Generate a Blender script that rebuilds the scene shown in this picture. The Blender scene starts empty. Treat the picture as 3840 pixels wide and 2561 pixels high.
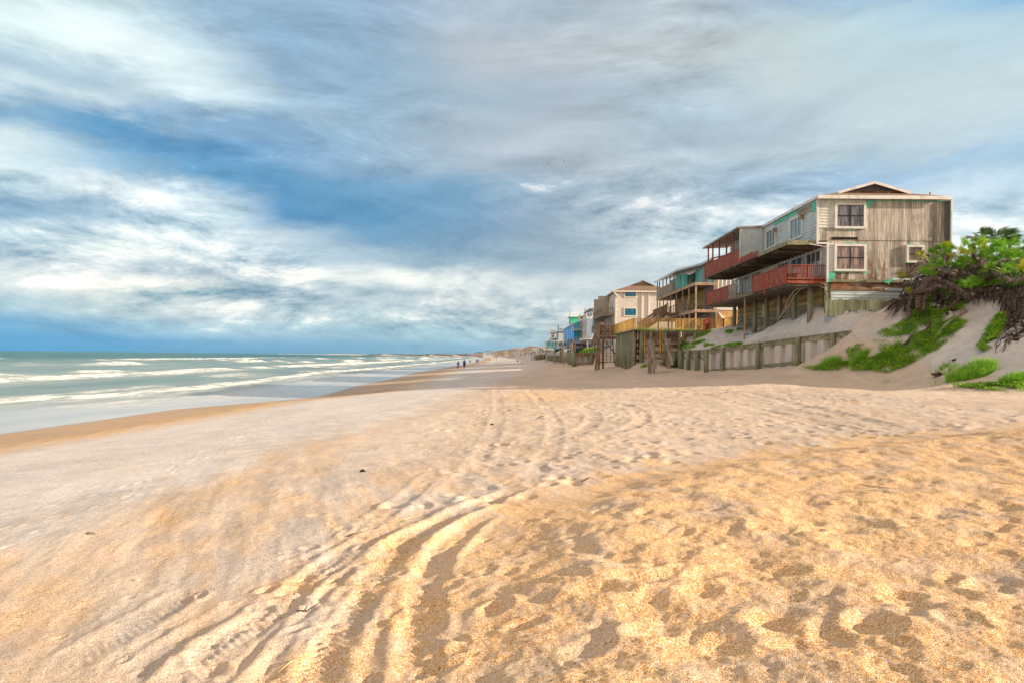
import bpy, bmesh, math, random
import numpy as np
from mathutils import Vector, Matrix
random.seed(7); RS = np.random.RandomState(11)
R = math.radians
scene = bpy.context.scene
COL = scene.collection

# ------------------------------------------------------------------ camera
CAMZ = 3.3
FPX = 2560.0
cam_d = bpy.data.cameras.new('camera'); cam_d.sensor_width = 36; cam_d.lens = 24
cam_d.shift_y = 55.0/3840; cam_d.clip_start = 0.05; cam_d.clip_end = 60000
cam = bpy.data.objects.new('camera', cam_d); COL.objects.link(cam)
CR = Matrix.Rotation(R(0.783), 3, 'Z') @ Matrix.Rotation(R(90), 3, 'X') @ Matrix.Rotation(R(0.63), 3, 'Z')
cam.matrix_world = Matrix.Translation((0, 0, CAMZ)) @ CR.to_4x4()
scene.camera = cam

# ------------------------------------------------------------------ sun, exposure
SUN_EL, SUN_AZ = 16.5, 11.0
sd = Vector((math.cos(R(SUN_EL))*math.cos(R(SUN_AZ)), -math.cos(R(SUN_EL))*math.sin(R(SUN_AZ)), math.sin(R(SUN_EL))))
sun_d = bpy.data.lights.new('sun', 'SUN'); sun_d.energy = 5.0; sun_d.angle = R(0.6); sun_d.color = (1.0, 0.82, 0.62)
sun = bpy.data.objects.new('sun', sun_d); COL.objects.link(sun)
sun.rotation_euler = sd.to_track_quat('Z', 'Y').to_euler(); sun.location = (30, -10, 20)
scene.view_settings.view_transform = 'Standard'; scene.view_settings.look = 'None'
scene.view_settings.exposure = 0.80; scene.view_settings.gamma = 1.0
SKY_GAIN = 0.65

# ------------------------------------------------------------------ node helper
def lin(c):
    return tuple((v/12.92 if v <= 0.04045 else ((v+0.055)/1.055)**2.4) for v in c)
def L8(r, g, b): return lin((r/255, g/255, b/255))
class N:
    def __init__(s, tree): s.t = tree; s.n = tree.nodes; s.l = tree.links
    def put(s, inp, v):
        if v is None: return
        if isinstance(v, bpy.types.NodeSocket): s.l.new(v, inp)
        elif isinstance(v, (tuple, list)) and len(v) == 3 and inp.type == 'RGBA': inp.default_value = (*v, 1)
        else: inp.default_value = v
    def node(s, kind, **kw):
        n = s.n.new(kind)
        for k, v in kw.items(): setattr(n, k, v)
        return n
    def m(s, op, a, b=None, c=None, clamp=False):
        n = s.node('ShaderNodeMath', operation=op, use_clamp=clamp)
        s.put(n.inputs[0], a); s.put(n.inputs[1], b)
        if c is not None: s.put(n.inputs[2], c)
        return n.outputs[0]
    def ramp(s, f, stops, interp='LINEAR'):
        n = s.node('ShaderNodeValToRGB'); cr = n.color_ramp; cr.interpolation = interp
        while len(cr.elements) > 1: cr.elements.remove(cr.elements[-1])
        for i, (p, c) in enumerate(stops):
            e = cr.elements[0] if i == 0 else cr.elements.new(p)
            e.position = p
            e.color = (*c, 1) if len(c) == 3 else c
        s.put(n.inputs[0], f); return n.outputs[0]
    def mr(s, v, a, b, c=0.0, d=1.0, smooth=True):
        n = s.node('ShaderNodeMapRange', interpolation_type='SMOOTHSTEP' if smooth else 'LINEAR')
        for i, x in enumerate((v, a, b, c, d)): s.put(n.inputs[i], x)
        return n.outputs[0]
    def mix(s, f, a, b, mode='MIX'):
        n = s.node('ShaderNodeMix', data_type='RGBA', blend_type=mode)
        s.put(n.inputs[0], f); s.put(n.inputs[6], a); s.put(n.inputs[7], b); return n.outputs[2]
    def noise(s, vec, scale, detail=4, rough=0.55, dist=0.0):
        n = s.node('ShaderNodeTexNoise'); s.put(n.inputs['Vector'], vec)
        n.inputs['Scale'].default_value = scale; n.inputs['Detail'].default_value = detail
        n.inputs['Roughness'].default_value = rough; n.inputs['Distortion'].default_value = dist
        return n.outputs['Fac'], n.outputs['Color']
    def voro(s, vec, scale, feature='F1'):
        n = s.node('ShaderNodeTexVoronoi', feature=feature); s.put(n.inputs['Vector'], vec); n.inputs['Scale'].default_value = scale
        return n.outputs['Distance'], n.outputs['Color']
    def sep(s, v):
        n = s.node('ShaderNodeSeparateXYZ'); s.put(n.inputs[0], v); return n.outputs
    def comb(s, x, y, z):
        n = s.node('ShaderNodeCombineXYZ')
        for i, v in enumerate((x, y, z)): s.put(n.inputs[i], v)
        return n.outputs[0]
    def mapping(s, vec, scale=(1, 1, 1), rot=(0, 0, 0), loc=(0, 0, 0)):
        n = s.node('ShaderNodeMapping'); s.put(n.inputs[0], vec)
        n.inputs['Location'].default_value = loc; n.inputs['Rotation'].default_value = rot; n.inputs['Scale'].default_value = scale
        return n.outputs[0]
    def bump(s, h, strength, dist, normal=None):
        n = s.node('ShaderNodeBump'); n.inputs['Strength'].default_value = strength; n.inputs['Distance'].default_value = dist
        s.put(n.inputs['Height'], h)
        if normal is not None: s.put(n.inputs['Normal'], normal)
        return n.outputs[0]

# ------------------------------------------------------------------ sky
world = bpy.data.worlds.new('World'); scene.world = world; world.use_nodes = True
wt = world.node_tree; wt.nodes.clear(); w = N(wt)
def sky_at(px, py):
    u = (px-1955)/FPX; v = (1336+0.011*(px-1955)-py)/FPX
    az = math.atan(u); return az, v*math.cos(az)
COLS = [0, 350, 700, 1050, 1400, 1750, 2100, 2500, 2900, 3300, 3840]
ROWS = {
 0:   [(152,188,204),(168,192,206),(152,178,198),(148,174,198),(152,174,198),(180,188,200),(172,182,194),(184,190,198),(160,178,198),(112,156,196),(58,138,198)],
 150: [(196,214,220),(200,214,220),(158,182,202),(146,174,200),(154,178,200),(184,188,198),(190,192,198),(194,198,202),(192,202,206),(182,200,210),(128,174,210)],
 300: [(236,246,246),(246,250,248),(226,236,240),(148,174,200),(150,176,198),(170,184,198),(174,182,196),(174,185,196),(192,200,204),(186,200,208),(182,200,212)],
 400: [(176,196,212),(182,200,214),(232,240,242),(170,192,210),(150,176,198),(176,186,198),(182,188,198),(170,184,196),(178,190,202),(192,202,208),(196,206,212)],
 480: [(206,218,226),(206,218,226),(140,172,202),(136,168,198),(154,178,200),(178,186,198),(182,188,198),(172,184,196),(178,190,202),(190,200,207),(194,205,212)],
 560: [(140,176,204),(100,152,192),(96,150,194),(126,162,196),(146,172,196),(170,182,196),(178,184,196),(178,188,199),(180,192,202),(186,197,206),(186,200,212)],
 650: [(222,230,232),(160,190,214),(104,154,192),(96,150,190),(112,156,190),(126,162,192),(166,180,194),(178,189,200),(164,184,206),(154,180,206),(168,192,214)],
 750: [(200,216,226),(228,232,234),(216,226,232),(96,150,192),(100,150,186),(122,156,186),(158,172,188),(192,199,206),(200,210,218),(208,216,223),(192,207,222)],
 850: [(140,172,198),(162,186,206),(206,218,226),(196,208,218),(112,154,188),(132,160,184),(156,170,184),(204,212,218),(200,212,221),(200,212,221),(214,221,227)],
 940: [(190,206,218),(248,248,242),(232,234,234),(190,204,216),(174,192,206),(150,172,190),(166,180,192),(206,212,218),(222,226,230),(222,227,232),(224,229,232)],
 1020:[(196,206,214),(204,210,216),(172,186,200),(200,206,212),(252,248,240),(240,236,232),(200,206,210),(206,210,213),(216,219,222),(220,224,228),(225,229,232)],
 1090:[(232,232,230),(248,242,234),(240,236,230),(172,188,200),(186,197,206),(208,211,214),(196,204,210),(204,208,212),(214,218,221),(220,224,228),(222,226,230)],
 1170:[(164,192,208),(186,202,210),(206,212,215),(196,207,213),(178,197,207),(204,211,214),(206,211,212),(204,208,212),(212,216,220),(215,220,224),(215,220,224)],
 1240:[(116,172,210),(136,180,208),(164,194,210),(168,194,210),(154,187,206),(168,194,208),(184,200,206),(190,202,208),(200,208,214),(205,214,220),(205,214,220)],
 1288:[(94,162,208),(104,164,206),(118,168,204),(124,170,202),(132,174,202),(140,176,200),(164,188,200),(180,196,204),(190,202,210),(195,208,216),(195,208,216)],
 1333:[(88,158,204),(100,162,200),(108,162,196),(114,162,192),(122,166,192),(134,172,194),(150,180,194),(164,186,198),(180,196,206),(190,204,214),(190,204,214)],
}
tc = w.node('ShaderNodeTexCoord').outputs['Generated']
dx, dy, dz = w.sep(tc)
hyp = w.m('SQRT', w.m('ADD', w.m('MULTIPLY', dx, dx), w.m('MULTIPLY', dy, dy)))
az0 = w.m('ARCTAN2', dx, dy)
tt0 = w.m('DIVIDE', dz, w.m('MAXIMUM', hyp, 0.02))
# streaks of the high layer: a plane above, looked at in perspective
zz = w.m('MAXIMUM', w.m('ADD', dz, 0.06), 0.03)
pl = w.comb(w.m('DIVIDE', dx, zz), w.m('DIVIDE', dy, zz), 0.0)
plr = w.mapping(pl, scale=(1.0, 0.42, 1), rot=(0, 0, R(-62)))
flat = w.comb(az0, w.m('MULTIPLY', tt0, 2.6), 0.0)                 # near-horizon puffs
tilt = w.mapping(w.comb(az0, tt0, 0.0), scale=(1.5, 5.0, 1), rot=(0, 0, R(13)))
n1, n1c = w.noise(tilt, 2.6, 11, 0.67, 0.5)
n2, n2c = w.noise(flat, 6.0, 11, 0.66, 0.35)
n3, n3c = w.noise(plr, 1.3, 7, 0.58, 0.5)
c1 = w.sep(n1c); c2 = w.sep(n2c)
az = w.m('ADD', az0, w.m('ADD', w.m('MULTIPLY', w.m('SUBTRACT', c1[0], 0.5), 0.13), w.m('MULTIPLY', w.m('SUBTRACT', c2[0], 0.5), 0.16)))
lowf = w.mr(tt0, 0.0, 0.22, 0.25, 1.0)
tw = w.m('ADD', w.m('MULTIPLY', w.m('SUBTRACT', c1[1], 0.5), 0.05), w.m('MULTIPLY', w.m('SUBTRACT', c2[1], 0.5), 0.07))
tt = w.m('ADD', tt0, w.m('MULTIPLY', w.m('ADD', tw, 0.024), lowf))
fac = w.m('ADD', w.m('MULTIPLY', az, 0.5), 0.5, clamp=True)
prev = None; pt = None
for py in sorted(ROWS, reverse=True):
    stops = []
    for px, c in zip(COLS, ROWS[py]):
        a, t = sky_at(px, py); stops.append((min(1, max(0, a*0.5+0.5)), L8(c[0]*0.965, c[1], c[2])))
    rc = w.ramp(fac, stops, 'LINEAR')
    t = sky_at(1900, py)[1]
    if prev is None: prev = rc
    else: prev = w.mix(w.mr(tt, pt, t), prev, rc)
    pt = t
# relief: each noise minus a shifted copy of itself reads as lit edges and shaded bases
n2b, _ = w.noise(w.mapping(flat, loc=(-0.012, 0.040, 0)), 6.0, 11, 0.66, 0.35)
n1b, _ = w.noise(w.mapping(tilt, loc=(-0.03, 0.10, 0)), 2.6, 11, 0.67, 0.5)
n5, _ = w.noise(w.mapping(w.comb(az, tt, 0.0), scale=(2.0, 13.0, 1), rot=(0, 0, R(4)), loc=(0.7, 0.2, 0)), 1.7, 11, 0.72, 0.4)
hor = w.mr(tt0, 0.006, 0.045, 0.15, 1.0); lowm = w.m('MULTIPLY', w.mr(tt0, 0.36, 0.14), hor); him = w.mr(tt0, 0.14, 0.34)
n7, _ = w.noise(w.mapping(w.comb(az0, tt0, 0.0), scale=(1.6, 4.0, 1), loc=(3.3, 1.2, 0)), 1.3, 3, 0.5)
var_ = w.mr(n7, 0.40, 0.60, 0.35, 1.35)
def amp(x, k, m_): return w.m('MULTIPLY', w.m('MULTIPLY', x, w.m('MULTIPLY', var_, k)), m_)
c0 = lambda x: w.m('SUBTRACT', x, 0.5)
gain = w.m('ADD', 1.0, amp(w.m('SUBTRACT', n2, n2b), 2.3, lowm))
gain = w.m('ADD', gain, amp(c0(n5), 1.15, lowm))
gain = w.m('ADD', gain, amp(w.m('SUBTRACT', n1, n1b), 0.65, him))
gain = w.m('ADD', gain, amp(c0(n1), 0.50, him))
gain = w.m('ADD', gain, amp(c0(n3), 0.20, him))
warm = w.m('MULTIPLY', w.m('SUBTRACT', gain, 1.0), lowm)
colr = w.mix(1.0, prev, w.comb(w.m('ADD', gain, w.m('MULTIPLY', warm, 0.35)), gain, w.m('SUBTRACT', gain, w.m('MULTIPLY', warm, 0.25))), 'MULTIPLY')
colr = w.mix(1.0, colr, w.ramp(w.mr(az0, 0.0, 0.5), [(0, (1, 1, 1)), (1, (1.10, 1.09, 1.07))]), 'MULTIPLY')
colr = w.mix(w.mr(gain, 1.14, 1.40, 0.0, 0.60), colr, L8(250, 247, 240))
sky = w.node('ShaderNodeTexSky'); sky.sky_type = 'NISHITA'; sky.sun_disc = False
sky.sun_elevation = R(SUN_EL); sky.sun_rotation = R(90+SUN_AZ); sky.altitude = 5
skyc = w.mix(1.0, sky.outputs[0], (0.10, 0.10, 0.10), 'MULTIPLY')
colr = w.mix(0.06, colr, skyc)
# unseen sky behind and above the viewer, brightened and warmed as added shadow fill
lit = w.m('MAXIMUM', w.mr(dy, 0.35, -0.35), w.mr(dz, 0.48, 0.80))
colr = w.mix(lit, colr, w.mix(n3, (0.56, 0.465, 0.40), (0.88, 0.72, 0.60)))
bg = w.node('ShaderNodeBackground'); w.put(bg.inputs[0], colr); bg.inputs[1].default_value = SKY_GAIN
out = w.node('ShaderNodeOutputWorld'); wt.links.new(bg.outputs[0], out.inputs[0])

# ------------------------------------------------------------------ pixel rays to real points (for laying things out)
def ray(px, py):
    return (CR @ Vector(((px-1920)/FPX, (1335.5-py)/FPX, -1.0)))
def PY(px, py, Y):
    d = ray(px, py); k = Y/d.y; return Vector((d.x*k, Y, CAMZ+d.z*k))
def PXp(px, py, X):
    d = ray(px, py); k = X/d.x; return Vector((X, d.y*k, CAMZ+d.z*k))

# ------------------------------------------------------------------ mesh builder
class MB:
    def __init__(s): s.v = []; s.f = []
    def add(s, vs, fs):
        o = len(s.v); s.v.extend([tuple(p) for p in vs]); s.f.extend([tuple(i+o for i in f) for f in fs])
        return s
    def box(s, x0, x1, y0, y1, z0, z1):
        if x0 > x1: x0, x1 = x1, x0
        if y0 > y1: y0, y1 = y1, y0
        if z0 > z1: z0, z1 = z1, z0
        return s.add([(x0,y0,z0),(x1,y0,z0),(x1,y1,z0),(x0,y1,z0),(x0,y0,z1),(x1,y0,z1),(x1,y1,z1),(x0,y1,z1)],
                     [(0,3,2,1),(4,5,6,7),(0,1,5,4),(1,2,6,5),(2,3,7,6),(3,0,4,7)])
    def beam(s, a, b, wd, h, up=(0, 0, 1)):
        a = Vector(a); b = Vector(b); d = (b-a).normalized(); u = Vector(up)
        r = d.cross(u)
        if r.length < 1e-4: r = d.cross(Vector((0, 1, 0)))
        r.normalize(); u = r.cross(d); r *= wd/2; u *= h/2
        vs = [a-r-u, a+r-u, a+r+u, a-r+u, b-r-u, b+r-u, b+r+u, b-r+u]
        return s.add(vs, [(0,1,2,3),(7,6,5,4),(4,5,1,0),(5,6,2,1),(6,7,3,2),(7,4,0,3)])
    def tube(s, pts, rad, n=8, cap=True):
        pts = [Vector(p) for p in pts]; k = len(pts)
        if not isinstance(rad, (list, tuple)): rad = [rad]*k
        o = len(s.v); prevr = None
        for i, p in enumerate(pts):
            d = (pts[min(i+1, k-1)]-pts[max(i-1, 0)])
            if d.length < 1e-6: d = Vector((0, 0, 1))
            d.normalize()
            if prevr is None:
                r = d.cross(Vector((0, 0, 1)))
                if r.length < 0.1: r = d.cross(Vector((0, 1, 0)))
            else: r = prevr - d*prevr.dot(d)
            r.normalize(); prevr = r; u = d.cross(r)
            for j in range(n):
                a = 2*math.pi*j/n; s.v.append(tuple(p + (r*math.cos(a)+u*math.sin(a))*rad[i]))
        for i in range(k-1):
            for j in range(n):
                a = o+i*n+j; b = o+i*n+(j+1) % n; s.f.append((a, b, b+n, a+n))
        if cap:
            s.f.append(tuple(o+j for j in range(n-1, -1, -1))); s.f.append(tuple(o+(k-1)*n+j for j in range(n)))
        return s
    def prism(s, poly, ext):
        n = len(poly); e = Vector(ext); vs = [Vector(p) for p in poly]; vs += [p+e for p in vs]
        fs = [tuple(range(n-1, -1, -1)), tuple(range(n, 2*n))] + [(i, (i+1) % n, n+(i+1) % n, n+i) for i in range(n)]
        return s.add(vs, fs)
    def lathe(s, c, prof, n=16):
        o = len(s.v)
        for z, r in prof:
            for j in range(n):
                a = 2*math.pi*j/n; s.v.append((c[0]+r*math.cos(a), c[1]+r*math.sin(a), c[2]+z))
        for i in range(len(prof)-1):
            for j in range(n):
                a = o+i*n+j; b = o+i*n+(j+1) % n; s.f.append((a, b, b+n, a+n))
        s.f.append(tuple(o+j for j in range(n-1, -1, -1))); s.f.append(tuple(o+(len(prof)-1)*n+j for j in range(n)))
        return s
    def build(s, name, mat, parent=None, smooth=False):
        org = Vector((0, 0, 0)); p = parent
        while p is not None: org += p.location; p = p.parent
        if parent is None and s.v:
            a = np.array(s.v); org = Vector(((a[:, 0].min()+a[:, 0].max())/2, (a[:, 1].min()+a[:, 1].max())/2, a[:, 2].min()))
        me = bpy.data.meshes.new(name)
        me.from_pydata([(v[0]-org[0], v[1]-org[1], v[2]-org[2]) for v in s.v], [], s.f)
        if mat: me.materials.append(mat)
        if smooth: me.polygons.foreach_set('use_smooth', [True]*len(me.polygons))
        me.update()
        o = bpy.data.objects.new(name, me); COL.objects.link(o)
        if parent is None: o.location = org
        else: o.parent = parent
        return o
def tag(o, label=None, cat=None, group=None, kind=None):
    if label: o['label'] = label
    if cat: o['category'] = cat
    if group: o['group'] = group
    if kind: o['kind'] = kind
    return o
def empty(name, loc, label, cat, group=None):
    o = bpy.data.objects.new(name, None); COL.objects.link(o); o.location = loc; o.empty_display_size = 0.3
    return tag(o, label, cat, group)
def box_part(name, mat, parent, *b): return MB().box(*b).build(name, mat, parent)

# ------------------------------------------------------------------ materials
def newmat(name):
    m = bpy.data.materials.new(name); m.use_nodes = True; t = m.node_tree; t.nodes.clear(); n = N(t)
    b = n.node('ShaderNodeBsdfPrincipled'); o = n.node('ShaderNodeOutputMaterial'); t.links.new(b.outputs[0], o.inputs[0])
    return m, n, b
def pos(n): return n.node('ShaderNodeNewGeometry').outputs['Position']
def obc(n): return n.node('ShaderNodeTexCoord').outputs['Object']
def paint(name, c, rough=0.6, var=0.12, scale=3.0, stretch=(1, 1, 1), dirt=None, dirt_amt=0.3, bump=0.0, c2=None, dscale=1.2, spec=0.3):
    """plain coat with uneven tone and optional dirt"""
    m, n, b = newmat(name); v = n.mapping(pos(n), scale=stretch)
    f, _ = n.noise(v, scale, 5, 0.6)
    a = tuple(max(0, x*(1-var)) for x in c); d = tuple(min(1, x*(1+var)) for x in (c2 or c))
    col = n.mix(n.mr(f, 0.3, 0.7), a, d)
    if dirt:
        g, _ = n.noise(n.mapping(pos(n), scale=(1.3*stretch[0], 1.3*stretch[1], 0.8*stretch[2])), dscale, 6, 0.65)
        col = n.mix(n.m('MULTIPLY', n.mr(g, 0.48, 0.66), dirt_amt), col, dirt)
    n.put(b.inputs['Base Color'], col); b.inputs['Roughness'].default_value = rough; b.inputs['Specular IOR Level'].default_value = spec
    if bump:
        h, _ = n.noise(v, scale*6, 4, 0.6); n.put(b.inputs['Normal'], n.bump(h, 0.6, bump))
    return m
def wood(name, c, c2, grain=(14, 14, 1.2), rough=0.8, groove=None, stain=None, stain_amt=0.6, stain_shade_z=None, scale=1.0, bump=0.006):
    """weathered wood: streaks along one axis, optional vertical board grooves"""
    m, n, b = newmat(name); p = pos(n)
    f, _ = n.noise(n.mapping(p, scale=grain), scale, 6, 0.65)
    g, _ = n.noise(p, 0.9, 4, 0.6)
    col = n.mix(n.mr(f, 0.34, 0.68), c, c2)
    col = n.mix(n.m('MULTIPLY', n.mr(g, 0.45, 0.68), 0.45), col, tuple(x*0.55 for x in c))
    h = f
    if groove:
        ax, step = groove; q = n.sep(p)[ax]
        fr = n.m('FRACT', n.m('DIVIDE', q, step)); idn = n.m('FLOOR', n.m('DIVIDE', q, step))
        wn = n.node('ShaderNodeTexWhiteNoise', noise_dimensions='1D'); n.put(wn.inputs['W'], idn)
        k = n.m('ADD', 0.66, n.m('MULTIPLY', wn.outputs[0], 0.62))
        col = n.mix(1.0, col, n.comb(k, k, k), 'MULTIPLY')
        gr = n.m('MINIMUM', n.mr(fr, 0.0, 0.09), n.mr(fr, 1.0, 0.93))
        col = n.mix(n.mr(gr, 0.0, 0.6, 0.55, 0.0), col, tuple(x*0.3 for x in c))
        h = n.m('ADD', n.m('MULTIPLY', f, 0.3), gr)
    if stain:
        s_, _ = n.noise(n.mapping(p, scale=(1.1, 1.1, 0.5)), 1.5, 5, 0.6)
        sm = n.mr(s_, 0.46, 0.62)
        if stain_shade_z: sm = n.m('MULTIPLY', sm, n.mr(n.sep(p)[2], stain_shade_z[1], stain_shade_z[0]))
        col = n.mix(n.m('MULTIPLY', sm, stain_amt), col, stain)
    n.put(b.inputs['Base Color'], col); b.inputs['Roughness'].default_value = rough; b.inputs['Specular IOR Level'].default_value = 0.2
    n.put(b.inputs['Normal'], n.bump(h, 0.7, bump))
    return m
def glass(name, c, rough=0.08, var=None):
    m, n, b = newmat(name)
    if var:
        f, _ = n.noise(n.mapping(pos(n), scale=(5, 5, 0.7)), 1.6, 3, 0.5); n.put(b.inputs['Base Color'], n.mix(n.mr(f, 0.4, 0.6), c, var))
    else: b.inputs['Base Color'].default_value = (*c, 1)
    b.inputs['Roughness'].default_value = rough; b.inputs['Specular IOR Level'].default_value = 0.8
    return m
M = {}
M['siding'] = paint('vinyl_siding', (0.68, 0.70, 0.66), 0.5, 0.08, 2, dirt=(0.30, 0.27, 0.2), dirt_amt=0.4)
M['siding_blue'] = paint('blue_grey_siding', (0.56, 0.66, 0.68), 0.5, 0.08, 2, dirt=(0.25, 0.27, 0.25), dirt_amt=0.3)
M['trim'] = paint('white_trim', (0.74, 0.75, 0.74), 0.5, 0.06, 3, dirt=(0.45, 0.38, 0.26), dirt_amt=0.5)
M['ply'] = wood('weathered_plywood', (0.30, 0.275, 0.24), (0.64, 0.60, 0.54), groove=(0, 0.27), grain=(9, 9, 0.7), stain=(0.14, 0.055, 0.022), stain_amt=0.9, stain_shade_z=(9.1, 10.3))  # lower brown blotches: rot stain plus the dune's shadow painted in
M['ply_side'] = wood('weathered_board', (0.26, 0.22, 0.17), (0.44, 0.38, 0.30), groove=(2, 0.30), grain=(1, 1.2, 9))
M['rot'] = wood('rotten_board', (0.20, 0.09, 0.045), (0.52, 0.44, 0.34), grain=(1.2, 1, 7), stain=(0.25, 0.07, 0.02))
M['mint'] = paint('mint_housewrap', (0.10, 0.52, 0.36), 0.5, 0.15, 3)
M['red'] = paint('red_deck_stain', (0.30, 0.060, 0.030), 0.65, 0.18, 2, stretch=(1, 1, 1), dirt=(0.42, 0.30, 0.25), dirt_amt=0.35, dscale=5)
M['greywood'] = wood('grey_wood', (0.26, 0.215, 0.175), (0.46, 0.40, 0.34), grain=(3, 3, 3))
M['deckwood'] = wood('deck_wood', (0.09, 0.07, 0.055), (0.22, 0.18, 0.14), grain=(1, 6, 6), groove=(1, 0.14))
M['pile'] = wood('treated_piling', (0.17, 0.185, 0.12), (0.36, 0.36, 0.24), grain=(8, 8, 0.5), bump=0.02)
M['cap'] = wood('treated_beam', (0.20, 0.19, 0.12), (0.38, 0.36, 0.25), grain=(3, 3, 6))
M['sheet'] = paint('vinyl_sheet_pile', (0.60, 0.56, 0.52), 0.6, 0.12, 1.5, stretch=(3, 3, 0.5), dirt=(0.2, 0.17, 0.13), dirt_amt=0.4)
M['yellow'] = wood('new_yellow_wood', (0.66, 0.38, 0.10), (0.90, 0.62, 0.22), grain=(6, 6, 1))
M['brown'] = wood('brown_wood', (0.20, 0.13, 0.09), (0.40, 0.28, 0.20), grain=(3, 3, 3))
M['shingle'] = paint('brown_shingles', (0.25, 0.165, 0.115), 0.9, 0.25, 14, dirt=(0.12, 0.09, 0.07), dirt_amt=0.5, bump=0.02)
M['shingle_dk'] = paint('dark_shingles', (0.05, 0.055, 0.06), 0.9, 0.3, 10, bump=0.02)
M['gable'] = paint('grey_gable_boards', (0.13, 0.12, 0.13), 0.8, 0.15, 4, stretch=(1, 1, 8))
M['glass'] = glass('window_glass', (0.07, 0.08, 0.11), 0.05, (0.20, 0.20, 0.21))
M['glass_warm'] = glass('painted_reflection_glass', (0.17, 0.12, 0.12), 0.10, (0.36, 0.28, 0.25))  # pinkish reflection of the lower panes painted into the glass colour
M['glass_blue'] = glass('blue_window_glass', (0.02, 0.12, 0.24), 0.08, (0.03, 0.22, 0.34))
M['glass_teal'] = glass('door_glass', (0.06, 0.16, 0.22), 0.08, (0.12, 0.26, 0.30))
M['black'] = paint('dark_metal', (0.012, 0.012, 0.016), 0.4, 0.1)
M['void'] = paint('dark_void_paint', (0.02, 0.015, 0.012), 0.9, 0.4, 8)  # near-black coat puts the dark inside openings into the colour
M['cream'] = paint('cream_siding', (0.68, 0.63, 0.57), 0.55, 0.05, 2, dirt=(0.5, 0.42, 0.3), dirt_amt=0.2)
M['creamtrim'] = paint('cream_trim', (0.78, 0.72, 0.60), 0.5, 0.05)
M['turq'] = paint('turquoise_board', (0.20, 0.64, 0.64), 0.6, 0.10, 3, dirt=(0.3, 0.42, 0.42), dirt_amt=0.3)
M['tarp'] = paint('white_tarp', (0.74, 0.74, 0.72), 0.4, 0.10, 4, dirt=(0.45, 0.5, 0.54), dirt_amt=0.35, bump=0.05, dscale=3)
M['orangeply'] = wood('fresh_plywood', (0.52, 0.30, 0.13), (0.68, 0.44, 0.22), grain=(4, 4, 0.6))
M['greyboard'] = wood('grey_boards', (0.22, 0.20, 0.20), (0.42, 0.40, 0.39), grain=(9, 9, 0.5), groove=(1, 0.4))
M['yelboard'] = wood('yellow_boards', (0.36, 0.25, 0.10), (0.58, 0.44, 0.20), groove=(2, 0.22), grain=(1, 1, 8))
M['beamwood'] = wood('beam_wood', (0.36, 0.24, 0.15), (0.56, 0.42, 0.30), grain=(3, 3, 3))
M['greenboard'] = wood('greenish_fence_boards', (0.34, 0.42, 0.26), (0.64, 0.66, 0.44), groove=(0, 0.145), grain=(9, 9, 0.8))
M['white'] = paint('white_paint', (0.78, 0.78, 0.76), 0.5, 0.05)
M['cable'] = paint('pale_cable', (0.52, 0.46, 0.36), 0.6, 0.1)
M['olive'] = paint('olive_stucco', (0.40, 0.37, 0.17), 0.7, 0.08)
M['far_white'] = paint('far_pale_wall', (0.38, 0.37, 0.36), 0.7, 0.1, 1)  # far white walls muted to grey, a haze tint put into the colour
M['far_roof'] = paint('far_grey_roof', (0.20, 0.19, 0.19), 0.8, 0.1, 1)
M['blue'] = paint('bright_blue_paint', (0.02, 0.36, 0.88), 0.55, 0.12, 2)
M['ltblue'] = paint('light_blue_paint', (0.06, 0.50, 0.80), 0.55, 0.1, 2)
M['green'] = paint('bright_green_paint', (0.06, 0.52, 0.30), 0.55, 0.1, 2)
M['teal'] = paint('teal_paint', (0.02, 0.24, 0.32), 0.55, 0.1, 2)
M['powder'] = paint('powder_blue_paint', (0.36, 0.45, 0.56), 0.55, 0.08, 2)
M['tan'] = paint('tan_stucco', (0.34, 0.26, 0.18), 0.7, 0.1, 1)
M['pale'] = paint('pale_stucco', (0.44, 0.40, 0.35), 0.7, 0.1, 1)
M['brickred'] = paint('reddish_roof', (0.36, 0.17, 0.10), 0.8, 0.15, 6)
M['galv'] = paint('aged_white_metal', (0.5, 0.55, 0.6), 0.4, 0.1)
M['barrel'] = paint('blue_plastic', (0.01, 0.06, 0.34), 0.35, 0.1)
# ------------------------------------------------------------------ terrain
_perm = np.random.RandomState(5).permutation(4096)
_ang = np.random.RandomState(6).rand(4096)*2*np.pi
def perlin(x, y, seed=0):
    x = np.asarray(x, float)+seed*37.13; y = np.asarray(y, float)+seed*11.7
    xi = np.floor(x).astype(np.int64); yi = np.floor(y).astype(np.int64); xf = x-xi; yf = y-yi
    def g(ix, iy, dx_, dy_):
        a = _ang[_perm[(ix + _perm[iy & 4095]) & 4095]]
        return np.cos(a)*dx_+np.sin(a)*dy_
    u = xf*xf*xf*(xf*(xf*6-15)+10); v = yf*yf*yf*(yf*(yf*6-15)+10)
    a = g(xi, yi, xf, yf)*(1-u)+g(xi+1, yi, xf-1, yf)*u
    b = g(xi, yi+1, xf, yf-1)*(1-u)+g(xi+1, yi+1, xf-1, yf-1)*u
    return (a*(1-v)+b*v)*1.5
def fbm(x, y, oct=4, seed=0):
    r = 0; a = 0.5
    for i in range(oct): r = r+a*perlin(x*2**i, y*2**i, seed+i); a *= 0.5
    return r
def sst(x, a, b):
    t = np.clip((x-a)/(b-a), 0, 1); return t*t*(3-2*t)

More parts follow.
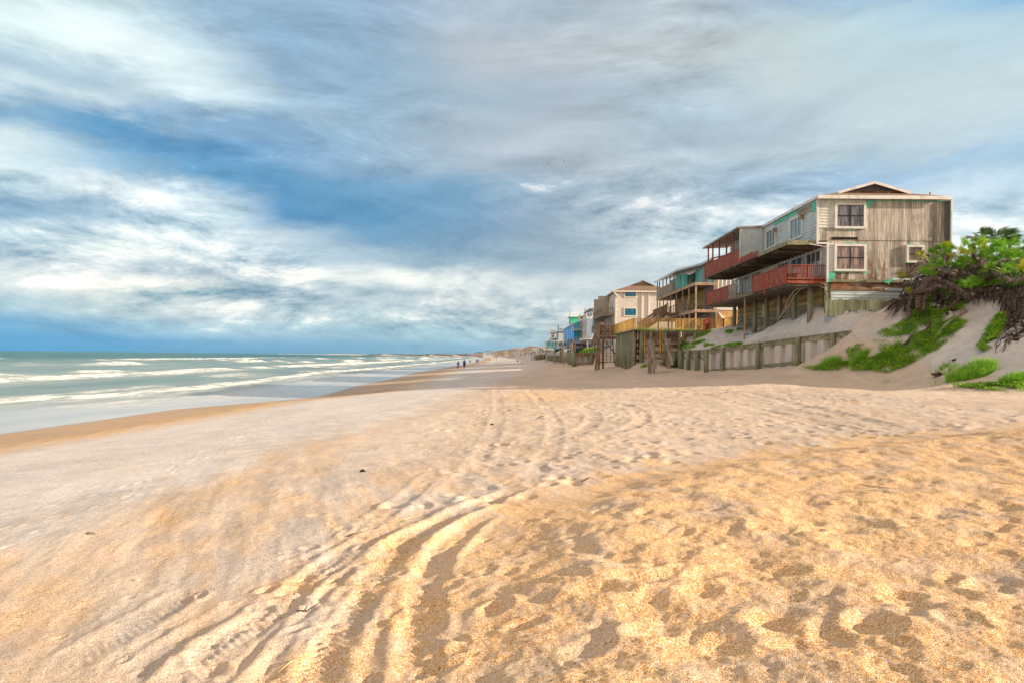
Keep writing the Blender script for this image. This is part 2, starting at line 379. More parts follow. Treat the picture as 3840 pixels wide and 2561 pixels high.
CY = np.array([-500, 250, 500, 1000, 1500, 2600, 9000.]); CX = np.array([0, 0, -8, -30, -78, -380, -3500.])
def curve(y): return np.interp(y, CY, CX)
WY = np.array([-60, 10, 28, 39, 52, 70, 98, 130, 200, 9000.]); WX = np.array([-23, -22, -20.6, -20.3, -15.8, -17.5, -18.2, -20.5, -21, -21.])
def shore_x(y): return np.interp(y, WY, WX)+curve(y)
def base(x, y):
    s = x-curve(y); wl = np.interp(y, WY, WX)
    s = s - (wl+20)*np.clip((2-s)/15, 0, 1)
    return np.interp(s, [-900, -400, -60, -28, -20, -15, -11, -4, 2, 8, 14, 20, 30, 60, 400, 4000],
                     [-9, -8, -2.2, -0.30, -0.0, 0.40, .72, 1.15, 1.40, 1.70, 2.15, 2.4, 2.6, 2.7, 3.0, 3.2])
def pp(px, py, D):
    v = PY(px, py, D); return (v.x, v.y, v.z)
# retaining wall line (front face), far to near:
WA = PY(2645, 1390, 53.8); WB = PY(2999, 1345, 44.0); WC = PY(3221, 1240, 39.0)
WALL = [(14.5, 54.0), (17.9, 44.0), (19.4, 39.0), (20.3, 35.5)]
def wall_x(y): return np.interp(y, [35.5, 39, 44, 54, 65, 65.01, 78, 78.01, 400], [20.6, 19.4, 17.9, 14.5, 14.5, 10.9, 10.9, 12.9, 12.9])
front = [pp(2850,1376,48.5), pp(2999,1364,44), pp(3060,1335,42.4), pp(3130,1292,41), pp(3221,1243,39.6), pp(2645,1390,53.8), pp(2551,1386,62), pp(2400,1362,65), (12.5, 60, 2.35)]
near = [pp(3000,1372,42.5), pp(3200,1388,38), pp(3400,1402,35), pp(3550,1410,32), pp(3700,1432,29), pp(3840,1467,27), (24, 23, 2.3), (30, 20, 2.4), (26, 16, 2.3), (45, 18, 2.8), (60, 25, 4),
        pp(3100,1312,40.5), pp(3200,1240,40), pp(3285,1195,40), pp(3340,1165,41.5),
        pp(3200,1340,38), pp(3300,1310,37.5), pp(3350,1240,38.2), pp(3385,1190,38.8), pp(3400,1120,39.3), pp(3420,1060,39.8), pp(3460,1030,40.5),
        pp(3500,1330,35), pp(3540,1240,36), pp(3560,1180,37), pp(3570,1120,37.7), pp(3570,1060,38.6), pp(3580,1010,39.6), pp(3600,990,41),
        pp(3620,1370,31.5), pp(3660,1300,33), pp(3700,1220,34.8), pp(3720,1150,36), pp(3720,1100,36.6), pp(3720,1060,37.5),
        pp(3760,1380,30), pp(3800,1300,31.4), pp(3840,1200,33), pp(3840,1120,34), pp(3850,1060,34.8), pp(3870,1020,35.8),
        pp(4000,1380,28), pp(4050,1250,30.5), pp(4100,1130,32.5), (34, 36, 9.2), (38, 40, 9.6), (50, 42, 9), (60, 36, 7.5), (45, 30, 6.5), (34, 30, 6.8), (40, 25, 3.8),
        pp(3700,980,40), pp(3840,965,40), pp(3600,985,42), pp(3840,930,44), (28.5, 43, 8.8), (26, 43.2, 8.0), (34, 48, 7.8), (50, 50, 7.5), (23.6, 42.0, 6.6)]
back = [(14.8, 54, 3.85), (14.8, 60, 3.95), (14.9, 64.5, 4.2), (18.3, 44.3, 4.75), (16.5, 50, 4.45), (19.6, 40.4, 5.1),
        (18.9, 44.8, 6.15), (18.9, 50, 6.1), (18.9, 60.6, 6.2), (17.6, 65, 5.9), (16.2, 62, 5.0), (20, 66, 6.3), (24, 50, 6.2), (32, 55, 6.3), (24, 60, 6.2), (24, 70, 6.2), (19.9, 42.9, 6.1), (22, 43, 6.35),
        (50, 60, 6.5), (18, 70, 5.8), (12, 66, 5.75), (12, 77, 5.75), (30, 80, 6.2), (50, 80, 6.2)]
def rbf(pts):
    P = np.array(pts); n = len(P)
    d = np.sqrt(((P[:, None, :2]-P[None, :, :2])**2).sum(-1)+0.3)
    A = np.zeros((n+3, n+3)); A[:n, :n] = d+np.eye(n)*0.02; A[:n, n] = 1; A[:n, n+1:n+3] = P[:, :2]; A[n, :n] = 1; A[n+1:n+3, :n] = P[:, :2].T
    c = np.linalg.solve(A, np.concatenate([P[:, 2], [0, 0, 0]]))
    def f(x, y):
        r = c[n]+c[n+1]*x+c[n+2]*y
        for i in range(n): r = r+c[i]*np.sqrt((x-P[i, 0])**2+(y-P[i, 1])**2+0.3)
        return r
    return f
bs = [(x, y, float(base(np.array(x), np.array(y)))) for x in (6, 10, 13) for y in (16, 24, 30, 36, 42, 50, 58, 66)] + [(x, 15, float(base(np.array(x), np.array(15.)))) for x in (18, 25, 40, 60)]
bs = [b for b in bs if not (b[0] == 13 and b[1] > 55)]
f_front = rbf(front+near+bs); f_back = rbf(near+back+[b for b in bs if b[1] < 37])
MOUND = [PY(*q) for q in []]
mc = [(-1.15, 3.0), (-1.05, 3.7), (-1.0, 4.6), (-1.0, 5.6), (-0.75, 7.2), (0.45, 9.0), (1.7, 10.4), (3.2, 11.9), (5.5, 13.2), (8.0, 14.0), (12, 14.8), (18, 15.5), (30, 16)]
mc = [(-1.3, -2), (-1.2, 1)]+mc
def poly_dist(x, y, pts):
    """signed distance (positive on the right-hand side of the line) and run length"""
    best = np.full(np.shape(x), 1e9); sg = np.zeros(np.shape(x)); run = np.zeros(np.shape(x)); acc = 0
    for (ax, ay), (bx, by) in zip(pts[:-1], pts[1:]):
        ex, ey = bx-ax, by-ay; L = math.hypot(ex, ey)
        t = np.clip(((x-ax)*ex+(y-ay)*ey)/L**2, 0, 1); qx = x-(ax+t*ex); qy = y-(ay+t*ey); d = np.hypot(qx, qy)
        k = d < best; best = np.where(k, d, best); sg = np.where(k, np.sign(qx*ey-qy*ex), sg); run = np.where(k, acc+t*L, run); acc += L
    return best*sg, run
def mound(x, y):
    d, r = poly_dist(x, y, mc)
    d = d + 0.22*fbm(x*0.9, y*0.9, 3, 3)
    wd = np.interp(y, [3, 6, 10, 14], [1.9, 1.7, 1.4, 1.6])
    return sst(d, -0.1, 1.0*wd+0.15), d
def coarse_z(x, y):
    x = np.asarray(x, float); y = np.asarray(y, float)
    z = base(x, y)
    sel = (x > 5) & (y > 14) & (y < 110)
    if sel.any():
        xs, ys = x[sel], y[sel]
        a = f_front(xs, ys); b = f_back(xs, ys)
        wx = wall_x(ys); k = sst(xs-wx, 0.12, 0.40)*sst(ys, 33, 37)
        q = a*(1-k)+b*k
        wgt = sst(xs, 7.5, 11)*sst(ys, 15.5, 20)*(1-sst(ys, 70, 86))
        z[sel] = z[sel]*(1-wgt)+q*wgt
    # terraces behind the farther sea walls
    s = x-curve(y)
    far = sst(y, 65.02, 65.5)
    kx = np.where(y < 78.0, 10.9, 12.6)
    hi = np.where(y < 78.0, 5.75, np.interp(s, [12.6, 15, 18, 40, 200], [4.0, 5.4, 6.2, 6.4, 6.0]))
    hi = hi+np.where(y > 78, 0.5*perlin(x*0.08, y*0.05, 9)+0.9*sst(s, 13, 15)*perlin(y*0.03, s*0.02, 4), 0)
    k = sst(s-kx, 0.05, 0.5)*far
    return z*(1-k)+hi*k
def G(px, py, tmax=300):
    """the ground point seen at a photo pixel"""
    d = ray(px, py); t = np.geomspace(1.2, tmax, 900)
    x = d.x*t; y = d.y*t; z = CAMZ+d.z*t; gz_ = coarse_z(x, y)
    i = np.argmax(z < gz_)
    if z[i] >= gz_[i]: return None
    if i > 0:
        a = z[i-1]-gz_[i-1]; b = z[i]-gz_[i]; f = a/(a-b+1e-9); tt_ = t[i-1]*(1-f)+t[i]*f
    else: tt_ = t[i]
    return Vector((d.x*tt_, d.y*tt_, CAMZ+d.z*tt_))
def gz(x, y): return float(FINE(x, y))

# ---- the sheet of sand
Ys = [-60, -40, -25, -15, -9, -5, -3, -1.5, -0.5, 0.4, 1.1, 1.7, 2.2]
while Ys[-1] < 1000: Ys.append(Ys[-1]+0.0030*Ys[-1]**1.15)
Ys += [1100, 1300, 1600, 2000, 2500, 3200, 4500, 7000, 12000]
Ys = np.array(Ys)
S = np.arange(-0.80, 0.8001, 0.0021); ex = [0.81]
while ex[-1] < 25: ex.append(ex[-1]*1.12+0.002)
S = np.concatenate([-np.array(ex)[::-1], S, np.array(ex)])
Wd = np.maximum(Ys, 0)+1.5
GX = Wd[:, None]*S[None, :]; GY = np.repeat(Ys[:, None], len(S), 1)
Z = coarse_z(GX.ravel(), GY.ravel()).reshape(GX.shape)
mnd, md = mound(GX, GY)
nearm = (GY < 40)
# mound of coarse sand
mh = 0.15*sst(6.0-md, -8, 4)+0.05
Z += mnd*mh*(1-sst(GX, 9, 20))
cr = GX-curve(GY); wl_ = np.interp(GY, WY, WX)
dry = sst(cr-wl_, 9, 17)                      # 0 on the wet flat, 1 on the dry beach
seaward = 1-sst(cr-wl_, 2, 6)
dune_m = sst(GX-np.interp(GY, [18, 27, 36, 42.5, 54, 65, 66, 80], [24, 19.5, 20.0, 17.7, 14.6, 14.6, 11, 13]), -0.3, 1.2)*(GY > 15)
flatb = dry*(1-dune_m)
# broad and fine unevenness
Z += flatb*(0.10*fbm(GX*0.22, GY*0.22, 3, 1)+0.030*fbm(GX*1.1, GY*1.1, 3, 2))
Z += dune_m*(0.13*fbm(GX*0.8, GY*3.0, 4, 14)+0.22*fbm(GX*0.5, GY*0.5, 3, 8)+0.13*fbm(GX*1.7, GY*0.8, 4, 12))
strk = fbm(GX*1.6+GY*0.55, GY*0.35-GX*0.15, 4, 21)     # wind-swept streaks on the hard sand
leftm = (1-mnd)*sst(14-GY, -4, 4)*sst(GX, -9, -4)
Z += leftm*0.045*strk
Z += (mnd+0.35*leftm)*sst(11-GY, 0, 4)*0.008*(fbm(GX*8, GY*8, 3, 35)+0.6*perlin(GX*19, GY*19, 36))
Z += mnd*nearm*(0.055*fbm(GX*2.3, GY*2.3, 3, 31)+0.07*fbm(GX*1.0, GY*1.0, 2, 33))
trampled = flatb*(1-mnd)*sst(GY, 9, 13)*sst(GX+0.05*GY, -3.5, 0.0)
Z += trampled*0.035*fbm(GX*2.2, GY*1.3, 3, 44)*sst(90-GY, 0, 40)
Z += (1-dry)*0.02*fbm(GX*0.25, GY*0.08, 3, 55)

def window(x0, x1, y0, y1):
    r0, r1 = np.searchsorted(Ys, [y0, y1]); r1 = max(r1, r0+1)
    wmin, wmax = Wd[r0], Wd[min(r1, len(Ys)-1)]
    lo = min(x0/wmin, x0/wmax); hi = max(x1/wmin, x1/wmax)
    c0, c1 = np.searchsorted(S, [lo, hi]); return slice(r0, r1+1), slice(max(0, c0-1), c1+1)
DISTURB = np.zeros(Z.shape)
def dent(x, y, a, b, th, d, rim=0.35, pw=3.0):
    m = 2.2*max(a, b); sl = window(x-m, x+m, y-m, y+m)
    X = GX[sl]-x; Y = GY[sl]-y; c, s_ = math.cos(th), math.sin(th)
    r = np.sqrt(((X*c+Y*s_)/a)**2+((-X*s_+Y*c)/b)**2)
    Z[sl] += -d*np.exp(-(r/0.85)**pw)+rim*d*np.exp(-((r-1.45)/0.40)**2)
# big soft footprints in the loose mound
fp = [(1970,2390,.16),(2190,2130,.16),(2320,2180,.17),(2390,2260,.20),(2620,2310,.18),(2760,2140,.13),(2560,2080,.14),(2450,2210,.12),(2640,2240,.16),(2260,2300,.2),(2010,2300,.18),(1860,2320,.16),
      (2130,2070,.12),(2420,1990,.12),(2680,1985,.12),(2480,1870,.10),(3040,2070,.14),(2960,2230,.15),(3100,2330,.13),(3380,2330,.15),(3320,2190,.13),(3560,2250,.15),(3640,2120,.12),(3700,2290,.17),
      (1930,2110,.12),(1820,2030,.10),(2050,1990,.10),(2250,1960,.12),(2840,2070,.12),(2900,1900,.11),(3150,1950,.11),(3420,2050,.12),(3640,1930,.11),(2600,1850,.1),(2750,1800,.1),(3330,1860,.1),
      (2900,2420,.2),(3280,2460,.2),(2440,2450,.2),(3000,2520,.16),(3600,2460,.18),(2720,2500,.17),(3460,2400,.14),(2200,2500,.18),(2140,2240,.15),(3760,2030,.12),(3060,1850,.1),(3500,1790,.1)]
fp = [(a, b, c*0.9) for a, b, c in fp]
for px, py, a in fp:
    g = G(px, py)
    if g: dent(g.x, g.y, a*RS.uniform(.85, 1.1), a*RS.uniform(.55, .75), RS.uniform(-0.5, 1.2), a*RS.uniform(.17, .23), 0.38, 2.0)
for i in range(520):
    y = RS.uniform(3.5, 15); x = RS.uniform(-1, 0.8*y)
    dd = poly_dist(np.array([x]), np.array([y]), mc)[0][0]
    if dd < 0.2: continue
    a = RS.uniform(.07, .17); dent(x, y, a, a*RS.uniform(.5, .8), RS.uniform(0, 3.14), a*RS.uniform(.03, .11), 0.35, 2.0)
# walkers' prints over the trampled upper beach
for i in range(2600):
    y = 9+RS.rand()**1.5*60; x = RS.uniform(-3.2-0.03*y, 13.0)
    if poly_dist(np.array([x]), np.array([y]), mc)[0][0] > -0.4 and y < 15: continue
    if RS.rand() > sst(x+0.03*y, -3.5, 1.5): continue
    tm = float(sst(fbm(np.array(x*.28), np.array(y*.16), 3, 64), -.25, .25)); a = RS.uniform(.12, .22); dent(x, y, a*0.6, a, RS.normal(0.2, .5), a*RS.uniform(.06, .19)*(.4+.6*tm), 0.45)
for i in range(70):                        # a few crisp prints on the hard sand
    t = i/70; y = 4+t*26; x = -4.6-0.16*y+(0.13 if i % 2 else -0.13)+RS.normal(0, .2)
    dent(x, y, .06, .13, RS.normal(0.1, .2), 0.012, 0.4)
# wheel tracks: (world path, half width, depth, tread)
def track(path, hw, depth, tread, fade=(0, 1e9)):
    depth = depth*0.62
    px_ = [p[0] for p in path]; py_ = [p[1] for p in path]
    sl = window(min(px_)-1, max(px_)+1, min(py_)-1, max(py_)+1)
    X, Y = GX[sl], GY[sl]; d, r = poly_dist(X, Y, path); L = r.max(); d = d+hw*0.30*fbm(X*4, Y*4, 3, 66)
    en = sst(r, 0, 0.5)*sst(L-r, 0, 0.5)
    nz = 1+0.5*perlin(r*0.8, d*0+1.5, 61)
    prof = -depth*np.exp(-(d/hw)**4)+depth*0.75*np.exp(-((np.abs(d)-1.55*hw)/(0.42*hw))**2)*nz
    if tread:
        q = np.sin((r+np.abs(d)*0.8)*2*np.pi/tread)
        prof = prof+0.30*depth*q*np.exp(-(d/(hw*0.95))**6)
    Z[sl] += prof*en
def spl(pix, k=8):
    P = [G(*p) for p in pix]; P = [(p.x, p.y) for p in P]
    o = []
    for i in range(len(P)-1):
        p0 = P[max(i-1, 0)]; p1 = P[i]; p2 = P[i+1]; p3 = P[min(i+2, len(P)-1)]
        for j in range(k):
            t = j/k
            o.append(tuple(0.5*((2*p1[a])+(-p0[a]+p2[a])*t+(2*p0[a]-5*p1[a]+4*p2[a]-p3[a])*t*t+(-p0[a]+3*p1[a]-3*p2[a]+p3[a])*t**3) for a in (0, 1)))
    o.append(P[-1]); return o
track(spl([(1130,2600),(1240,2400),(1380,2200),(1500,2060),(1680,1950),(1840,1880),(1950,1830)]), 0.15, 0.045, 0.085)
track(spl([(1560,2640),(1570,2420),(1590,2240),(1640,2110),(1720,2010),(1830,1930)]), 0.13, 0.040, 0)
track(spl([(1950,1830),(2030,1740),(2080,1640),(2070,1560),(2010,1490),(1960,1440)]), 0.17, 0.016, 0.26)
track(spl([(1500,1980),(1640,1880),(1760,1760),(1840,1640),(1870,1540),(1860,1460)]), 0.17, 0.016, 0.26)
track(spl([(1180,2120),(1350,2000),(1500,1880),(1640,1760)]), 0.13, 0.014, 0.085)
track(spl([(700,2640),(900,2460),(1090,2300),(1240,2180),(1420,2060)]), 0.11, 0.026, 0)
track(spl([(380,2600),(600,2460),(800,2330),(980,2230)]), 0.11, 0.022, 0)
track(spl([(560,2640),(800,2440),(1020,2280),(1180,2160),(1330,2060),(1480,1980)]), 0.13, 0.030, 0.085)
track(spl([(900,2640),(1060,2440),(1200,2280),(1320,2150)]), 0.10, 0.035, 0)
track(spl([(150,2560),(420,2400),(640,2260),(820,2170)]), 0.13, 0.022, 0.085)
track(spl([(2290,1630),(2370,1600),(2410,1560),(2360,1525),(2280,1505)]), 0.20, 0.022, 0.26)
track(spl([(2100,1655),(2170,1620),(2220,1580),(2225,1550),(2190,1525)]), 0.20, 0.020, 0.26)
for a, b, c_ in ((2780, 2950, 0.1), (3000, 3150, .1)):
    track(spl([(a-400, 1450), (a-150, 1480), (a, 1520), (b+200, 1600)]), c_*2, 0.02, 0.3)
for i in range(150):
    y = 3.2+RS.rand()*5.5; x = -1.1-0.12*(y-4)+RS.normal(0, .75); a = RS.uniform(.05, .11); dent(x, y, a, a*RS.uniform(.5, .8), RS.uniform(0, 3.1), a*RS.uniform(.12, .28), .45, 2.2)
# small scarp between mound and hard sand on the near left
print('sheet', Z.shape)
from math import floor
def FINE(x, y):
    r = int(np.searchsorted(Ys, y)); r = min(max(r, 1), len(Ys)-1); f = (y-Ys[r-1])/(Ys[r]-Ys[r-1])
    def row(k):
        return np.interp(x/Wd[k], S, Z[k])
    return row(r-1)*(1-f)+row(r)*f

def grid_mesh(name, GX, GY, GZ, mat, attr=None, keep=None):
    nr, nc = GX.shape
    co = np.stack([GX, GY, GZ], -1).reshape(-1, 3).astype(np.float32)
    idx = np.arange(nr*nc).reshape(nr, nc)
    q = np.stack([idx[:-1, :-1], idx[:-1, 1:], idx[1:, 1:], idx[1:, :-1]], -1).reshape(-1, 4)
    if keep is not None: q = q[keep[:-1, :-1].ravel()]
    me = bpy.data.meshes.new(name); me.vertices.add(len(co)); me.vertices.foreach_set('co', co.ravel())
    me.loops.add(len(q)*4); me.loops.foreach_set('vertex_index', q.ravel().astype(np.int32))
    me.polygons.add(len(q)); me.polygons.foreach_set('loop_start', np.arange(0, len(q)*4, 4, dtype=np.int32))
    me.polygons.foreach_set('loop_total', np.full(len(q), 4, dtype=np.int32)); me.polygons.foreach_set('use_smooth', np.ones(len(q), bool))
    me.update(calc_edges=True)
    if attr is not None:
        a = me.color_attributes.new('zone', 'FLOAT_COLOR', 'POINT'); a.data.foreach_set('color', attr.reshape(-1, 4).astype(np.float32).ravel())
    me.materials.append(mat); o = bpy.data.objects.new(name, me); COL.objects.link(o); return o

# what the sand is made of where: R coarse orange shell sand, G wetness, B root hollow's shade painted over dark peaty soil, A pale dune sand
orange = sst(md+(0.9+0.10*GY)*fbm(GX*1.3, GY*0.9, 4, 73), -1.9, 0.3)*(GY < 60)
bl = fbm(GX*0.55+GY*0.2, GY*0.30, 4, 71); bl2 = fbm(GX*1.6+GY*0.55, GY*0.35, 4, 72)
orange = np.maximum(orange, leftm*sst(bl2+0.25*bl+0.25*fbm(GX*6+GY*2, GY*1.5, 3, 75), -0.12, 0.25)*0.55)
orange = np.maximum(orange, leftm*sst(5.2-GY, 0, 1.6)*0.55*sst(bl+0.3, 0, .3)); orange = np.maximum(orange, trampled*(0.28+0.35*bl2))
orange = np.maximum(orange, flatb*(1-mnd)*sst(bl+0.3*bl2, 0.0, 0.35)*0.30)
berm = np.exp(-(np.abs(cr-wl_-3.9-1.0*bl)/3.6)**3)*(1-0.5*sst(GY, 44, 60))
orange = np.maximum(orange, berm*(1.25+0.5*bl))
crestl = np.exp(-((GX+4.3+0.10*(GY-6)-0.9*fbm(GY*0.25, GY*0, 3, 76)-0.08*np.maximum(GY-9, 0))/np.interp(GY, [4, 14], [0.7, 1.0]))**2)*(1-sst(GY, 15, 24))
orange = np.maximum(orange, crestl*(0.50+0.9*bl2))
g1 = np.exp(-((GX-1.2)/3.0)**2)*np.exp(-((GY-34)/7)**2); orange = np.maximum(orange, g1*0.8)
ap_d, _ = poly_dist(GX, GY, [PY(3000,1368,42.5).to_tuple()[:2], PY(3120,1300,40.6).to_tuple()[:2], PY(3285,1195,40.2).to_tuple()[:2], PY(3345,1165,41.5).to_tuple()[:2]])
orange = np.maximum(orange, 0.42*np.exp(-(ap_d/1.2)**4)*dune_m)
orange = np.maximum(orange, 0.35*sst(GY, 60, 75)*sst(cr, 0, 6)*(1-dune_m))
wet = 1-sst(cr-wl_, 0.1, 1.0+0.6*bl)
wet = np.maximum(wet, 0.58*(1-sst(cr-wl_+1.8*bl2, 4.6, 7.6)))

soil_shade = np.zeros(Z.shape)
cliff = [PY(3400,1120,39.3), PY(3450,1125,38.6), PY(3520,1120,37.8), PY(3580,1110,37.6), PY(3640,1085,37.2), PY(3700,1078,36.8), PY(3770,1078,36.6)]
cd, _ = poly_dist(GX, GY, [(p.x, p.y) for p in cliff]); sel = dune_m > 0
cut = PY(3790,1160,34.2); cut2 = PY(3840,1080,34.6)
soil_shade = np.where((Z > 6.2) & (GY < 44) & (GX > 20), 1.0, 0)*sst(Z+0.7*fbm(GX*1.3, GY*1.3, 3, 91)-np.interp(GX/np.maximum(GY, 1), [.56, .60, .64, .68, .75], [0, 0, .35, .5, .3]), 6.15, 6.6)
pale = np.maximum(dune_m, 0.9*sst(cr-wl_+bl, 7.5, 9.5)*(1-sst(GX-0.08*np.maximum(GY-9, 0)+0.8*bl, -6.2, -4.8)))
qx = 1955+2560*GX/np.maximum(GY, 1); qy = 1336+.011*(qx-1955)-2560*(Z-CAMZ)/np.maximum(GY, 1)   # soil bank outline, root hollow's shade painted near-black on the dune face
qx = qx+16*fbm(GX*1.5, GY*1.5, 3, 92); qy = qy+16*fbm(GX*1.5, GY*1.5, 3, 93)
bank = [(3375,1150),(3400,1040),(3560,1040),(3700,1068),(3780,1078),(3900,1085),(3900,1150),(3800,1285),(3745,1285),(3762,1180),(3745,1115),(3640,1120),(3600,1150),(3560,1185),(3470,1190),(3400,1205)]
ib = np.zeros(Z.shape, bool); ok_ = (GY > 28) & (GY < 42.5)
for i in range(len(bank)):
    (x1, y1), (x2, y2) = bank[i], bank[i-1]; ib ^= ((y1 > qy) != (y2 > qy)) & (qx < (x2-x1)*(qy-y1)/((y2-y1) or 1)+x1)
soil_shade = np.maximum(soil_shade, np.where(ib & ok_, 1.0, 0.0))
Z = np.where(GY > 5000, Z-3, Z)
soil_shade = soil_shade*(1-sst(GX/np.maximum(GY, 1), .76, .82))
attr = np.stack([np.clip(orange, 0, 1), np.clip(wet, 0, 1), np.clip(soil_shade, 0, 1), np.clip(pale, 0, 1)], -1)

m, n, b = newmat('beach_sand'); p = pos(n)
va = n.node('ShaderNodeVertexColor', layer_name='zone'); zr, zg, zb = n.sep(va.outputs[0]); za = va.outputs[1]
cd_ = n.node('ShaderNodeCameraData').outputs['View Z Depth'] if False else None
gd, gc = n.voro(p, 150); gcs = n.sep(gc)
gd2, gc2 = n.voro(p, 62); g2 = n.sep(gc2)
big, _ = n.noise(p, 1.6, 5, 0.6); mid, _ = n.noise(p, 9, 4, 0.6); vbig, _ = n.noise(n.mapping(p, scale=(1, .4, 1)), 0.35, 4, 0.6)
grain_o = n.ramp(gcs[0], [(0, (0.44, 0.18, 0.055)), (0.3, (0.63, 0.36, 0.14)), (0.62, (0.77, 0.52, 0.26)), (0.85, (0.86, 0.69, 0.46)), (1.0, (0.95, 0.88, 0.76))])
grain_p = n.ramp(gcs[1], [(0, (0.44, 0.36, 0.30)), (0.4, (0.60, 0.515, 0.44)), (0.8, (0.69, 0.61, 0.54)), (1.0, (0.82, 0.76, 0.70))])
shell = n.m('MULTIPLY', n.m('GREATER_THAN', g2[0], 0.935), n.mr(mid, 0.35, 0.6))
om = n.m('MULTIPLY', zr, n.mr(n.m('ADD', n.m('MULTIPLY', mid, 0.35), big), 0.50, 0.78, 0.55, 1.15), clamp=True)
col = n.mix(om, grain_p, grain_o)
col = n.mix(n.m('MULTIPLY', n.m('MULTIPLY', za, n.m('SUBTRACT', 1.0, zr)), 0.75), col, n.mix(mid, (0.54, 0.535, 0.525), (0.76, 0.755, 0.745)))
tone = n.mr(n.m('ADD', n.m('MULTIPLY', big, 0.5), n.m('MULTIPLY', vbig, 0.5)), 0.35, 0.65, 0.86, 1.10)
col = n.mix(1.0, col, n.comb(tone, tone, tone), 'MULTIPLY')
col = n.mix(n.m('MULTIPLY', shell, n.mr(zr, 0, 1, 0.25, 0.7)), col, n.ramp(g2[1], [(0, (0.8, 0.76, 0.68)), (0.7, (0.88, 0.78, 0.62)), (1, (0.55, 0.24, 0.08))]))
dk = n.m('MULTIPLY', n.m('GREATER_THAN', g2[2], 0.982), 0.55)
col = n.mix(dk, col, (0.16, 0.10, 0.06))
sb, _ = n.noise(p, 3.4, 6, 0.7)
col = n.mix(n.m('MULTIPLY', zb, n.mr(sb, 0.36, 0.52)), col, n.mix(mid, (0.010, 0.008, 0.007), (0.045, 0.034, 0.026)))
col = n.mix(n.m('MULTIPLY', zg, 0.62), col, (0.17, 0.105, 0.06))
n.put(b.inputs['Base Color'], col)
n.put(b.inputs['Roughness'], n.mr(zg, 0.3, 1.0, 0.92, 0.28)); n.put(b.inputs['Specular IOR Level'], n.mr(zg, 0.2, 1.0, 0.15, 0.6))
h = n.m('ADD', n.m('MULTIPLY', n.m('SUBTRACT', 1.0, gd), 0.5), n.m('MULTIPLY', n.m('SUBTRACT', 1.0, gd2), 0.4))
h = n.m('ADD', h, n.m('MULTIPLY', mid, 3.0)); h = n.m('MULTIPLY', h, n.mr(zg, 0, 0.8, 1.0, 0.08))
n.put(b.inputs['Normal'], n.bump(h, 0.9, 0.010)); M['sand'] = m
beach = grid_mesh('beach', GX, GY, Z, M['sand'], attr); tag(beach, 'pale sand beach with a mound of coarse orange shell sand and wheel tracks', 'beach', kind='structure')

# ------------------------------------------------------------------ sea
sy = [-60, -30, -10, 0, 8, 14]
while sy[-1] < 1500: sy.append(sy[-1]+0.0075*sy[-1]**1.05)
sy += list(np.geomspace(1600, 40000, 40)); sy = np.array(sy)
sx = [0, .8, 1.6]
while sx[-1] < 160: sx.append(sx[-1]+0.35+0.004*sx[-1])
while sx[-1] < 900: sx.append(sx[-1]*1.012+.3)
sx += list(np.geomspace(950, 60000, 40)); sx = np.array(sx)
ev = 14.0
SX = shore_x(np.minimum(sy, 9000))[:, None]+2.5-sx[None, :]; SY = np.repeat(sy[:, None], len(sx), 1)
dsh = np.repeat(sx[None, :], len(sy), 0)-2.5
SZ = np.full(SX.shape, 0.0)+0.02*(dsh > 0)
foam = np.zeros(SX.shape)
def crest(s0, amp, wdt, thr, seed, foamw, cover, far=1500, wob=2.2):
    """a breaking swell parallel to the shore: steep shoreward face, foam over and in front of it"""
    global SZ, foam
    s_ = s0+wob*fbm(SY*0.02, SY*0+seed, 3, seed)*2+1.2*perlin(SY*0.10, SY*0+seed, seed+5)
    al = perlin(SY*0.022*60/(20+s0), SY*0+3.3+seed, seed+1)+0.5*perlin(SY*0.06, SY*0+seed, seed+2)
    on = sst(al, thr, thr+0.35)
    d = dsh-s_
    SZ += amp*(0.30+0.70*on)*np.where(d < 0, np.exp(-(d/(wdt*0.5))**2), np.exp(-(d/(wdt*1.3))**2))
    ft = fbm(SY*0.35, dsh*1.2, 4, seed+7)
    band = on*(np.exp(-((d+foamw*0.35)/foamw)**2)*cover)
    foam = np.maximum(foam, np.clip(band*(1.0+0.9*ft), 0, 1))
    foam = np.maximum(foam, np.clip(0.45*on*sst(-d, -1, 1.0)*sst(d, -9, -2)*(0.8+1.3*ft), 0, 1))
crest(14.5, 0.20, 1.5, -1.3, 1, 1.2, 1.2)
crest(8.0, 0.06, 0.9, 0.05, 2, 0.5, 0.75)
crest(24, 0.22, 3.0, 0.15, 3, 1.2, 0.75)
crest(18.5, 0.10, 2.0, 0.1, 13, 0.8, 0.6)
crest(31, 0.15, 2.5, 0.2, 18, 1.2, 0.7)
crest(38, 0.42, 3.0, -0.55, 4, 2.3, 1.2)
crest(48, 0.35, 3.0, 0.05, 14, 1.8, 1.0)
crest(60, 0.55, 3.5, -0.15, 5, 2.6, 1.1)
crest(70, 0.30, 3.5, 0.05, 15, 2.0, 1.0)
crest(80, 0.85, 4.0, -0.05, 6, 3.4, 1.2)
crest(92, 0.35, 4.0, 0.30, 16, 2.6, 0.8)
crest(108, 0.8, 4.5, 0.05, 7, 3.6, 1.1)
crest(122, 0.4, 4.5, 0.25, 17, 3.0, 1.0)
crest(140, 0.65, 5, 0.15, 8, 3.4, 0.95)
crest(160, 0.5, 5, 0.45, 19, 3.0, 0.8)
crest(185, 0.6, 6, 0.5, 9, 3.0, 0.8)
for i, s0 in enumerate((240, 320, 430, 600)): crest(s0, 0.45, 8, 0.62, 20+i, 3.0, 0.7)
SZ += sst(dsh, 12, 60)*(0.14*fbm(dsh*0.12, SY*0.035, 4, 81)*2)*(1-sst(SY, 900, 1500))
milky = (1-sst(dsh, 40, 260))*(0.85+0.6*fbm(SY*0.03, dsh*0.12, 4, 85)); film = 1-sst(dsh, 5, 13)
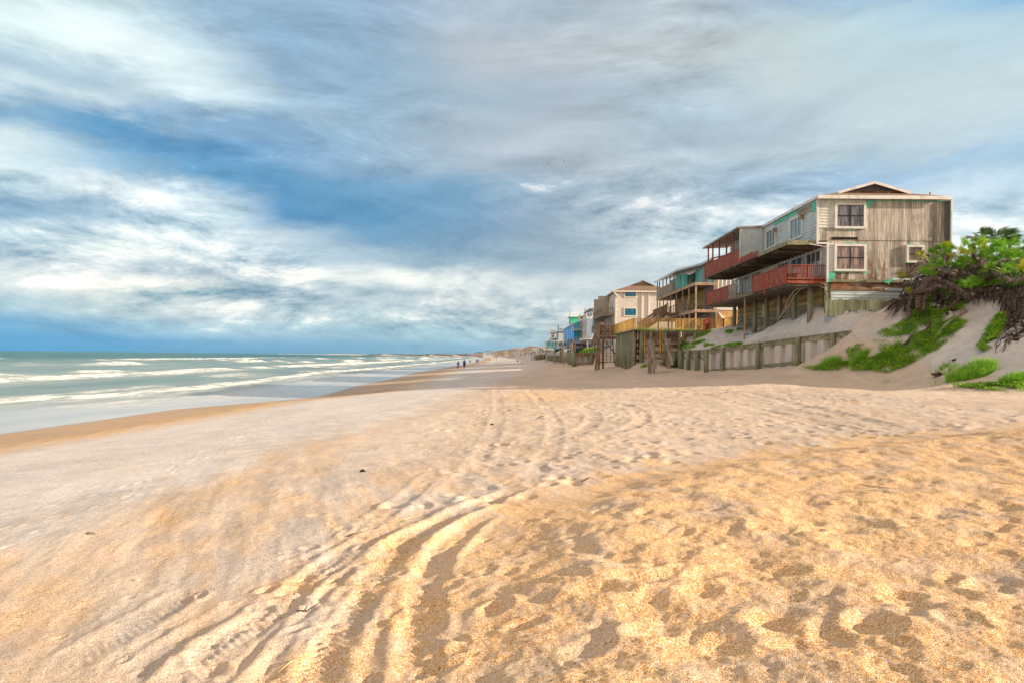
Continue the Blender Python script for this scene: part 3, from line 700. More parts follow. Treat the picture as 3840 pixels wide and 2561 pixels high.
SZ += 0.015*(dsh > -1)
edge = np.exp(-((dsh-0.9-0.8*perlin(SY*0.2, SY*0, 88))/0.30)**2)*0.0
foam = np.maximum(foam, edge)
sat = np.stack([np.clip(foam, 0, 1), np.clip(milky, 0, 1), np.clip(film, 0, 1), sst(dsh, 40, 500)], -1)
m, n, b = newmat('sea_water'); p = pos(n)
va = n.node('ShaderNodeVertexColor', layer_name='zone'); fr, fm, ff = n.sep(va.outputs[0]); fa = va.outputs[1]
q = n.mapping(p, scale=(1.0, 0.22, 1)); f1, _ = n.noise(q, 0.55, 8, 0.68); f2, _ = n.noise(q, 2.2, 8, 0.7); f3, _ = n.noise(n.mapping(p, scale=(0.12, 0.02, 1)), 1.0, 4, 0.6)
deep = n.mix(n.mr(f3, 0.35, 0.65), (0.014, 0.105, 0.125), (0.045, 0.20, 0.20))
col = n.mix(n.m('MULTIPLY', fm, n.mr(f1, 0.3, 0.7, 0.72, 1.1)), deep, (0.26, 0.345, 0.35))
col = n.mix(n.m('MULTIPLY', ff, 0.85), col, n.mix(n.mr(f1, 0.35, 0.65), (0.56, 0.56, 0.54), (0.42, 0.46, 0.49)))
wh = n.m('MULTIPLY', n.m('MULTIPLY', n.mr(f2, 0.60, 0.70), n.mr(f3, 0.5, 0.62)), n.m('MULTIPLY', n.m('SUBTRACT', 1.0, ff), 0.30))
ft = n.m('MULTIPLY', fr, n.mr(n.m('ADD', n.m('MULTIPLY', f1, 0.5), n.m('MULTIPLY', f2, 0.5)), 0.42, 0.58, 0.25, 1.25), clamp=True)
col = n.mix(wh, col, (0.7, 0.74, 0.72))
col = n.mix(ft, col, (0.84, 0.84, 0.80))
n.put(b.inputs['Base Color'], col)
n.put(b.inputs['Roughness'], n.m('ADD', n.m('MULTIPLY', ft, 0.5), n.mr(ff, 0, 1, 0.38, 0.22), clamp=True)); b.inputs['IOR'].default_value = 1.33
b.inputs['Specular IOR Level'].default_value = 0.35
hh = n.m('ADD', n.m('MULTIPLY', f1, 1.0), n.m('MULTIPLY', f2, 0.25))
n.put(b.inputs['Normal'], n.bump(n.m('MULTIPLY', hh, n.mr(ff, 0, 1, 1.0, 0.03)), 0.8, 0.35)); M['sea'] = m
sea = grid_mesh('sea', SX, SY, SZ, M['sea'], sat); tag(sea, 'green blue sea with long white breakers rolling in', 'sea', kind='structure')
# low far headland
hb = MB(); K = 90; ys_ = np.linspace(1500, 3600, K); 
hx = np.interp(ys_, CY, CX)+14; vs = []
for i in range(K):
    hgt = 1.0+(4+3*perlin(np.array([i*0.35]), np.array([1.0]), 3)[0]+3*RS.rand())*min(1, i/15)*(1 if i < K-14 else (K-i)/14)
    vs += [(hx[i]-2, ys_[i], -0.5), (hx[i]+8, ys_[i], 1.5+hgt*.75), (hx[i]+40, ys_[i]+14, 1.5+hgt), (hx[i]+150, ys_[i]+60, -1)]
hb.v = vs; hb.f = [(4*i+j, 4*i+j+1, 4*i+j+5, 4*i+j+4) for i in range(K-1) for j in range(3)]
M['headland'] = paint('distant_scrub', (0.17, 0.21, 0.23), 0.9, 0.3, 0.02, c2=(0.26, 0.27, 0.27))
tag(hb.build('headland', M['headland'], None, True), kind='structure')
# ------------------------------------------------------------------ building helpers
def lap_y(mb, x0, x1, z0, z1, Y, step=0.19, d=0.04):
    """lap siding on a wall facing -Y, standing d in front of Y"""
    z = z0
    while z < z1-1e-3:
        t = min(z+step, z1)
        mb.add([(x0, Y-d, z), (x1, Y-d, z), (x1, Y-0.003, t), (x0, Y-0.003, t), (x0, Y, z), (x1, Y, z)], [(0, 1, 2, 3), (0, 4, 5, 1)])
        z = t
    return mb
def lap_x(mb, y0, y1, z0, z1, X, step=0.19, d=0.04):
    """lap siding on a wall facing -X"""
    z = z0
    while z < z1-1e-3:
        t = min(z+step, z1)
        mb.add([(X-d, y1, z), (X-d, y0, z), (X-0.003, y0, t), (X-0.003, y1, t), (X, y1, z), (X, y0, z)], [(0, 1, 2, 3), (0, 4, 5, 1)])
        z = t
    return mb
def win_y(parent, x0, x1, z0, z1, Y, frame, pane, nx=2, nz=2, fw=0.11, bars=None, name='window', proud=0.07):
    f = MB(); f.box(x0, x1, Y-proud, Y+0.02, z1-fw, z1); f.box(x0, x1, Y-proud, Y+0.02, z0, z0+fw)
    f.box(x0, x0+fw, Y-proud, Y+0.02, z0+fw, z1-fw); f.box(x1-fw, x1, Y-proud, Y+0.02, z0+fw, z1-fw)
    o = f.build(name, frame, parent)
    MB().box(x0+fw, x1-fw, Y-0.012, Y+0.015, z0+fw, z1-fw).build('pane', pane, o)
    g = MB(); a0, a1, b0, b1 = x0+fw, x1-fw, z0+fw, z1-fw
    for i in range(1, nx): c = a0+(a1-a0)*i/nx; g.box(c-.035, c+.035, Y-0.04, Y-0.0125, b0, b1)
    for i in range(1, nz): c = b0+(b1-b0)*i/nz; g.box(a0, a1, Y-0.037, Y-0.0125, c-.03, c+.03)
    if g.v: g.build('muntin', bars or M['black'], o)
    return o
def win_x(parent, y0, y1, z0, z1, X, frame, pane, ny=2, nz=2, fw=0.10, bars=None, name='window', proud=0.07):
    f = MB(); f.box(X-proud, X+0.02, y0, y1, z1-fw, z1); f.box(X-proud, X+0.02, y0, y1, z0, z0+fw)
    f.box(X-proud, X+0.02, y0, y0+fw, z0+fw, z1-fw); f.box(X-proud, X+0.02, y1-fw, y1, z0+fw, z1-fw)
    o = f.build(name, frame, parent)
    MB().box(X-0.012, X+0.015, y0+fw, y1-fw, z0+fw, z1-fw).build('pane', pane, o)
    g = MB(); a0, a1, b0, b1 = y0+fw, y1-fw, z0+fw, z1-fw
    for i in range(1, ny): c = a0+(a1-a0)*i/ny; g.box(X-0.05, X-0.0125, c-.03, c+.03, b0, b1)
    for i in range(1, nz): c = b0+(b1-b0)*i/nz; g.box(X-0.046, X-0.0125, a0, a1, c-.02, c+.02)
    if g.v: g.build('muntin', bars or frame, o)
    return o
def rail(mb, a, b, h=1.0, gap=0.13, bw=0.035, posts=2.0, pw=0.09, solid=False, z_off=0.0, top=True, bottom=0.1):
    a = Vector(a); b = Vector(b); L = (b-a).length; up = Vector((0, 0, 1))
    if top: mb.beam(a+up*h, b+up*h, 0.10, 0.045)
    mb.beam(a+up*bottom, b+up*bottom, 0.04, 0.07)
    n = max(1, int(L/gap))
    if solid:
        k = max(1, int(L/0.16))
        for i in range(k):
            p = a.lerp(b, (i+0.02)/k); q = a.lerp(b, (i+0.96)/k); j = 0.004*(i % 3)
            dirv = (b-a).normalized(); nrm = Vector((dirv.y, -dirv.x, 0))*(0.02+j)
            mb.add([p-up*0.12+nrm, q-up*0.12+nrm, q+up*(h-0.03)+nrm, p+up*(h-0.03)+nrm, p-up*0.12-nrm, q-up*0.12-nrm, q+up*(h-0.03)-nrm, p+up*(h-0.03)-nrm],
                   [(0, 1, 2, 3), (7, 6, 5, 4), (0, 4, 5, 1), (1, 5, 6, 2), (2, 6, 7, 3), (3, 7, 4, 0)])
    else:
        for i in range(1, n):
            p = a.lerp(b, i/n); mb.beam(p+up*(bottom+0.03), p+up*(h-0.02), bw, bw, up=(0, 1, 0))
    if posts:
        k = max(1, int(round(L/posts)))
        for i in range(k+1):
            p = a.lerp(b, i/k); mb.beam(p-up*0.15, p+up*(h+0.03), pw, pw, up=(0, 1, 0))
    return mb
def fx(px, py, Y): v = PY(px, py, Y); return v.x, v.z

# ------------------------------------------------------------------ house one: weathered two-storey with red decks
H1 = empty('beach_house', (23.4, 53, 6.2), 'weathered grey two-storey house with red decks, nearest house, torn mint housewrap on its end wall', 'house')
Y0, Y1 = 44.0, 62.2; XU, XL, XR = 18.87, 19.53, 27.24
ZE = 13.72; ZF2 = fx(3300, 905, Y0)[1]; ZF1 = fx(3300, 1056, Y0)[1]        # eave, first floor line, deck floor line
ZG = 5.9
w_ = MB(); w_.box(XU, XR, Y0, Y1, ZF2, ZE); w_.box(XL, XR-0.002, Y0+0.006, Y1, ZF1, ZF2-0.003); w_.build('wall', M['ply'], H1)
b_ = MB(); b_.box(XL+0.2, XR-0.05, Y0+0.10, Y1-0.05, ZG, ZF1-0.004); b_.build('base_wall', M['yelboard'] if False else M['ply_side'], H1)
# end wall skin
def fr(px0, py0, px1, py1, Y=Y0):
    a = fx(px0, py0, Y); b = fx(px1, py1, Y); return min(a[0], b[0]), max(a[0], b[0]), min(a[1], b[1]), max(a[1], b[1])
sk = MB()
zu0, zu1 = fx(3100, 855, Y0)[1], ZE-0.14
xw0, xw1, zw0, zw1 = fr(3129, 762, 3245, 860)
lap_y(sk, XU+0.06, xw0, zu0, zu1, Y0); lap_y(sk, xw0, xw1+0.02, zw1, zu1, Y0)
xl0, xl1, zl0, zl1 = fr(3101, 914, 3125, 1029); lap_y(MB(), 0, 1, 0, .1, 0); lap_y(MB(), xl0+0.05, xl1, zl0, zl1, Y0).build('vinyl_siding', M['siding'], H1)
sk.build('vinyl_siding', M['siding'], H1)
win_y(H1, xw0, xw1, zw0, zw1, Y0-0.042, M['trim'], M['glass'], 2, 2, fw=0.15)
q = fr(3127, 916, 3246, 1020); win_y(H1, q[0], q[1], q[2], q[3], Y0-0.042, M['trim'], M['glass_warm'], 2, 2, fw=0.15)
q = fr(3395, 921, 3461, 988); win_y(H1, q[0], q[1], q[2], q[3], Y0-0.022, M['trim'], M['glass_warm'], 1, 2, fw=0.14, proud=0.16)
bd = MB(); za, zb_ = fx(3300, 903, Y0)[1], fx(3300, 890, Y0)[1]; bd.box(XU+1.6, XR-0.25, Y0-0.028, Y0, za, zb_)
bd.build('belt_board', M['ply'], H1)
q = fr(3118, 890, 3216, 901); MB().box(q[0], q[1], Y0-0.034, Y0-0.003, q[2], q[3]).build('dark_gap', M['void'], H1)  # dark box painted for the shaded inside of a hole in the wall
rb = MB(); q = fr(3118, 1059, 3470, 1092); rb.box(q[0], q[1]+2.2, Y0+0.04, Y0+0.09, q[2], q[3]-0.01); rb.build('rotten_band', M['rot'], H1)
lg = MB(); q = fr(3118, 1050, 3242, 1058); lg.box(q[0], XR-.1, Y0-0.05, Y0+0.09, q[2]-0.03, q[3]+.03)
q = fr(3242, 1052, 3410, 1060); lg.box(q[0], q[1]+1.5, Y0-0.14, Y0-0.055, q[2]-0.04, q[3]+0.03); lg.build('ledger', M['cap'], H1)
ls = MB(); q = fr(3118, 1091, 3300, 1128); lap_y(ls, q[0], XR-.1, q[2]-0.4, q[3], Y0+0.095)
q = fr(3318, 1079, 3420, 1092); lap_y(ls, q[0], XR-.1, q[2], q[3], Y0+0.03); q = fr(3345, 1044, 3420, 1060); lap_y(ls, q[0], XR-.1, q[2]+.12, q[3], Y0-0.002)
ls.build('lower_siding', M['siding_blue'], H1)
# mint housewrap scraps
mw = MB()
def scrap(pts, off=0.03):
    P = [PY(px, py, Y0-off) for px, py in pts]; MB().prism(P, (0, 0.012, 0)).build('housewrap', M['mint'], H1)
z2 = lambda pts: [(2980+a/2.703, 660+b/2.703) for a, b in pts]
for s_ in ([(728,252),(806,252),(790,275),(772,300),(758,324),(728,322)], [(806,252),(1570,254),(1568,268),(1500,262),(1200,264),(1000,258),(808,262)], [(1420,256),(1506,258),(1500,272),(1440,266)],
           [(326,986),(345,976),(372,985),(396,966),(412,990),(410,1080),(370,1076),(326,1082)], [(412,966),(606,968),(600,982),(520,980),(430,984)], [(700,960),(722,915),(730,994),(712,994)],
           [(510,676),(604,674),(600,686),(512,686)], [(690,682),(734,682),(730,694),(690,692)], [(796,1066),(838,1052),(896,1054),(898,1076),(830,1078)], [(1280,692),(1302,694),(1304,800),(1290,806)],
           [(1140,694),(1190,692),(1188,702),(1140,702)], [(1120,884),(1196,886),(1190,896),(1124,892)], [(512,546),(600,548),(560,556),(520,554)], [(1560,256),(1575,256),(1575,270),(1560,268)]): scrap(z2(s_), 0.045)
for s_ in ([(898,1076),(1004,1032),(985,1062),(952,1104),(946,1092)],): scrap(z2(s_), 0.17)
# corner boards, fin wall
MB().box(XU-0.05, XU+0.07, Y0-0.05, Y0+0.07, ZF2-0.1, ZE-0.1).build('corner_board', M['trim'], H1); MB().box(XL-0.05, XL+0.07, Y0-0.05, Y0+0.07, ZF1-0.1, ZF2-0.22).build('corner_board', M['trim'], H1); cb = MB(); cb.box(XR-0.03, XR+0.05, Y0-0.24, Y0-0.16, ZG+1, ZE-0.1)
cb.build('corner_board', M['trim'], H1)
MB().box(XR-0.30, XR-0.01, Y0-0.05, Y0-0.004, ZG+1, ZE-0.25).build('fin_shade_strip', M['gable'], H1)  # added dark strip: the corner fin's shade painted on the facade
MB().box(XR-0.02, XR+0.03, Y0-0.16, Y0-0.052, ZG+1, ZE-0.12).build('corner_return', M['mint'], H1)
# roof: hip with a raised gable
ex0, ex1, ey0, ey1 = XU-0.12, XR-0.04, Y0-0.32, Y1+0.3; xm = (ex0+ex1)/2; pitch = 0.30; yg = 45.3; zr_ = 14.93; zg_ = 14.30; gw = 2.22
rf = MB(); yh = ey1-(xm-ex0)
A = (ex0, ey0, ZE); B = (ex1, ey0, ZE); C_ = (ex1, ey1, ZE); D_ = (ex0, ey1, ZE)
P1 = (xm-gw, yg, zg_); P2 = (xm+gw, yg, zg_); PT = (xm, yg-0.35, zr_); PT2 = (xm, yh, zr_)
th = 0.10
rf.add([A, B, C_, D_, P1, P2, PT, PT2, (xm-gw-0.12, yg-0.35, zg_-0.04), (xm+gw+0.12, yg-0.35, zg_-0.04)],
       [(0, 1, 5, 4), (1, 2, 7, 6, 9, 5), (2, 3, 7), (3, 0, 4, 8, 6, 7), (0, 3, 2, 1)])
rfo = rf.build('roof', M['shingle'], H1)
gb = MB(); gb.add([(xm-gw, yg+0.01, zg_+0.02), (xm+gw, yg+0.01, zg_+0.02), (xm, yg+0.01, zr_-0.03)], [(0, 1, 2)]); gb.build('gable_wall', M['gable'], rfo)
gr = MB(); gr.box(xm-gw+0.3, xm+gw-0.4, yg-0.02, yg+0.005, zg_+0.0, zg_+0.12); gr.build('rotten_sill', M['rot'], rfo)
ft_ = MB()
for s1 in (-1, 1): ft_.beam((xm+s1*(gw+0.15), yg-0.37, zg_-0.09), (xm, yg-0.37, zr_-0.04), 0.05, 0.17)
ft_.build('barge_board', M['trim'], rfo)
fb = MB(); fb.box(ex0, ex1, ey0-0.03, ey0+0.02, ZE-0.20, ZE+0.02); fb.box(ex0-0.03, ex0+0.02, ey0+0.03, ey1, ZE-0.17, ZE+0.02); fb.build('fascia', M['trim'], rfo)
for px in (3333, 3491):
    a = PY(px, 731, 44.8); rp = MB(); rp.tube([(a.x, 44.9, a.z-0.25), (a.x, 44.9, a.z+0.17)], 0.045, 8); rp.build('vent_pipe', M['brickred'], rfo)
tp = MB()
rr = random.Random(3)
for i in range(26):
    y = 46.5+i*0.42; x = ex0-0.05+rr.random()*0.12; tp.add([(x, y, ZE+0.02), (x+0.5, y+0.1, ZE+0.20+0.02*rr.random()), (x+0.55, y+0.6, ZE+0.22), (x-0.03, y+0.5, ZE+0.03+0.05*rr.random())], [(0, 1, 2, 3)])
M['bluetarp'] = paint('blue_grey_roof_felt', (0.10, 0.17, 0.24), 0.6, 0.4, 5)
tp.build('roof_felt', M['bluetarp'], rfo)
# sea side: upper floor
ss = MB(); lap_x(ss, Y0+0.07, 53.6, ZF2+0.02, ZE-0.14, XU); lap_x(ss, 53.6, Y1, ZF2+0.02, ZE-0.14, XU)
ss.build('side_siding', M['siding_blue'], H1)
def side_open(pa, pb, ptop, pbot, X, kind, n, frame='trim', pane='glass_teal'):
    ya = PXp(pa, 1000, X).y; yb = PXp(pb, 1000, X).y; y0, y1 = min(ya, yb), max(ya, yb)
    zt = PXp(pb, ptop, X).z; zb2 = PXp(pb, pbot, X).z
    return win_x(H1, y0, y1, zb2, zt, X-0.045, M[frame], M[pane], n, 1 if kind == 'door' else 2, fw=0.13, name=kind)
side_open(2965, 3011, 803, 889, XU, 'door', 3); side_open(2875, 2911, 850, 925, XU, 'door', 3)
fz = MB(); fz.box(XU-0.06, XU-0.021, 44.8, 47.0, ZE-0.75, ZE-0.28); fz.build('grey_patch', M['ply_side'], H1)
MB().box(XU-0.065, XU-0.022, 44.25, 44.75, ZE-0.85, ZE-0.25).build('housewrap', M['mint'], H1); MB().box(XU-0.064, XU-0.022, 47.1, 51.5, ZE-0.42, ZE-0.2).build('housewrap', M['mint'], H1)
for a_, c_ in ((46.0, 46.2), (50.9, 51.05)): MB().box(XU-0.3, XU-0.04, a_, c_, ZE-1.0, ZE-0.7).build('wall_lamp', M['greywood'], H1)
# projecting privacy wall and covered porch
XD = 17.06; YP = 53.75
pw_ = MB(); pw_.box(XD+0.02, XU-0.03, YP, YP+0.16, ZF2-0.0, ZE-0.10); pw_.build('partition_core', M['siding_blue'], H1)
pl_ = MB(); lap_y(pl_, XD+0.10, XU-0.06, ZF2+0.02, ZE-0.15, YP); pl_.box(XD-0.02, XD+0.10, YP-0.04, YP+0.18, ZF2, ZE-0.12); pl_.build('partition_wall', M['siding_blue'], H1)
pr = MB(); pr.add([(XD-0.25, YP-0.15, ZE-0.12), (XU+0.3, YP-0.15, ZE+0.02), (XU+0.3, 64.0, ZE+0.02), (XD-0.25, 64.0, ZE-0.12), (XD-0.25, YP-0.15, ZE-0.24), (XU+0.3, YP-0.15, ZE-0.11), (XU+0.3, 64.0, ZE-0.11), (XD-0.25, 64.0, ZE-0.24)],
                  [(0, 1, 2, 3), (7, 6, 5, 4), (0, 4, 5, 1), (1, 5, 6, 2), (2, 6, 7, 3), (3, 7, 4, 0)])
pr.build('porch_roof', M['greywood'], H1)
for px in (2750, 2724, 2697, 2673, 2656):
    y = PXp(px, 950, XD+0.05).y; MB().box(XD, XD+0.11, y-0.05, y+0.06, ZF2+0.05, ZE-0.24).build('post', M['red'], H1)
r1 = MB(); rail(r1, (XD, YP+0.2, ZF2+0.02), (XD, 63.9, ZF2+0.02), h=1.02, solid=True, posts=2); rail(r1, (XD, 63.92, ZF2+0.02), (XU, 63.92, ZF2+0.02), h=1.02, solid=True, posts=2)
r1.build('upper_railing', M['red'], H1)
# ragged remains of red boards along the deck edge
rg = MB()
for i in range(46):
    y = 49.6+i*0.09; h = 0.10+0.22*rr.random()*(1 if i > 8 else 0.5); rg.box(XD-0.05, XD-0.015, y, y+0.07, ZF2-0.16, ZF2+0.02+h)
rg.build('broken_boards', M['red'], H1)
dk_ = MB(); dk_.box(XD-0.01, XU-0.03, Y0+0.1, 64.0, ZF2-0.22, ZF2-0.015); dk_.box(XU-0.03, XL-0.01, Y0+0.1, Y1, ZF2-0.22, ZF2-0.03)
dko = dk_.build('upper_deck', M['deckwood'], H1)
jb = MB(); jb.box(XD-0.05, XU-0.06, Y0+0.05, Y0+0.095, ZF2-0.27, ZF2+0.0); jb.box(XD-0.06, XD-0.015, Y0+0.1, 49.6, ZF2-0.27, ZF2+0.0); jb.build('rim_board', M['cap'], dko)
js = MB()
for i in range(30): js.box(XD+0.04, XU+0.5, Y0+0.5+i*0.64, Y0+0.55+i*0.64, ZF2-0.40, ZF2-0.223)
js.build('joist', M['deckwood'], dko)['kind'] = 'thing'
# lower floor sea side
s2 = MB(); lap_x(s2, Y0+0.08, Y1, ZF1+0.02, ZF2-0.45, XL-0.0); s2.build('side_siding', M['siding'], H1)
fr_ = MB(); fr_.box(XL-0.06, XL-0.005, Y0+0.02, Y1, ZF2-0.50, ZF2-0.24); fr_.box(XU-0.05, XL+0.0, Y0-0.02, Y0+0.08, ZF2-0.22, ZF2-0.10); fr_.beam((XU-0.5, Y0+0.02, ZF2-0.22), (XL, Y0+0.02, ZF2-0.4), 0.03, 0.05); fr_.build('frieze', M['trim'], H1)
for a_, b_2, t, bo, k, nn, pn in ((3026, 3083, 925, 1035, 'window', 3, 'glass'), (2969, 3014, 950, 1045, 'door', 2, 'glass_teal'), (2919, 2961, 973, 1040, 'window', 3, 'glass'),
                           (2821, 2857, 1008, 1085, 'window', 3, 'glass'), (2786, 2812, 1030, 1105, 'door', 4, 'glass_teal'), (2750, 2779, 1043, 1108, 'window', 2, 'glass_teal')):
    o = side_open(a_, b_2, t, bo, XL, k, nn, 'trim', pn)
hv = MB(); a_ = PXp(2868, 1000, XL).y; b_2 = PXp(2907, 1000, XL).y; hv.box(XL-0.028, XL-0.015, b_2, a_, ZF2-1.5, ZF2-0.95); hv.build('opening', M['void'], H1)
aw = MB(); aw.box(XL-0.10, XL-0.02, b_2, a_, ZF2-0.95, ZF2-0.52); aw.build('awning', M['creamtrim'], H1)
# lower deck
ZD = fx(3000, 1056, Y0)[1]; YR = 50.4
d2 = MB(); d2.box(XD+0.01, XL-0.03, Y0+0.15, 63.2, ZD-0.30, ZD-0.05); d2o = d2.build('lower_deck', M['deckwood'], H1)
j2 = MB(); j2.box(XD-0.04, XD-0.0, YR, 54.3, ZD-0.26, ZD-0.02)
for i in range(14): j2.box(XD-0.12, XD-0.04, 50.6+i*0.27, 50.66+i*0.27, ZD-0.24, ZD-0.04)
j2.build('rim_board', M['cap'], d2o)
r2 = MB(); rail(r2, (XD-0.02, Y0+0.12, ZD), (XL-0.08, Y0+0.12, ZD), h=1.06, gap=0.115, bw=0.045, posts=0); r2.box(XD-.02, XL-0.08, Y0+0.10, Y0+0.13, ZD-0.12, ZD+0.24)
r2.build('front_railing', M['red'], H1)
r3 = MB(); rail(r3, (XD-0.03, Y0+0.22, ZD-0.02), (XD-0.10, YR, ZD-0.02), h=1.06, solid=True, posts=3.1); r3.box(XD-0.12, XD-0.02, 47.9, 48.05, ZD-0.5, ZD+0.9)
r3.build('side_railing', M['red'], H1)
r4 = MB(); rail(r4, (XD-0.03, 56.6, ZD-0.02), (XD-0.03, 63.2, ZD-0.02), h=1.04, solid=True, posts=2.2); rail(r4, (XD-0.03, 63.25, ZD-0.02), (XL, 63.25, ZD-0.02), h=1.04, solid=True, posts=2.2)
r4.build('side_railing', M['red'], H1)
r5 = MB(); rail(r5, (XD-0.03, 54.5, ZD-0.10), (XD-0.03, 56.5, ZD-0.02), h=1.04, solid=True, posts=0); r5.beam((XD-0.05, 54.3, ZD+1.0), (XD-0.05, 54.42, ZD-0.2), 0.08, 0.1)
r5o = r5.build('leaning_railing', M['ply_side'], H1)
fu = MB(); fu.box(XL-1.4, XL-1.3, 45.5, 47.8, ZD-0.03, ZD+0.75); fu.beam((XL-1.9, 45.2, ZD+.02), (XL-1.4, 46.2, ZD+.75), .05, .06); fu.beam((XL-1.2, 45.8, ZD+.72), (XL-1.9, 47.4, ZD+.72), .5, .04); fu.build('deck_bench', M['red'], H1)
# pilings
for px, yb in ((3036, 1187), (2976, 1192), (2922, 1202), (2872, 1202), (2830, 1205), (2753, 1222)):
    y = PXp(px, yb, 18.75).y; g = gz(18.75, y)
    MB().tube([(18.75, y, g-0.5), (18.78, y, g+1.0), (18.77, y, ZD-0.27)], [0.175, 0.17, 0.155], 12).build('piling', M['pile'], H1, True)
y = PXp(2792, 1180, XD+0.1).y; MB().box(XD+0.06, XD+0.16, y-.05, y+.05, gz(XD+0.1, y)-0.3, ZD-0.28).build('post', M['beamwood'], H1)
MB().box(XL-0.15, XL+0.10, Y0+0.02, Y0+0.09, 6.0, ZF1-0.05).build('corner_post', M['pile'], H1)
# boarded wall under the house
YB0, YB1 = 44.9, 62.4; XB = 19.67
bw_ = MB(); yy = YB0; kk = 0
ub = MB(); lap_x(ub, YB0, YB1, 6.95, ZF1+0.0, XB, 0.16, .03); ub.build('board_siding', M['yelboard'], H1)
lb = MB()
while yy < YB1:
    e = min(yy+rr.uniform(1.1, 2.2), YB1)
    for j in range(4):
        z0_ = 5.6+j*0.36; lb.box(XB-0.05-0.02*rr.random(), XB-0.002, yy+0.02, e-0.02, z0_, z0_+0.34-0.05*rr.random())
    yy = e
lb.build('lower_boards', M['ply_side'], H1)
MB().box(XB-0.09, XB-0.055, 51.3, 52.6, 6.5, 7.35).build('red_panel', M['red'], H1)
MB().box(XB-0.09, XB-0.055, 54.6, 55.8, 6.7, 7.7).build('hatch', M['siding'], H1)
MB().box(XB-0.09, XB-0.055, 44.95, 45.7, 6.35, 6.6).build('pale_board', M['white'], H1)
rg2 = MB()
for i in range(60):
    y = YB0+i*0.29; rg2.box(XB-0.12, XB-0.05, y, y+0.12, ZF1-0.5-0.12*rr.random(), ZF1-0.32)
rg2.build('broken_soffit', M['rot'], H1)  # ragged remains of the broken soffit, loose pieces in one mesh
# hanging cables
cb1 = MB()
def z3(a, b, Y): return PY(2600+a/3.733, 820+b/3.733, Y)
cb1.tube([z3(1835, 905, 44.0), z3(1690, 930, 44.6), z3(1540, 965, 45), z3(1450, 985, 45.5), z3(1370, 1060, 46.2), z3(1300, 1200, 47.2), z3(1240, 1340, 48), z3(1185, 1415, 48.6)], 0.022, 6)
cb1.tube([z3(1835, 915, 44.0), z3(1620, 960, 44.8), z3(1500, 985, 45.2), z3(1420, 1080, 46), z3(1330, 1230, 47), z3(1200, 1400, 48.4)], 0.022, 6)
cb1.tube([z3(1760, 950, 44.3), z3(1850, 975, 43.8), z3(1870, 1060, 43.7), z3(1893, 1145, 43.6)], 0.03, 6); cb1.tube([z3(1835, 905, 44), z3(1858, 980, 43.9), z3(1850, 1000, 43.9)], 0.02, 6)
cb1.build('hanging_cable', M['cable'], H1, True)
# board fence in front of the house end
F1 = empty('board_fence', (21.5, 43.0, 6.0), 'greenish board fence standing in the sand against the end wall of the weathered house', 'fence')
fm_ = MB(); xa = PY(3094, 1150, 43.0).x; xb = PY(3352, 1150, 43).x; x = xa; i = 0
while x < xb:
    wd = 0.145; zt = PY(3100+(x-xa)/(xb-xa)*200, 1126, 43.0).z; fm_.box(x+0.004, x+wd-0.004, 43.0-0.002*(i % 3), 43.03, PY(3100, 1186, 43).z-0.02*((i*7) % 3), zt+0.02*((i*5) % 3)); x += wd; i += 1
fm_.build('boards', M['greenboard'], F1)
fp_ = MB(); a = PY(3152, 1122, 42.9); fp_.tube([(a.x, 42.9, 5.6), (a.x, 42.9, a.z)], 0.11, 10); fp_.build('post', M['greenboard'], F1)
fl_ = MB(); a = PY(3094, 1188, 43.1); fl_.box(a.x-0.05, a.x+1.9, 43.06, 43.12, a.z-0.35, a.z+0.05); fl_.build('lower_panel', M['powder'], F1)
F1b = MB(); a = PY(3330, 1140, 42.5); F1b.prism([PY(3308, 1142, 42.6), PY(3322, 1128, 42.6), PY(3345, 1150, 42.6), PY(3325, 1168, 42.6)], (0, .03, 0)); F1b.build('loose_panel', M['greywood'], F1)

# ------------------------------------------------------------------ retaining wall
def sheet_wall(mb, a, b, za, zb, z0a, z0b, pitch=1.10, dep=0.24):
    """corrugated sheet piling from a to b (x,y), tops za/zb, bottoms z0a/z0b"""
    a = Vector((a[0], a[1], 0)); b = Vector((b[0], b[1], 0)); d = (b-a); L = d.length; d.normalize(); nrm = Vector((d.y, -d.x, 0))
    if nrm.x > 0 or (abs(nrm.x) < 0.05 and nrm.y > 0): nrm = -nrm
    k = int(L/(pitch/2)); pts = []
    for i in range(k+1):
        t = i/k; out_ = (i // 1) % 2
        p = a+d*(L*t)
        pts.append((p+nrm*(dep*0.5*(1 if out_ else -1))-d*(pitch*.09 if out_ else -pitch*.0), t)); pts.append((p+nrm*(dep*0.5*(1 if out_ else -1))+d*pitch*0.38, min(1, t)))
    o = len(mb.v)
    for p, t in pts: mb.v += [(p.x, p.y, z0a+(z0b-z0a)*t), (p.x, p.y, za+(zb-za)*t)]
    mb.f += [(o+2*i, o+2*i+2, o+2*i+3, o+2*i+1) for i in range(len(pts)-1)]
RW = empty('retaining_wall', (16, 50, 3), 'sloping grey sheet-pile retaining wall with timber cap and posts below the weathered house', 'retaining wall')
segs = [((14.5, 54.0), (17.9, 44.0)), ((17.9, 44.0), (19.1, 40.0))]
ztop = lambda x, y: np.interp(y, [35.8, 39, 44, 54], [5.45, WC.z+0.02, PY(2999, 1268, 44).z, PY(2640, 1315, 54).z])
sw = MB()
for a, b in segs: sheet_wall(sw, a, b, float(ztop(*a))-.16, float(ztop(*b))-.16, float(ztop(*a))-2.6, float(ztop(*b))-2.6)
sw.build('sheet_piling', M['sheet'], RW)
cp = MB(); wr = MB()
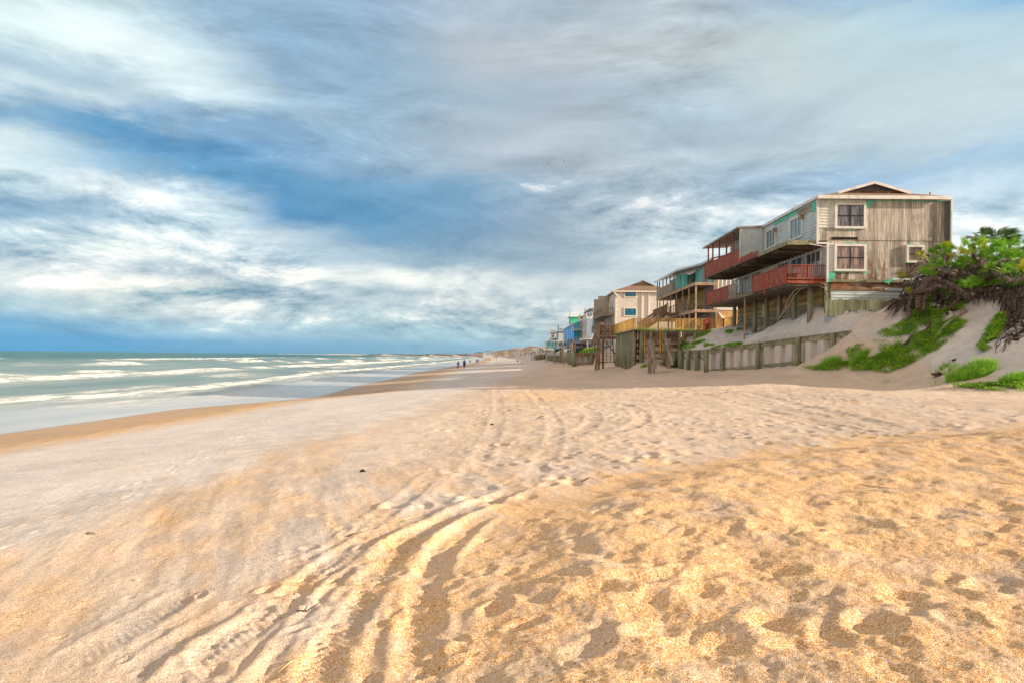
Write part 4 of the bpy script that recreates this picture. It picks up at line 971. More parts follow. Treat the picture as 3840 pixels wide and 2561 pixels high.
for a, b in segs[:2]:
    za, zb2 = float(ztop(*a)), float(ztop(*b)); dn = Vector((-(b[1]-a[1]), b[0]-a[0], 0)).normalized(); dn = -dn if dn.x > 0 else dn
    A_ = Vector((a[0], a[1], za-0.13))+dn*0.10; B_ = Vector((b[0], b[1], zb2-0.13))+dn*0.10
    cp.beam(A_, B_, 0.09, 0.30); cp.beam(A_-dn*0.08+Vector((0, 0, .175)), B_-dn*0.08+Vector((0, 0, .175)), 0.34, 0.05)
    wr.beam(A_-Vector((0, 0, 1.50)), B_-Vector((0, 0, 1.42)), 0.09, 0.22)
cp.build('cap_beam', M['cap'], RW); wr.build('wale', M['cap'], RW)
for px, py in ((2716, 1300), (2849, 1291), (2999, 1270), (3129, 1248)):
    # meet the wall line
    best = None
    for a, b in segs:
        for i in range(60):
            t = i/60; x, y = a[0]+(b[0]-a[0])*t, a[1]+(b[1]-a[1])*t; u = 1955+2560*x/y
            if best is None or abs(u-px) < best[0]: best = (abs(u-px), x, y)
    x, y = best[1]-0.27, best[2]-0.09; g = gz(x, y)
    MB().tube([(x, y, g-0.6), (x, y, float(ztop(x, y))+0.02)], [0.17, 0.155], 12).build('post', M['pile'], RW, True)
RW2 = empty('retaining_wall', (14.5, 60, 2.6), 'low sheet-pile sea wall with a row of round posts running away from the corner post', 'retaining wall')
sw = MB(); sheet_wall(sw, (14.5, 54.0), (14.5, 65.0), PY(2640, 1315, 54).z, 4.0, 1.4, 1.4); sw.build('sheet_piling', M['sheet'], RW2)
cp = MB(); cp.beam((14.38, 53.9, 3.74), (14.38, 65, 3.84), 0.09, 0.28); cp.box(14.28, 14.66, 53.8, 65, 3.93, 3.98); cp.build('cap_beam', M['cap'], RW2)
for i, px in enumerate((2647, 2611, 2579, 2551, 2527)):
    x = 14.13; y = 14.15*2560/(px-1955); g = gz(x, y)
    MB().tube([(x, y, g-0.6), (x, y, 4.0-0.02*i)], [0.19, 0.17], 12).build('post', M['pile'], RW2, True)
    if i: MB().tube([(x+0.1, y-0.1, 3.5), (14.4, y-1.2, 3.2)], 0.03, 6).build('tie_rod', M['black'], RW2)
# ------------------------------------------------------------------ timber bulkhead with the yellow railing
BK = empty('timber_bulkhead', (14, 65, 2.6), 'tall bulkhead of close green-grey pilings and stacked beams under the yellow railing', 'bulkhead')
XC = 10.75; YC = 65.0; ZT = 5.88
sh = MB(); sh.box(XC+0.25, 17.2, YC+0.14, YC+0.24, 1.8, ZT-0.05); sh.box(XC+0.22, XC+0.32, YC+0.3, 78, 1.8, ZT-0.05); sh.build('backing_planks', M['brown'], BK)
for i in range(15):
    y = YC+0.25+i*0.86; x = XC+0.02+0.05*rr.uniform(-1, 1); g = gz(x-0.4, y); lean = 0.10*rr.uniform(-1, 1)
    MB().tube([(x, y, g-0.6), (x+lean*0.4, y+lean, ZT-0.03)], [0.20, 0.175+0.03*rr.random()], 12).build('piling', M['pile'], BK, True)
for x in (XC+0.62, 12.25, 13.6, 15.0, 16.4):
    g = gz(x, YC-0.5); MB().tube([(x, YC-0.2, g-0.6), (x, YC-0.2, ZT-0.04)], [0.19, 0.18], 12).build('piling', M['pile'], BK, True)
wl2 = MB()
for z in (2.45, 3.10, 3.75, 4.55, 5.55): wl2.box(XC+0.62, 17.0, YC-0.02, YC+0.13, z, z+0.26)
wl2.build('wale', M['greywood'], BK)
for x in (XC+0.86, 13.1, 13.35, 15.25): MB().box(x, x+0.12, YC-0.12, YC-0.03, 3.6 if x < 15 else 4.6, ZT-0.05).build('yellow_strut', M['yellow'], BK)
tr = MB(); tr.tube([(XC+0.28, YC-0.05, 2.3), (XC+0.28, YC-0.05, 5.8)], 0.07, 8); tr.build('pale_post', M['beamwood'], BK)
for z in (2.9, 3.6, 4.1, 4.7):
    MB().lathe((XC+0.28, YC-0.08, z), [(0, .09), (.03, .14), (.2, .14), (.24, .09)], 12).build('hanging_ring', M['black'], BK)
cpb = MB(); cpb.box(XC-0.25, 17.3, YC-0.40, YC+0.26, ZT, ZT+0.06); cpb.box(XC-0.25, XC+0.35, YC+0.26, 78.2, ZT, ZT+0.06); cpb.build('cap_beam', M['cap'], BK)
YRL = empty('wooden_railing', (14, 64.9, 5.9), 'new yellow wooden railing along the top of the timber bulkhead', 'railing')
yr = MB(); rail(yr, (XC-0.1, YC-0.25, ZT+0.06), (17.5, YC-0.25, ZT+0.06), h=1.05, gap=0.135, bw=0.055, posts=2.2, pw=0.10); yr.build('front_balusters', M['yellow'], YRL)
yr = MB(); rail(yr, (XC-0.1, YC-0.12, ZT+0.06), (XC-0.1, 78.2, ZT+0.06), h=1.05, gap=0.125, bw=0.055, posts=2.2, pw=0.10); yr.build('side_balusters', M['yellow'], YRL)
rp = MB(); a = PY(2640, 1215, 64.6); rp.prism([(a.x-0.15, 64.4, 5.75), (a.x+0.55, 64.4, 5.95), (a.x+0.55, 64.4, 7.25), (a.x-0.15, 64.4, 6.85)], (0.0, 0.06, 0)); 
tag(rp.build('red_panel', M['red']), 'dark red board panel closing the end of the yellow railing', 'panel')
sr = MB(); rail(sr, (17.9, 65.6, 6.0), (19.2, 65.2, 6.05), h=1.0, gap=.16, bw=.05, posts=1.3); rail(sr, (19.2, 65.2, 6.05), (19.5, 62.9, 6.1), h=1.05, gap=.16, bw=.05, posts=1.5)
tag(sr.build('wooden_railing', M['yellow']), 'short wooden railing between the red panel and the pilings of the weathered house', 'railing')
# ------------------------------------------------------------------ house two: stripped, turquoise boards, long timber decks
H2 = empty('beach_house', (24, 82, 6), 'half-stripped house with turquoise boards, white tarp and long timber decks, behind the yellow railing', 'house')
YN, YF = 72.0, 92.6; XO = 18.2; XW = 20.3
z_r = CAMZ+10.25; z_u = CAMZ+7.95; z_l = CAMZ+5.10
MB().box(XW+0.05, 29, 73.1, 91, 5.8, z_r-0.15).build('core_wall', M['greyboard'], H2)
e = MB(); e.box(XW+0.1, 28.9, 73.0, 73.09, z_l+0.02, z_r+0.3); e.build('tarp_wall', M['tarp'], H2)
e = MB(); e.box(XW+0.3, 28.8, 72.97, 73.08, 5.8, z_l-0.04); e.build('plywood_wall', M['orangeply'], H2)
e = MB()
for k in range(9):
    x = XW+0.5+k*0.42; e.tube([(x, 72.97, z_r-0.4), (x+0.05, 72.9, z_u+0.3), (x-0.04, 72.96, z_l+0.4)], [0.05, 0.08, 0.04], 6)
e.tube([(XW+0.3, 72.9, z_l+0.2), (XW+0.9, 72.85, z_l-0.7), (XW+2.3, 72.9, z_l-1.7), (XW+3.2, 72.93, z_l-1.8)], [0.05, .12, .10, .05], 6)
e.build('tarp_fold', M['tarp'], H2, True)
# upper storey sea wall patches, from near (right) to far (left)
def yat(px, X): return 2560*X/(px-1955)
up = MB(); up.box(XW-0.02, XW+0.04, 73.0, yat(2603, XW), z_u, z_r-0.05)
up.build('board_wall', M['greyboard'], H2)
tq = MB()
MB().box(XW-0.06, XW-0.025, 73.05, yat(2649, XW), z_u+0.05, z_r-0.15).build('turquoise_panel', M['turq'], H2); MB().box(XW-0.06, XW-0.025, yat(2628, XW), yat(2604, XW), z_u+0.05, z_r-0.15).build('turquoise_panel', M['turq'], H2)
MB().box(XO+0.06, XW, 81.5, 81.58, z_u+0.05, z_r-0.35).build('turquoise_panel', M['turq'], H2)
tq = MB(); tq.box(XW-1.35, XW-0.9, yat(2560, 19), yat(2524, 19)+2, z_u+0.05, z_r-0.4); tq.build('turquoise_panel', M['turq'], H2)
tp2 = MB(); tp2.prism([(XW-1.4, 81.3, z_u+0.1), (XW-0.2, 81.3, z_u+0.1), (XW-0.2, 81.3, z_r-0.6), (XW-0.6, 81.3, z_u+1.1)], (0, .05, 0)); tp2.build('loose_tarp', M['tarp'], H2)
# decks
dd = MB(); dd.box(XO, XW+0.02, YN+0.05, YF, z_u-0.26, z_u-0.03); dd.build('upper_deck', M['deckwood'], H2)
rb_ = MB(); rb_.box(XO-0.05, XO-0.003, YN, YF, z_u-0.30, z_u+0.02); rb_.box(XO-0.04, XW+0.02, YN-0.02, YN+0.045, z_u-0.29, z_u+0.01); rb_.build('rim_board', M['beamwood'], H2)
dd = MB(); dd.box(XO, XW+0.3, YN+0.05, YF, z_l-0.26, z_l-0.03); dd.build('lower_deck', M['deckwood'], H2)
rb_ = MB(); rb_.box(XO-0.05, XO-0.003, YN, YF, z_l-0.30, z_l+0.02); rb_.box(XO-0.04, XW+0.8, YN-0.02, YN+0.045, z_l-0.29, z_l+0.01)
rb_.beam((XW+0.06, YN+0.4, z_u-0.15), (XW+0.06, YN+9, z_u-0.15), .06, .26); rb_.box(XW+0.30, XW+0.42, 72.80, 72.96, 5.9, z_r-.3); rb_.build('rim_board', M['beamwood'], H2)
# lower storey wall behind the deck
lw = MB(); lw.box(XW+0.0, XW+0.04, 76.5, 91, z_l, z_u-0.27); lw.build('lower_wall', M['yelboard'], H2)
lw = MB(); lw.box(XW-0.02, XW+0.04, 73.05, 76.45, z_l, z_u-0.27); lw.build('grey_door_boards', M['greyboard'], H2)
g_ = MB(); g_.box(XW-0.03, XW+0.03, 76.4, 76.55, z_l, z_u-0.3); g_.build('trim_board', M['yellow'], H2)
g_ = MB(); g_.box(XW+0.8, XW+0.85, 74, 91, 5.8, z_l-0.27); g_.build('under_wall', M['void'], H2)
# posts upper (porch), middle, lower
for px in (2458, 2469, 2482, 2495, 2508, 2523, 2537):
    y = yat(px, XO+0.1) if px > 2458 else YF-0.1; MB().box(XO+0.03, XO+0.15, y-.06, y+.06, z_u, z_r-0.1).build('post', M['beamwood'], H2)
for px in (2458, 2471, 2484, 2498, 2511, 2533, 2556, 2579):
    y = yat(px, XO+0.1) if px > 2458 else YF-0.1; MB().box(XO+0.03, XO+0.15, y-.06, y+.06, z_l, z_u-0.30).build('post', M['beamwood'], H2)
for px in (2604, 2582, 2563, 2548, 2532, 2517, 2505):
    y = yat(px, XO+0.12) if px < 2604 else YN+0.12; MB().box(XO+0.03, XO+0.19, y-.08, y+.08, gz(XO, y)-0.2, z_l-0.30).build('post', M['beamwood'], H2)
MB().box(XO+0.03, XO+0.19, YN+0.06, YN+0.22, z_l, z_u-0.30).build('post', M['beamwood'], H2)
ur = MB(); rail(ur, (XO+0.02, 82.5, z_u), (XO+0.02, YF, z_u), h=1.15, solid=True, posts=0)
ur.build('upper_railing', M['greywood'], H2)
lr_ = MB(); rail(lr_, (XO-0.02, 75.0, z_l), (XO-0.02, 84, z_l), h=1.15, gap=0.9, bw=0.06, posts=1.8); lr_.build('lower_railing', M['greywood'], H2)
# roof edge
rf2 = MB(); zr2 = z_r
rf2.add([(XO-0.25, 80.0, zr2), (XO-0.25, YF+.3, zr2), (XW+4.5, YF+.3, zr2+1.5), (XW+4.5, 77, zr2+1.5), (XW-0.35, 76.6, zr2+0.35), (XW-0.35, 72.6, zr2+.35), (XW+4.5, 72.6, zr2+1.5), (29.4, YF+.3, zr2-0.1), (29.4, 72.6, zr2-0.1)],
        [(0, 4, 3, 2, 1), (4, 5, 6, 3), (2, 3, 6, 8, 7)])
rf2.build('roof', M['galv'], H2)
fe = MB(); fe.beam((XO-0.25, 80.0, zr2-.1), (XO-0.25, YF+.3, zr2-.1), .05, .22); fe.beam((XO-0.25, 80.0, zr2-.1), (XW-0.35, 76.6, zr2+.22), .05, .22); fe.beam((XW-0.35, 76.6, zr2+.22), (XW-0.35, 72.6, zr2+.22), .05, .24); fe.build('fascia', M['galv'], H2)
tg = MB(); tg.add([(XW-0.3, 72.65, zr2+0.2), (29.3, 72.65, zr2-0.2), (XW+4.5, 72.65, zr2+1.45)], [(0, 1, 2)]); tg.build('gable_wall', M['tarp'], H2)
for i, y in enumerate((76.2, 78.5, 80.6)):
    c = MB(); x = 19.2; c.box(x, x+.5, y, y+.5, z_l+0.42, z_l+.47); c.box(x, x+.05, y, y+.5, z_l+0.47, z_l+.95)
    for a, b in ((0.02, .02), (.45, .02), (.02, .45), (.45, .45)): c.box(x+a, x+a+.04, y+b, y+b+.04, z_l-.03, z_l+.42)
    tag(c.build('deck_chair', M['black']), ('dark chair on the lower deck of the turquoise house nearest its corner post', 'dark chair on the lower deck of the turquoise house, middle of three', 'dark chair on the lower deck of the turquoise house by the stair head')[i], 'chair', 'dark chairs on the timber deck')
# stair from deck to terrace, seen side on
ST = empty('stairs', (15, 79, 5.8), 'brown wooden staircase with sloping handrail coming down behind the yellow railing', 'stairs')
a = PY(2503, 1168, 80.0); b_ = PY(2392, 1240, 76.0)
sA = Vector((a.x, a.y, a.z-0.25)); sB = Vector((b_.x, b_.y, 5.95))
for off, nm in ((Vector((0, -0.55, 0)), 'near'), (Vector((0, 0.55, 0)), 'far')):
    s1 = MB(); s1.beam(sA+off, sB+off, 0.06, 0.30, up=(0, 0, 1)); s1.build('stringer', M['brown'], ST)
    s1 = MB(); A_, B_ = sA+off+Vector((0, 0, .15)), sB+off+Vector((0, 0, .15)); s1.beam(A_+Vector((0, 0, .95)), B_+Vector((0, 0, .95)), .06, .09)
    for i in range(27): p = A_.lerp(B_, i/26); s1.beam(p, p+Vector((0, 0, .95)), .045, .045, up=(0, 1, 0))
    s1.build('handrail', M['brown'], ST)
tr_ = MB()
for i in range(13):
    p = sA.lerp(sB, (i+.5)/13); tr_.box(p.x-.15, p.x+.15, p.y-.5, p.y+.5, p.z-0.02, p.z+.03)
tr_.build('treads', M['brown'], ST)
ld = MB(); ld.box(sA.x-0.1, XO-0.08, 79.3, 83.5, sA.z-0.1, sA.z+0.05); ld.build('landing', M['brown'], ST)
lr2 = MB(); rail(lr2, (sA.x-0.1, 83.4, sA.z), (XO-0.1, 83.4, sA.z), h=1.0, gap=.13, bw=.05, posts=2); rail(lr2, (sA.x-0.1, 80.2, sA.z), (sA.x-0.1, 88, sA.z-.1), h=1.0, gap=.13, bw=.05, posts=2); lr2.build('landing_railing', M['brown'], ST)

# ------------------------------------------------------------------ generic beach houses
def deck(parent, x0, x1, y0, y1, z, wall, railmat, solid=False, h=1.0, gap=0.16, bw=.05, floor=None, th=0.28):
    MB().box(x0, x1, y0, y1, z-th, z).build('deck', floor or railmat, parent)
    r = MB(); rail(r, (x0+.04, y0+.04, z), (x1, y0+.04, z), h=h, gap=gap, bw=bw, posts=2, solid=solid); rail(r, (x0+.04, y0+.06, z), (x0+.04, y1, z), h=h, gap=gap, bw=bw, posts=2.4, solid=solid)
    r.build('railing', railmat, parent)
def hip(parent, x0, x1, y0, y1, z, rise, mat, oh=0.4, th=.18, fascia=None):
    x0 -= oh; x1 += oh; y0 -= oh; y1 += oh; r = min((x1-x0), (y1-y0))/2*0.95
    if (x1-x0) < (y1-y0): a = ((x0+x1)/2, y0+r, z+rise); b = ((x0+x1)/2, y1-r, z+rise)
    else: a = (x0+r, (y0+y1)/2, z+rise); b = (x1-r, (y0+y1)/2, z+rise)
    mb = MB(); v = [(x0, y0, z), (x1, y0, z), (x1, y1, z), (x0, y1, z), a, b, (x0, y0, z-th), (x1, y0, z-th), (x1, y1, z-th), (x0, y1, z-th)]
    f = [(0, 1, 4), (1, 2, 5, 4), (2, 3, 5), (3, 0, 4, 5), (6, 9, 8, 7)] if (x1-x0) < (y1-y0) else [(0, 1, 5, 4), (1, 2, 5), (2, 3, 4, 5), (3, 0, 4), (6, 9, 8, 7)]
    mb.add(v, f); o = mb.build('roof', mat, parent)
    fb2 = MB(); fb2.box(x0-.03, x1+.03, y0-.03, y0+.0, z-th, z+.03); fb2.box(x0-.03, x0, y0+.001, y1, z-th, z+.03); fb2.build('fascia', fascia or M['creamtrim'], o)
    return o
def gabled(parent, x0, x1, y0, y1, z, rise, mat, along='y', oh=0.35, wallm=None, th=.16, fascia=None, ridge=0.5):
    x0 -= oh; x1 += oh; y0 -= oh; y1 += oh; mb = MB()
    if along == 'y':
        xm_ = x0+(x1-x0)*ridge
        for (xa, xb) in ((x0, xm_), (xm_, x1)):
            za, zb3 = (z, z+rise) if xa == x0 else (z+rise, z)
            mb.add([(xa, y0, za), (xb, y0, zb3), (xb, y1, zb3), (xa, y1, za), (xa, y0, za-th), (xb, y0, zb3-th), (xb, y1, zb3-th), (xa, y1, za-th)], [(0, 1, 2, 3), (7, 6, 5, 4), (0, 4, 5, 1), (2, 6, 7, 3), (3, 7, 4, 0), (1, 5, 6, 2)])
        o = mb.build('roof', mat, parent)
        g = MB(); g.prism([(x0+oh, y0+oh+.01, z-.02), (x1-oh, y0+oh+.01, z-.02), (xm_, y0+oh+.01, z+rise-th-.02)], (0, (y1-y0)-2*oh-.02, 0)); g.build('gable_wall', wallm, parent)
        f = MB(); f.beam((x0, y0-.03, z-.06), (xm_, y0-.03, z+rise-.06), .05, .22); f.beam((x1, y0-.03, z-.06), (xm_, y0-.03, z+rise-.06), .05, .22); f.build('barge_board', fascia or M['white'], o)
    return o
# house three: cream with hip roof
H3 = empty('beach_house', (20, 122, 6), 'cream sided house with brown hip roof and two blue windows on its end wall', 'house')
D3 = 110.0; c0 = PY(2307, 1092, D3); zt3 = c0.z; X3 = c0.x
w3 = MB(); w3.box(X3, X3+9.6, D3, D3+22, 5.2, zt3); w3.build('wall', M['cream'], H3)
s3 = MB(); lap_y(s3, X3+.05, X3+9.55, 5.2, zt3-.05, D3, .2, .03); s3.build('lap_siding', M['cream'], H3)
hip(H3, X3, X3+9.6, D3, D3+22, zt3, 1.9, M['shingle'])
gv = MB(); gx = (X3*2+9.6)/2; gv.prism([(gx-1.7, D3+2.9, zt3+1.15), (gx+1.7, D3+2.9, zt3+1.15), (gx, D3+2.9, zt3+1.85)], (0, .3, 0)); gv.build('gable_vent', M['beamwood'], H3)
gv = MB(); gv.beam((gx-2.0, D3+2.8, zt3+1.12), (gx, D3+2.8, zt3+1.98), .8, .1); gv.beam((gx+2.0, D3+2.8, zt3+1.12), (gx, D3+2.8, zt3+1.98), .8, .1); gv.build('gable_roof', M['shingle'], H3)
for q in ((2342, 1095, 2385, 1115), (2342, 1157, 2385, 1185)):
    a = PY(q[0], q[1], D3); b_ = PY(q[2], q[3], D3); win_y(H3, a.x-.1, b_.x+.1, b_.z-.1, a.z+.1, D3-.035, M['creamtrim'], M['glass_blue'], 1, 1, fw=.14)
dp = MB()
for px in (2407, 2432): x = PY(px, 1150, D3).x; dp.box(x-.07, x+.07, D3-.15, D3-.04, 5.2, zt3-.2)
x = X3+.06; dp.box(x-.05, x+.09, D3-.14, D3-.035, 5.2, zt3-1.3); dp.beam((X3-.3, D3-.35, zt3-.15), (x+.4, D3-.1, zt3-.9), .12, .12); dp.build('downpipe', M['creamtrim'], H3)
deck(H3, X3-2.0, X3-.01, D3+.8, D3+14, CAMZ+7.0, None, M['greywood'], gap=.2); deck(H3, X3-2.3, X3-.01, D3+.3, D3+14, CAMZ+4.55, None, M['greywood'], gap=.2)
for k, zc in enumerate((CAMZ+7.05, CAMZ+4.65)):
    for y in (111.8, 114.2, 117, 120.5): win_x(H3, y, y+1.5, zc+.05, zc+2.1, X3-.02, M['white'], M['glass_teal'], 2, 1, name='door')
MB().box(X3-1.9, X3-.03, D3+7.2, D3+7.35, CAMZ+7, zt3-.2).build('partition_wall', M['pale'], H3); MB().box(X3-1.9, X3-.03, D3+14, D3+14.2, CAMZ+4.6, zt3-.2).build('partition_wall', M['pale'], H3)
for y in (D3+.5, D3+4, D3+8, D3+12): MB().tube([(X3-1.9, y, gz(X3-1.9, y)-.3), (X3-1.9, y, CAMZ+4.3)], .14, 8).build('piling', M['pile'], H3)
br = MB(); br.beam((X3-2.2, D3+.3, CAMZ+5.4), (X3-0.9, D3-1.2, CAMZ+3.9), .2, .35)
for k in range(5): br.beam((X3-2.4, D3+2+k*1.3, CAMZ+4.2), (X3-3.2, D3+1+k*1.3, CAMZ+1.9), .12, .2)
br.build('brace', M['brown'], H3)
dc = MB()
for k in range(4): dc.box(X3-1.6+.45*k, X3-1.3+.45*k, D3+1.2, D3+1.6, CAMZ+4.57, CAMZ+5.2)
dc.build('deck_furniture', M['white'], H3)

# house four: powder blue with white frames
def simple_house(label, x0, x1, y0, y1, z0, z1, wall, roofk, roofm, rise=1.2, group=None, loc=None):
    h = empty('beach_house', ((x0+x1)/2, (y0+y1)/2, z0), label, 'house', group)
    MB().box(x0, x1, y0, y1, z0, z1).build('wall', wall, h)
    if roofk == 'hip': hip(h, x0, x1, y0, y1, z1, rise, roofm)
    elif roofk == 'gable': gabled(h, x0, x1, y0, y1, z1, rise, roofm, wallm=wall)
    elif roofk == 'flat':
        MB().box(x0-.3, x1+.3, y0-.3, y1+.3, z1+.003, z1+.25).build('roof', roofm, h)
    return h
X4 = 13.6; D4 = 143.
H4 = simple_house('powder blue house with white window frames, stacked glass balconies and one teal window', X4+1.2, X4+9, D4+1, D4+16, 6.2, CAMZ+10.3, M['powder'], 'hip', M['shingle'], 1.0)
bb = MB(); bb.box(X4, X4+1.21, D4, D4+9, CAMZ+4.1, CAMZ+8.0); bb.build('bay_wall', M['powder'], H4)
a = PY(2218, 1190, D4-.05); win_y(H4, a.x, a.x+2.3, a.z-2.0, a.z+.3, D4+.95, M['white'], M['glass_blue'], 1, 1, fw=.16)
win_y(H4, X4+1.5, X4+4.2, CAMZ+8.1, CAMZ+10.1, D4+.95, M['white'], M['olive'], 1, 2, fw=.16, bars=M['white'])
for k, (z0_, z1_) in enumerate(((CAMZ+4.4, CAMZ+5.6), (CAMZ+5.75, CAMZ+7.8))):
    for y in (D4+1, D4+4, D4+6.7): win_x(H4, y, y+2.2, z0_, z1_, X4-.02, M['white'], M['glass_teal'], 2, 1)
deck(H4, X4, X4+1.2, D4, D4+9, CAMZ+8.26, None, M['white'], gap=.4); deck(H4, X4-.6, X4+1.2, D4+9, D4+15, CAMZ+8.3, None, M['white'], gap=.4)
fl4 = MB(); fl4.box(X4-.3, X4+9, D4+.2, D4+15, CAMZ+3.7, CAMZ+4.1); fl4.build('floor_beam', M['white'], H4)
for k in range(6): MB().tube([(X4+.3+k*1.4, D4+.6, gz(X4+1, D4)-.3), (X4+.1+k*1.4, D4+.5, CAMZ+3.75)], .18, 8).build('piling', M['beamwood'], H4)
# house five: olive tower with balconies
D5 = 160.; X5 = 13.4
H5 = simple_house('narrow olive stucco house with small blue-grey balconies beside the blue house', X5+.6, X5+8, D5, D5+9, 6.4, CAMZ+9.2, M['olive'], 'flat', M['shingle_dk'])
for z in (CAMZ+6.4, CAMZ+3.5): deck(H5, X5-1.3, X5+2.2, D5-1.4, D5+7, z, None, M['galv'], gap=.22, h=1.0)
for k in range(3): MB().tube([(X5-.8+k*1.4, D5-1.1, 5.5), (X5-.8+k*1.4, D5-1.1, CAMZ+3.2)], .12, 8).build('piling', M['beamwood'], H5)
s5 = MB(); s5.beam((X5-1.3, D5-1.0, CAMZ+3.5), (X5-3.6, D5-1.0, CAMZ+1.9), 1.0, .2); s5.build('outdoor_stair', M['galv'], H5)
chm = MB(); chm.box(X5+1.4, X5+1.8, D5+1, D5+1.5, CAMZ+9.3, CAMZ+11.2); chm.build('chimney', M['orangeply'], H5)
# house six: bright blue with green tower
D6 = 164.; X6 = 12.6
H6 = simple_house('bright blue house with white mullions and a tall green tower with a roof railing', X6, X6+8, D6, D6+41, 6.4, CAMZ+7.9, M['blue'], 'flat', M['white'])
for k in range(6): MB().box(X6-.05, X6-.003, D6+1+k*7, D6+1.9+k*7, CAMZ+4.2, CAMZ+7.8).build('mullion', M['white'], H6)
MB().box(X6+.4, X6+2.6, D6-.5, D6-.003, CAMZ+2, CAMZ+8.3).build('end_wall', M['ltblue'], H6)
MB().box(X6-1.6, X6-.01, D6+12, D6+22, 6.0, CAMZ+3.6).build('annex', M['blue'], H6)
tw_ = MB(); tw_.box(X6+2.2, X6+5.4, D6+42, D6+50, 6.4, CAMZ+12.0); two = tw_.build('tower', M['green'], H6)
MB().box(X6+1.7, X6+5.9, D6+41.4, D6+50.5, CAMZ+12.003, CAMZ+12.35).build('tower_roof', M['white'], two)
tr3 = MB(); rail(tr3, (X6+1.9, D6+41.6, CAMZ+12.35), (X6+5.7, D6+41.6, CAMZ+12.35), h=1.5, gap=.5, bw=.08, posts=2); rail(tr3, (X6+1.9, D6+41.6, CAMZ+12.35), (X6+1.9, D6+50.3, CAMZ+12.35), h=1.5, gap=.5, bw=.08); tr3.build('roof_railing', M['white'], two)
win_x(two, D6+44, D6+46, CAMZ+9.6, CAMZ+11.2, X6+2.18, M['white'], M['glass_blue'], 1, 1)
deck(H6, X6-1.4, X6+2.1, D6+41.2, D6+50, CAMZ+8.6, None, M['galv'], gap=.4)
# house seven: teal gable
D7 = 268.; X7 = 12.0
H7 = simple_house('teal gabled house with white barge boards and a brick chimney', X7-1.6, X7+6, D7, D7+20, 6.2, CAMZ+6.0, M['teal'], 'none', None)
gabled(H7, X7-1.6, X7+6, D7, D7+20, CAMZ+6.0, 3.0, M['brickred'], wallm=M['teal'], ridge=0.72, oh=.9)
MB().box(X7+.2, X7+1.4, D7+10, D7+11.5, CAMZ+6.5, CAMZ+10.6).build('chimney', M['brickred'], H7)
MB().box(X7-2.6, X7+.8, D7-1.6, D7-.003, 4.6, CAMZ+2.7).build('porch_wall', M['far_white'], H7)
deck(H7, X7-3.4, X7+1, D7-3, D7-1.7, CAMZ+2.9, None, M['white'], gap=.5)
for k in range(4): MB().box(X7-3.3+k*1.3, X7-3.1+k*1.3, D7-2.9, D7-2.7, CAMZ+2.9, CAMZ+5.6).build('post', M['beamwood'], H7)
X8 = 12.5; D8 = 232.
H8 = simple_house('pale grey-green house with a roof terrace just left of the green tower', X8, X8+6, D8, D8+12, 6.3, CAMZ+8.4, M['galv'], 'flat', M['shingle_dk'])
deck(H8, X8-2.5, X8, D8, D8+12, CAMZ+8.4, None, M['galv'], gap=.5); deck(H8, X8-2.5, X8, D8, D8+12, CAMZ+5.4, None, M['galv'], gap=.5)
win_x(H8, D8+2, D8+6, CAMZ+5.7, CAMZ+7.8, X8-.02, M['white'], M['glass_teal'], 3, 1)
# farther houses, each its own colours and shape
far = [
 (310, 10.5, 8, 10, 5.0, 'pale', 'hip', 'brickred', 'low cream house with terracotta hip roof on the vegetated dune beyond the teal gabled house'),
 (350, 9.5, 8, 12, 5.2, 'tan', 'flat', 'far_white', 'tan flat-roofed house on the vegetated dune with a white parapet'),
 (400, 6.5, 9, 12, 4.9, 'far_white', 'gable', 'shingle', 'small white gabled house where the dune drops to the low sea wall'),
 (470, 5.5, 10, 14, 7.6, 'pale', 'flat', 'far_white', 'pale three-storey block with white roof, tallest of the far white row'),
 (560, 2.0, 11, 14, 8.0, 'tan', 'hip', 'shingle', 'tan house with brown hip roof left of the tall pale block'),
 (640, -1.5, 13, 16, 7.2, 'far_white', 'flat', 'far_white', 'white flat-topped house catching the sun in the far row'),
 (740, -5, 14, 18, 8.4, 'pale', 'gable', 'brickred', 'pale gabled house with reddish roof in the far row'),
 (850, -12, 22, 20, 8.5, 'far_white', 'flat', 'far_roof', 'long white two-storey building in the far row'),
 (960, -18, 24, 22, 11, 'tan', 'hip', 'brickred', 'broad tan building with orange-brown roof in the distance'),
 (1080, -28, 22, 22, 10.5, 'pale', 'flat', 'shingle', 'pale building with brown roof line in the distance'),
 (1200, -42, 24, 24, 10.5, 'tan', 'hip', 'shingle', 'small tan hip-roofed house near the end of the distant row'),
 (1330, -58, 20, 24, 10, 'far_white', 'gable', 'far_roof', 'tiny white gabled house second from the end of the distant row'),
 (1470, -78, 26, 24, 11.5, 'powder', 'flat', 'shingle_dk', 'tiny blue-grey building at the sea end of the distant row'),
 (1700, -118, 26, 24, 9, 'pale', 'hip', 'shingle_dk', 'isolated faint house on the low distant headland')]
fr2 = random.Random(12)
for d, x, wd, dp_, h, wm, rk, rm, lb_ in far:
    g0 = float(coarse_z(np.array([x+wd/2]), np.array([float(d)]))[0]); h1_ = CAMZ+h-1.0
    hh = simple_house(lb_, x, x+wd, d, d+dp_, min(g0, 5.5)-1, h1_, M[wm], rk, M[rm], 1.8, 'houses far along the shore')
    for k in range(max(2, int(wd/3.4))):
        win_y(hh, x+.6+k*3.1, x+2.2+k*3.1, h1_-2.2, h1_-.7, d-.02, M['pale'], M['glass_blue'], 1, 1, fw=.2)
        if h > 7: win_y(hh, x+.6+k*3.1, x+2.2+k*3.1, h1_-5.1, h1_-3.5, d-.02, M['pale'], M['glass'], 1, 1, fw=.2)
    deck(hh, x-2.2, x, d+.5, d+dp_-2, h1_-2.9, None, M['galv'], gap=1.0, bw=.1)
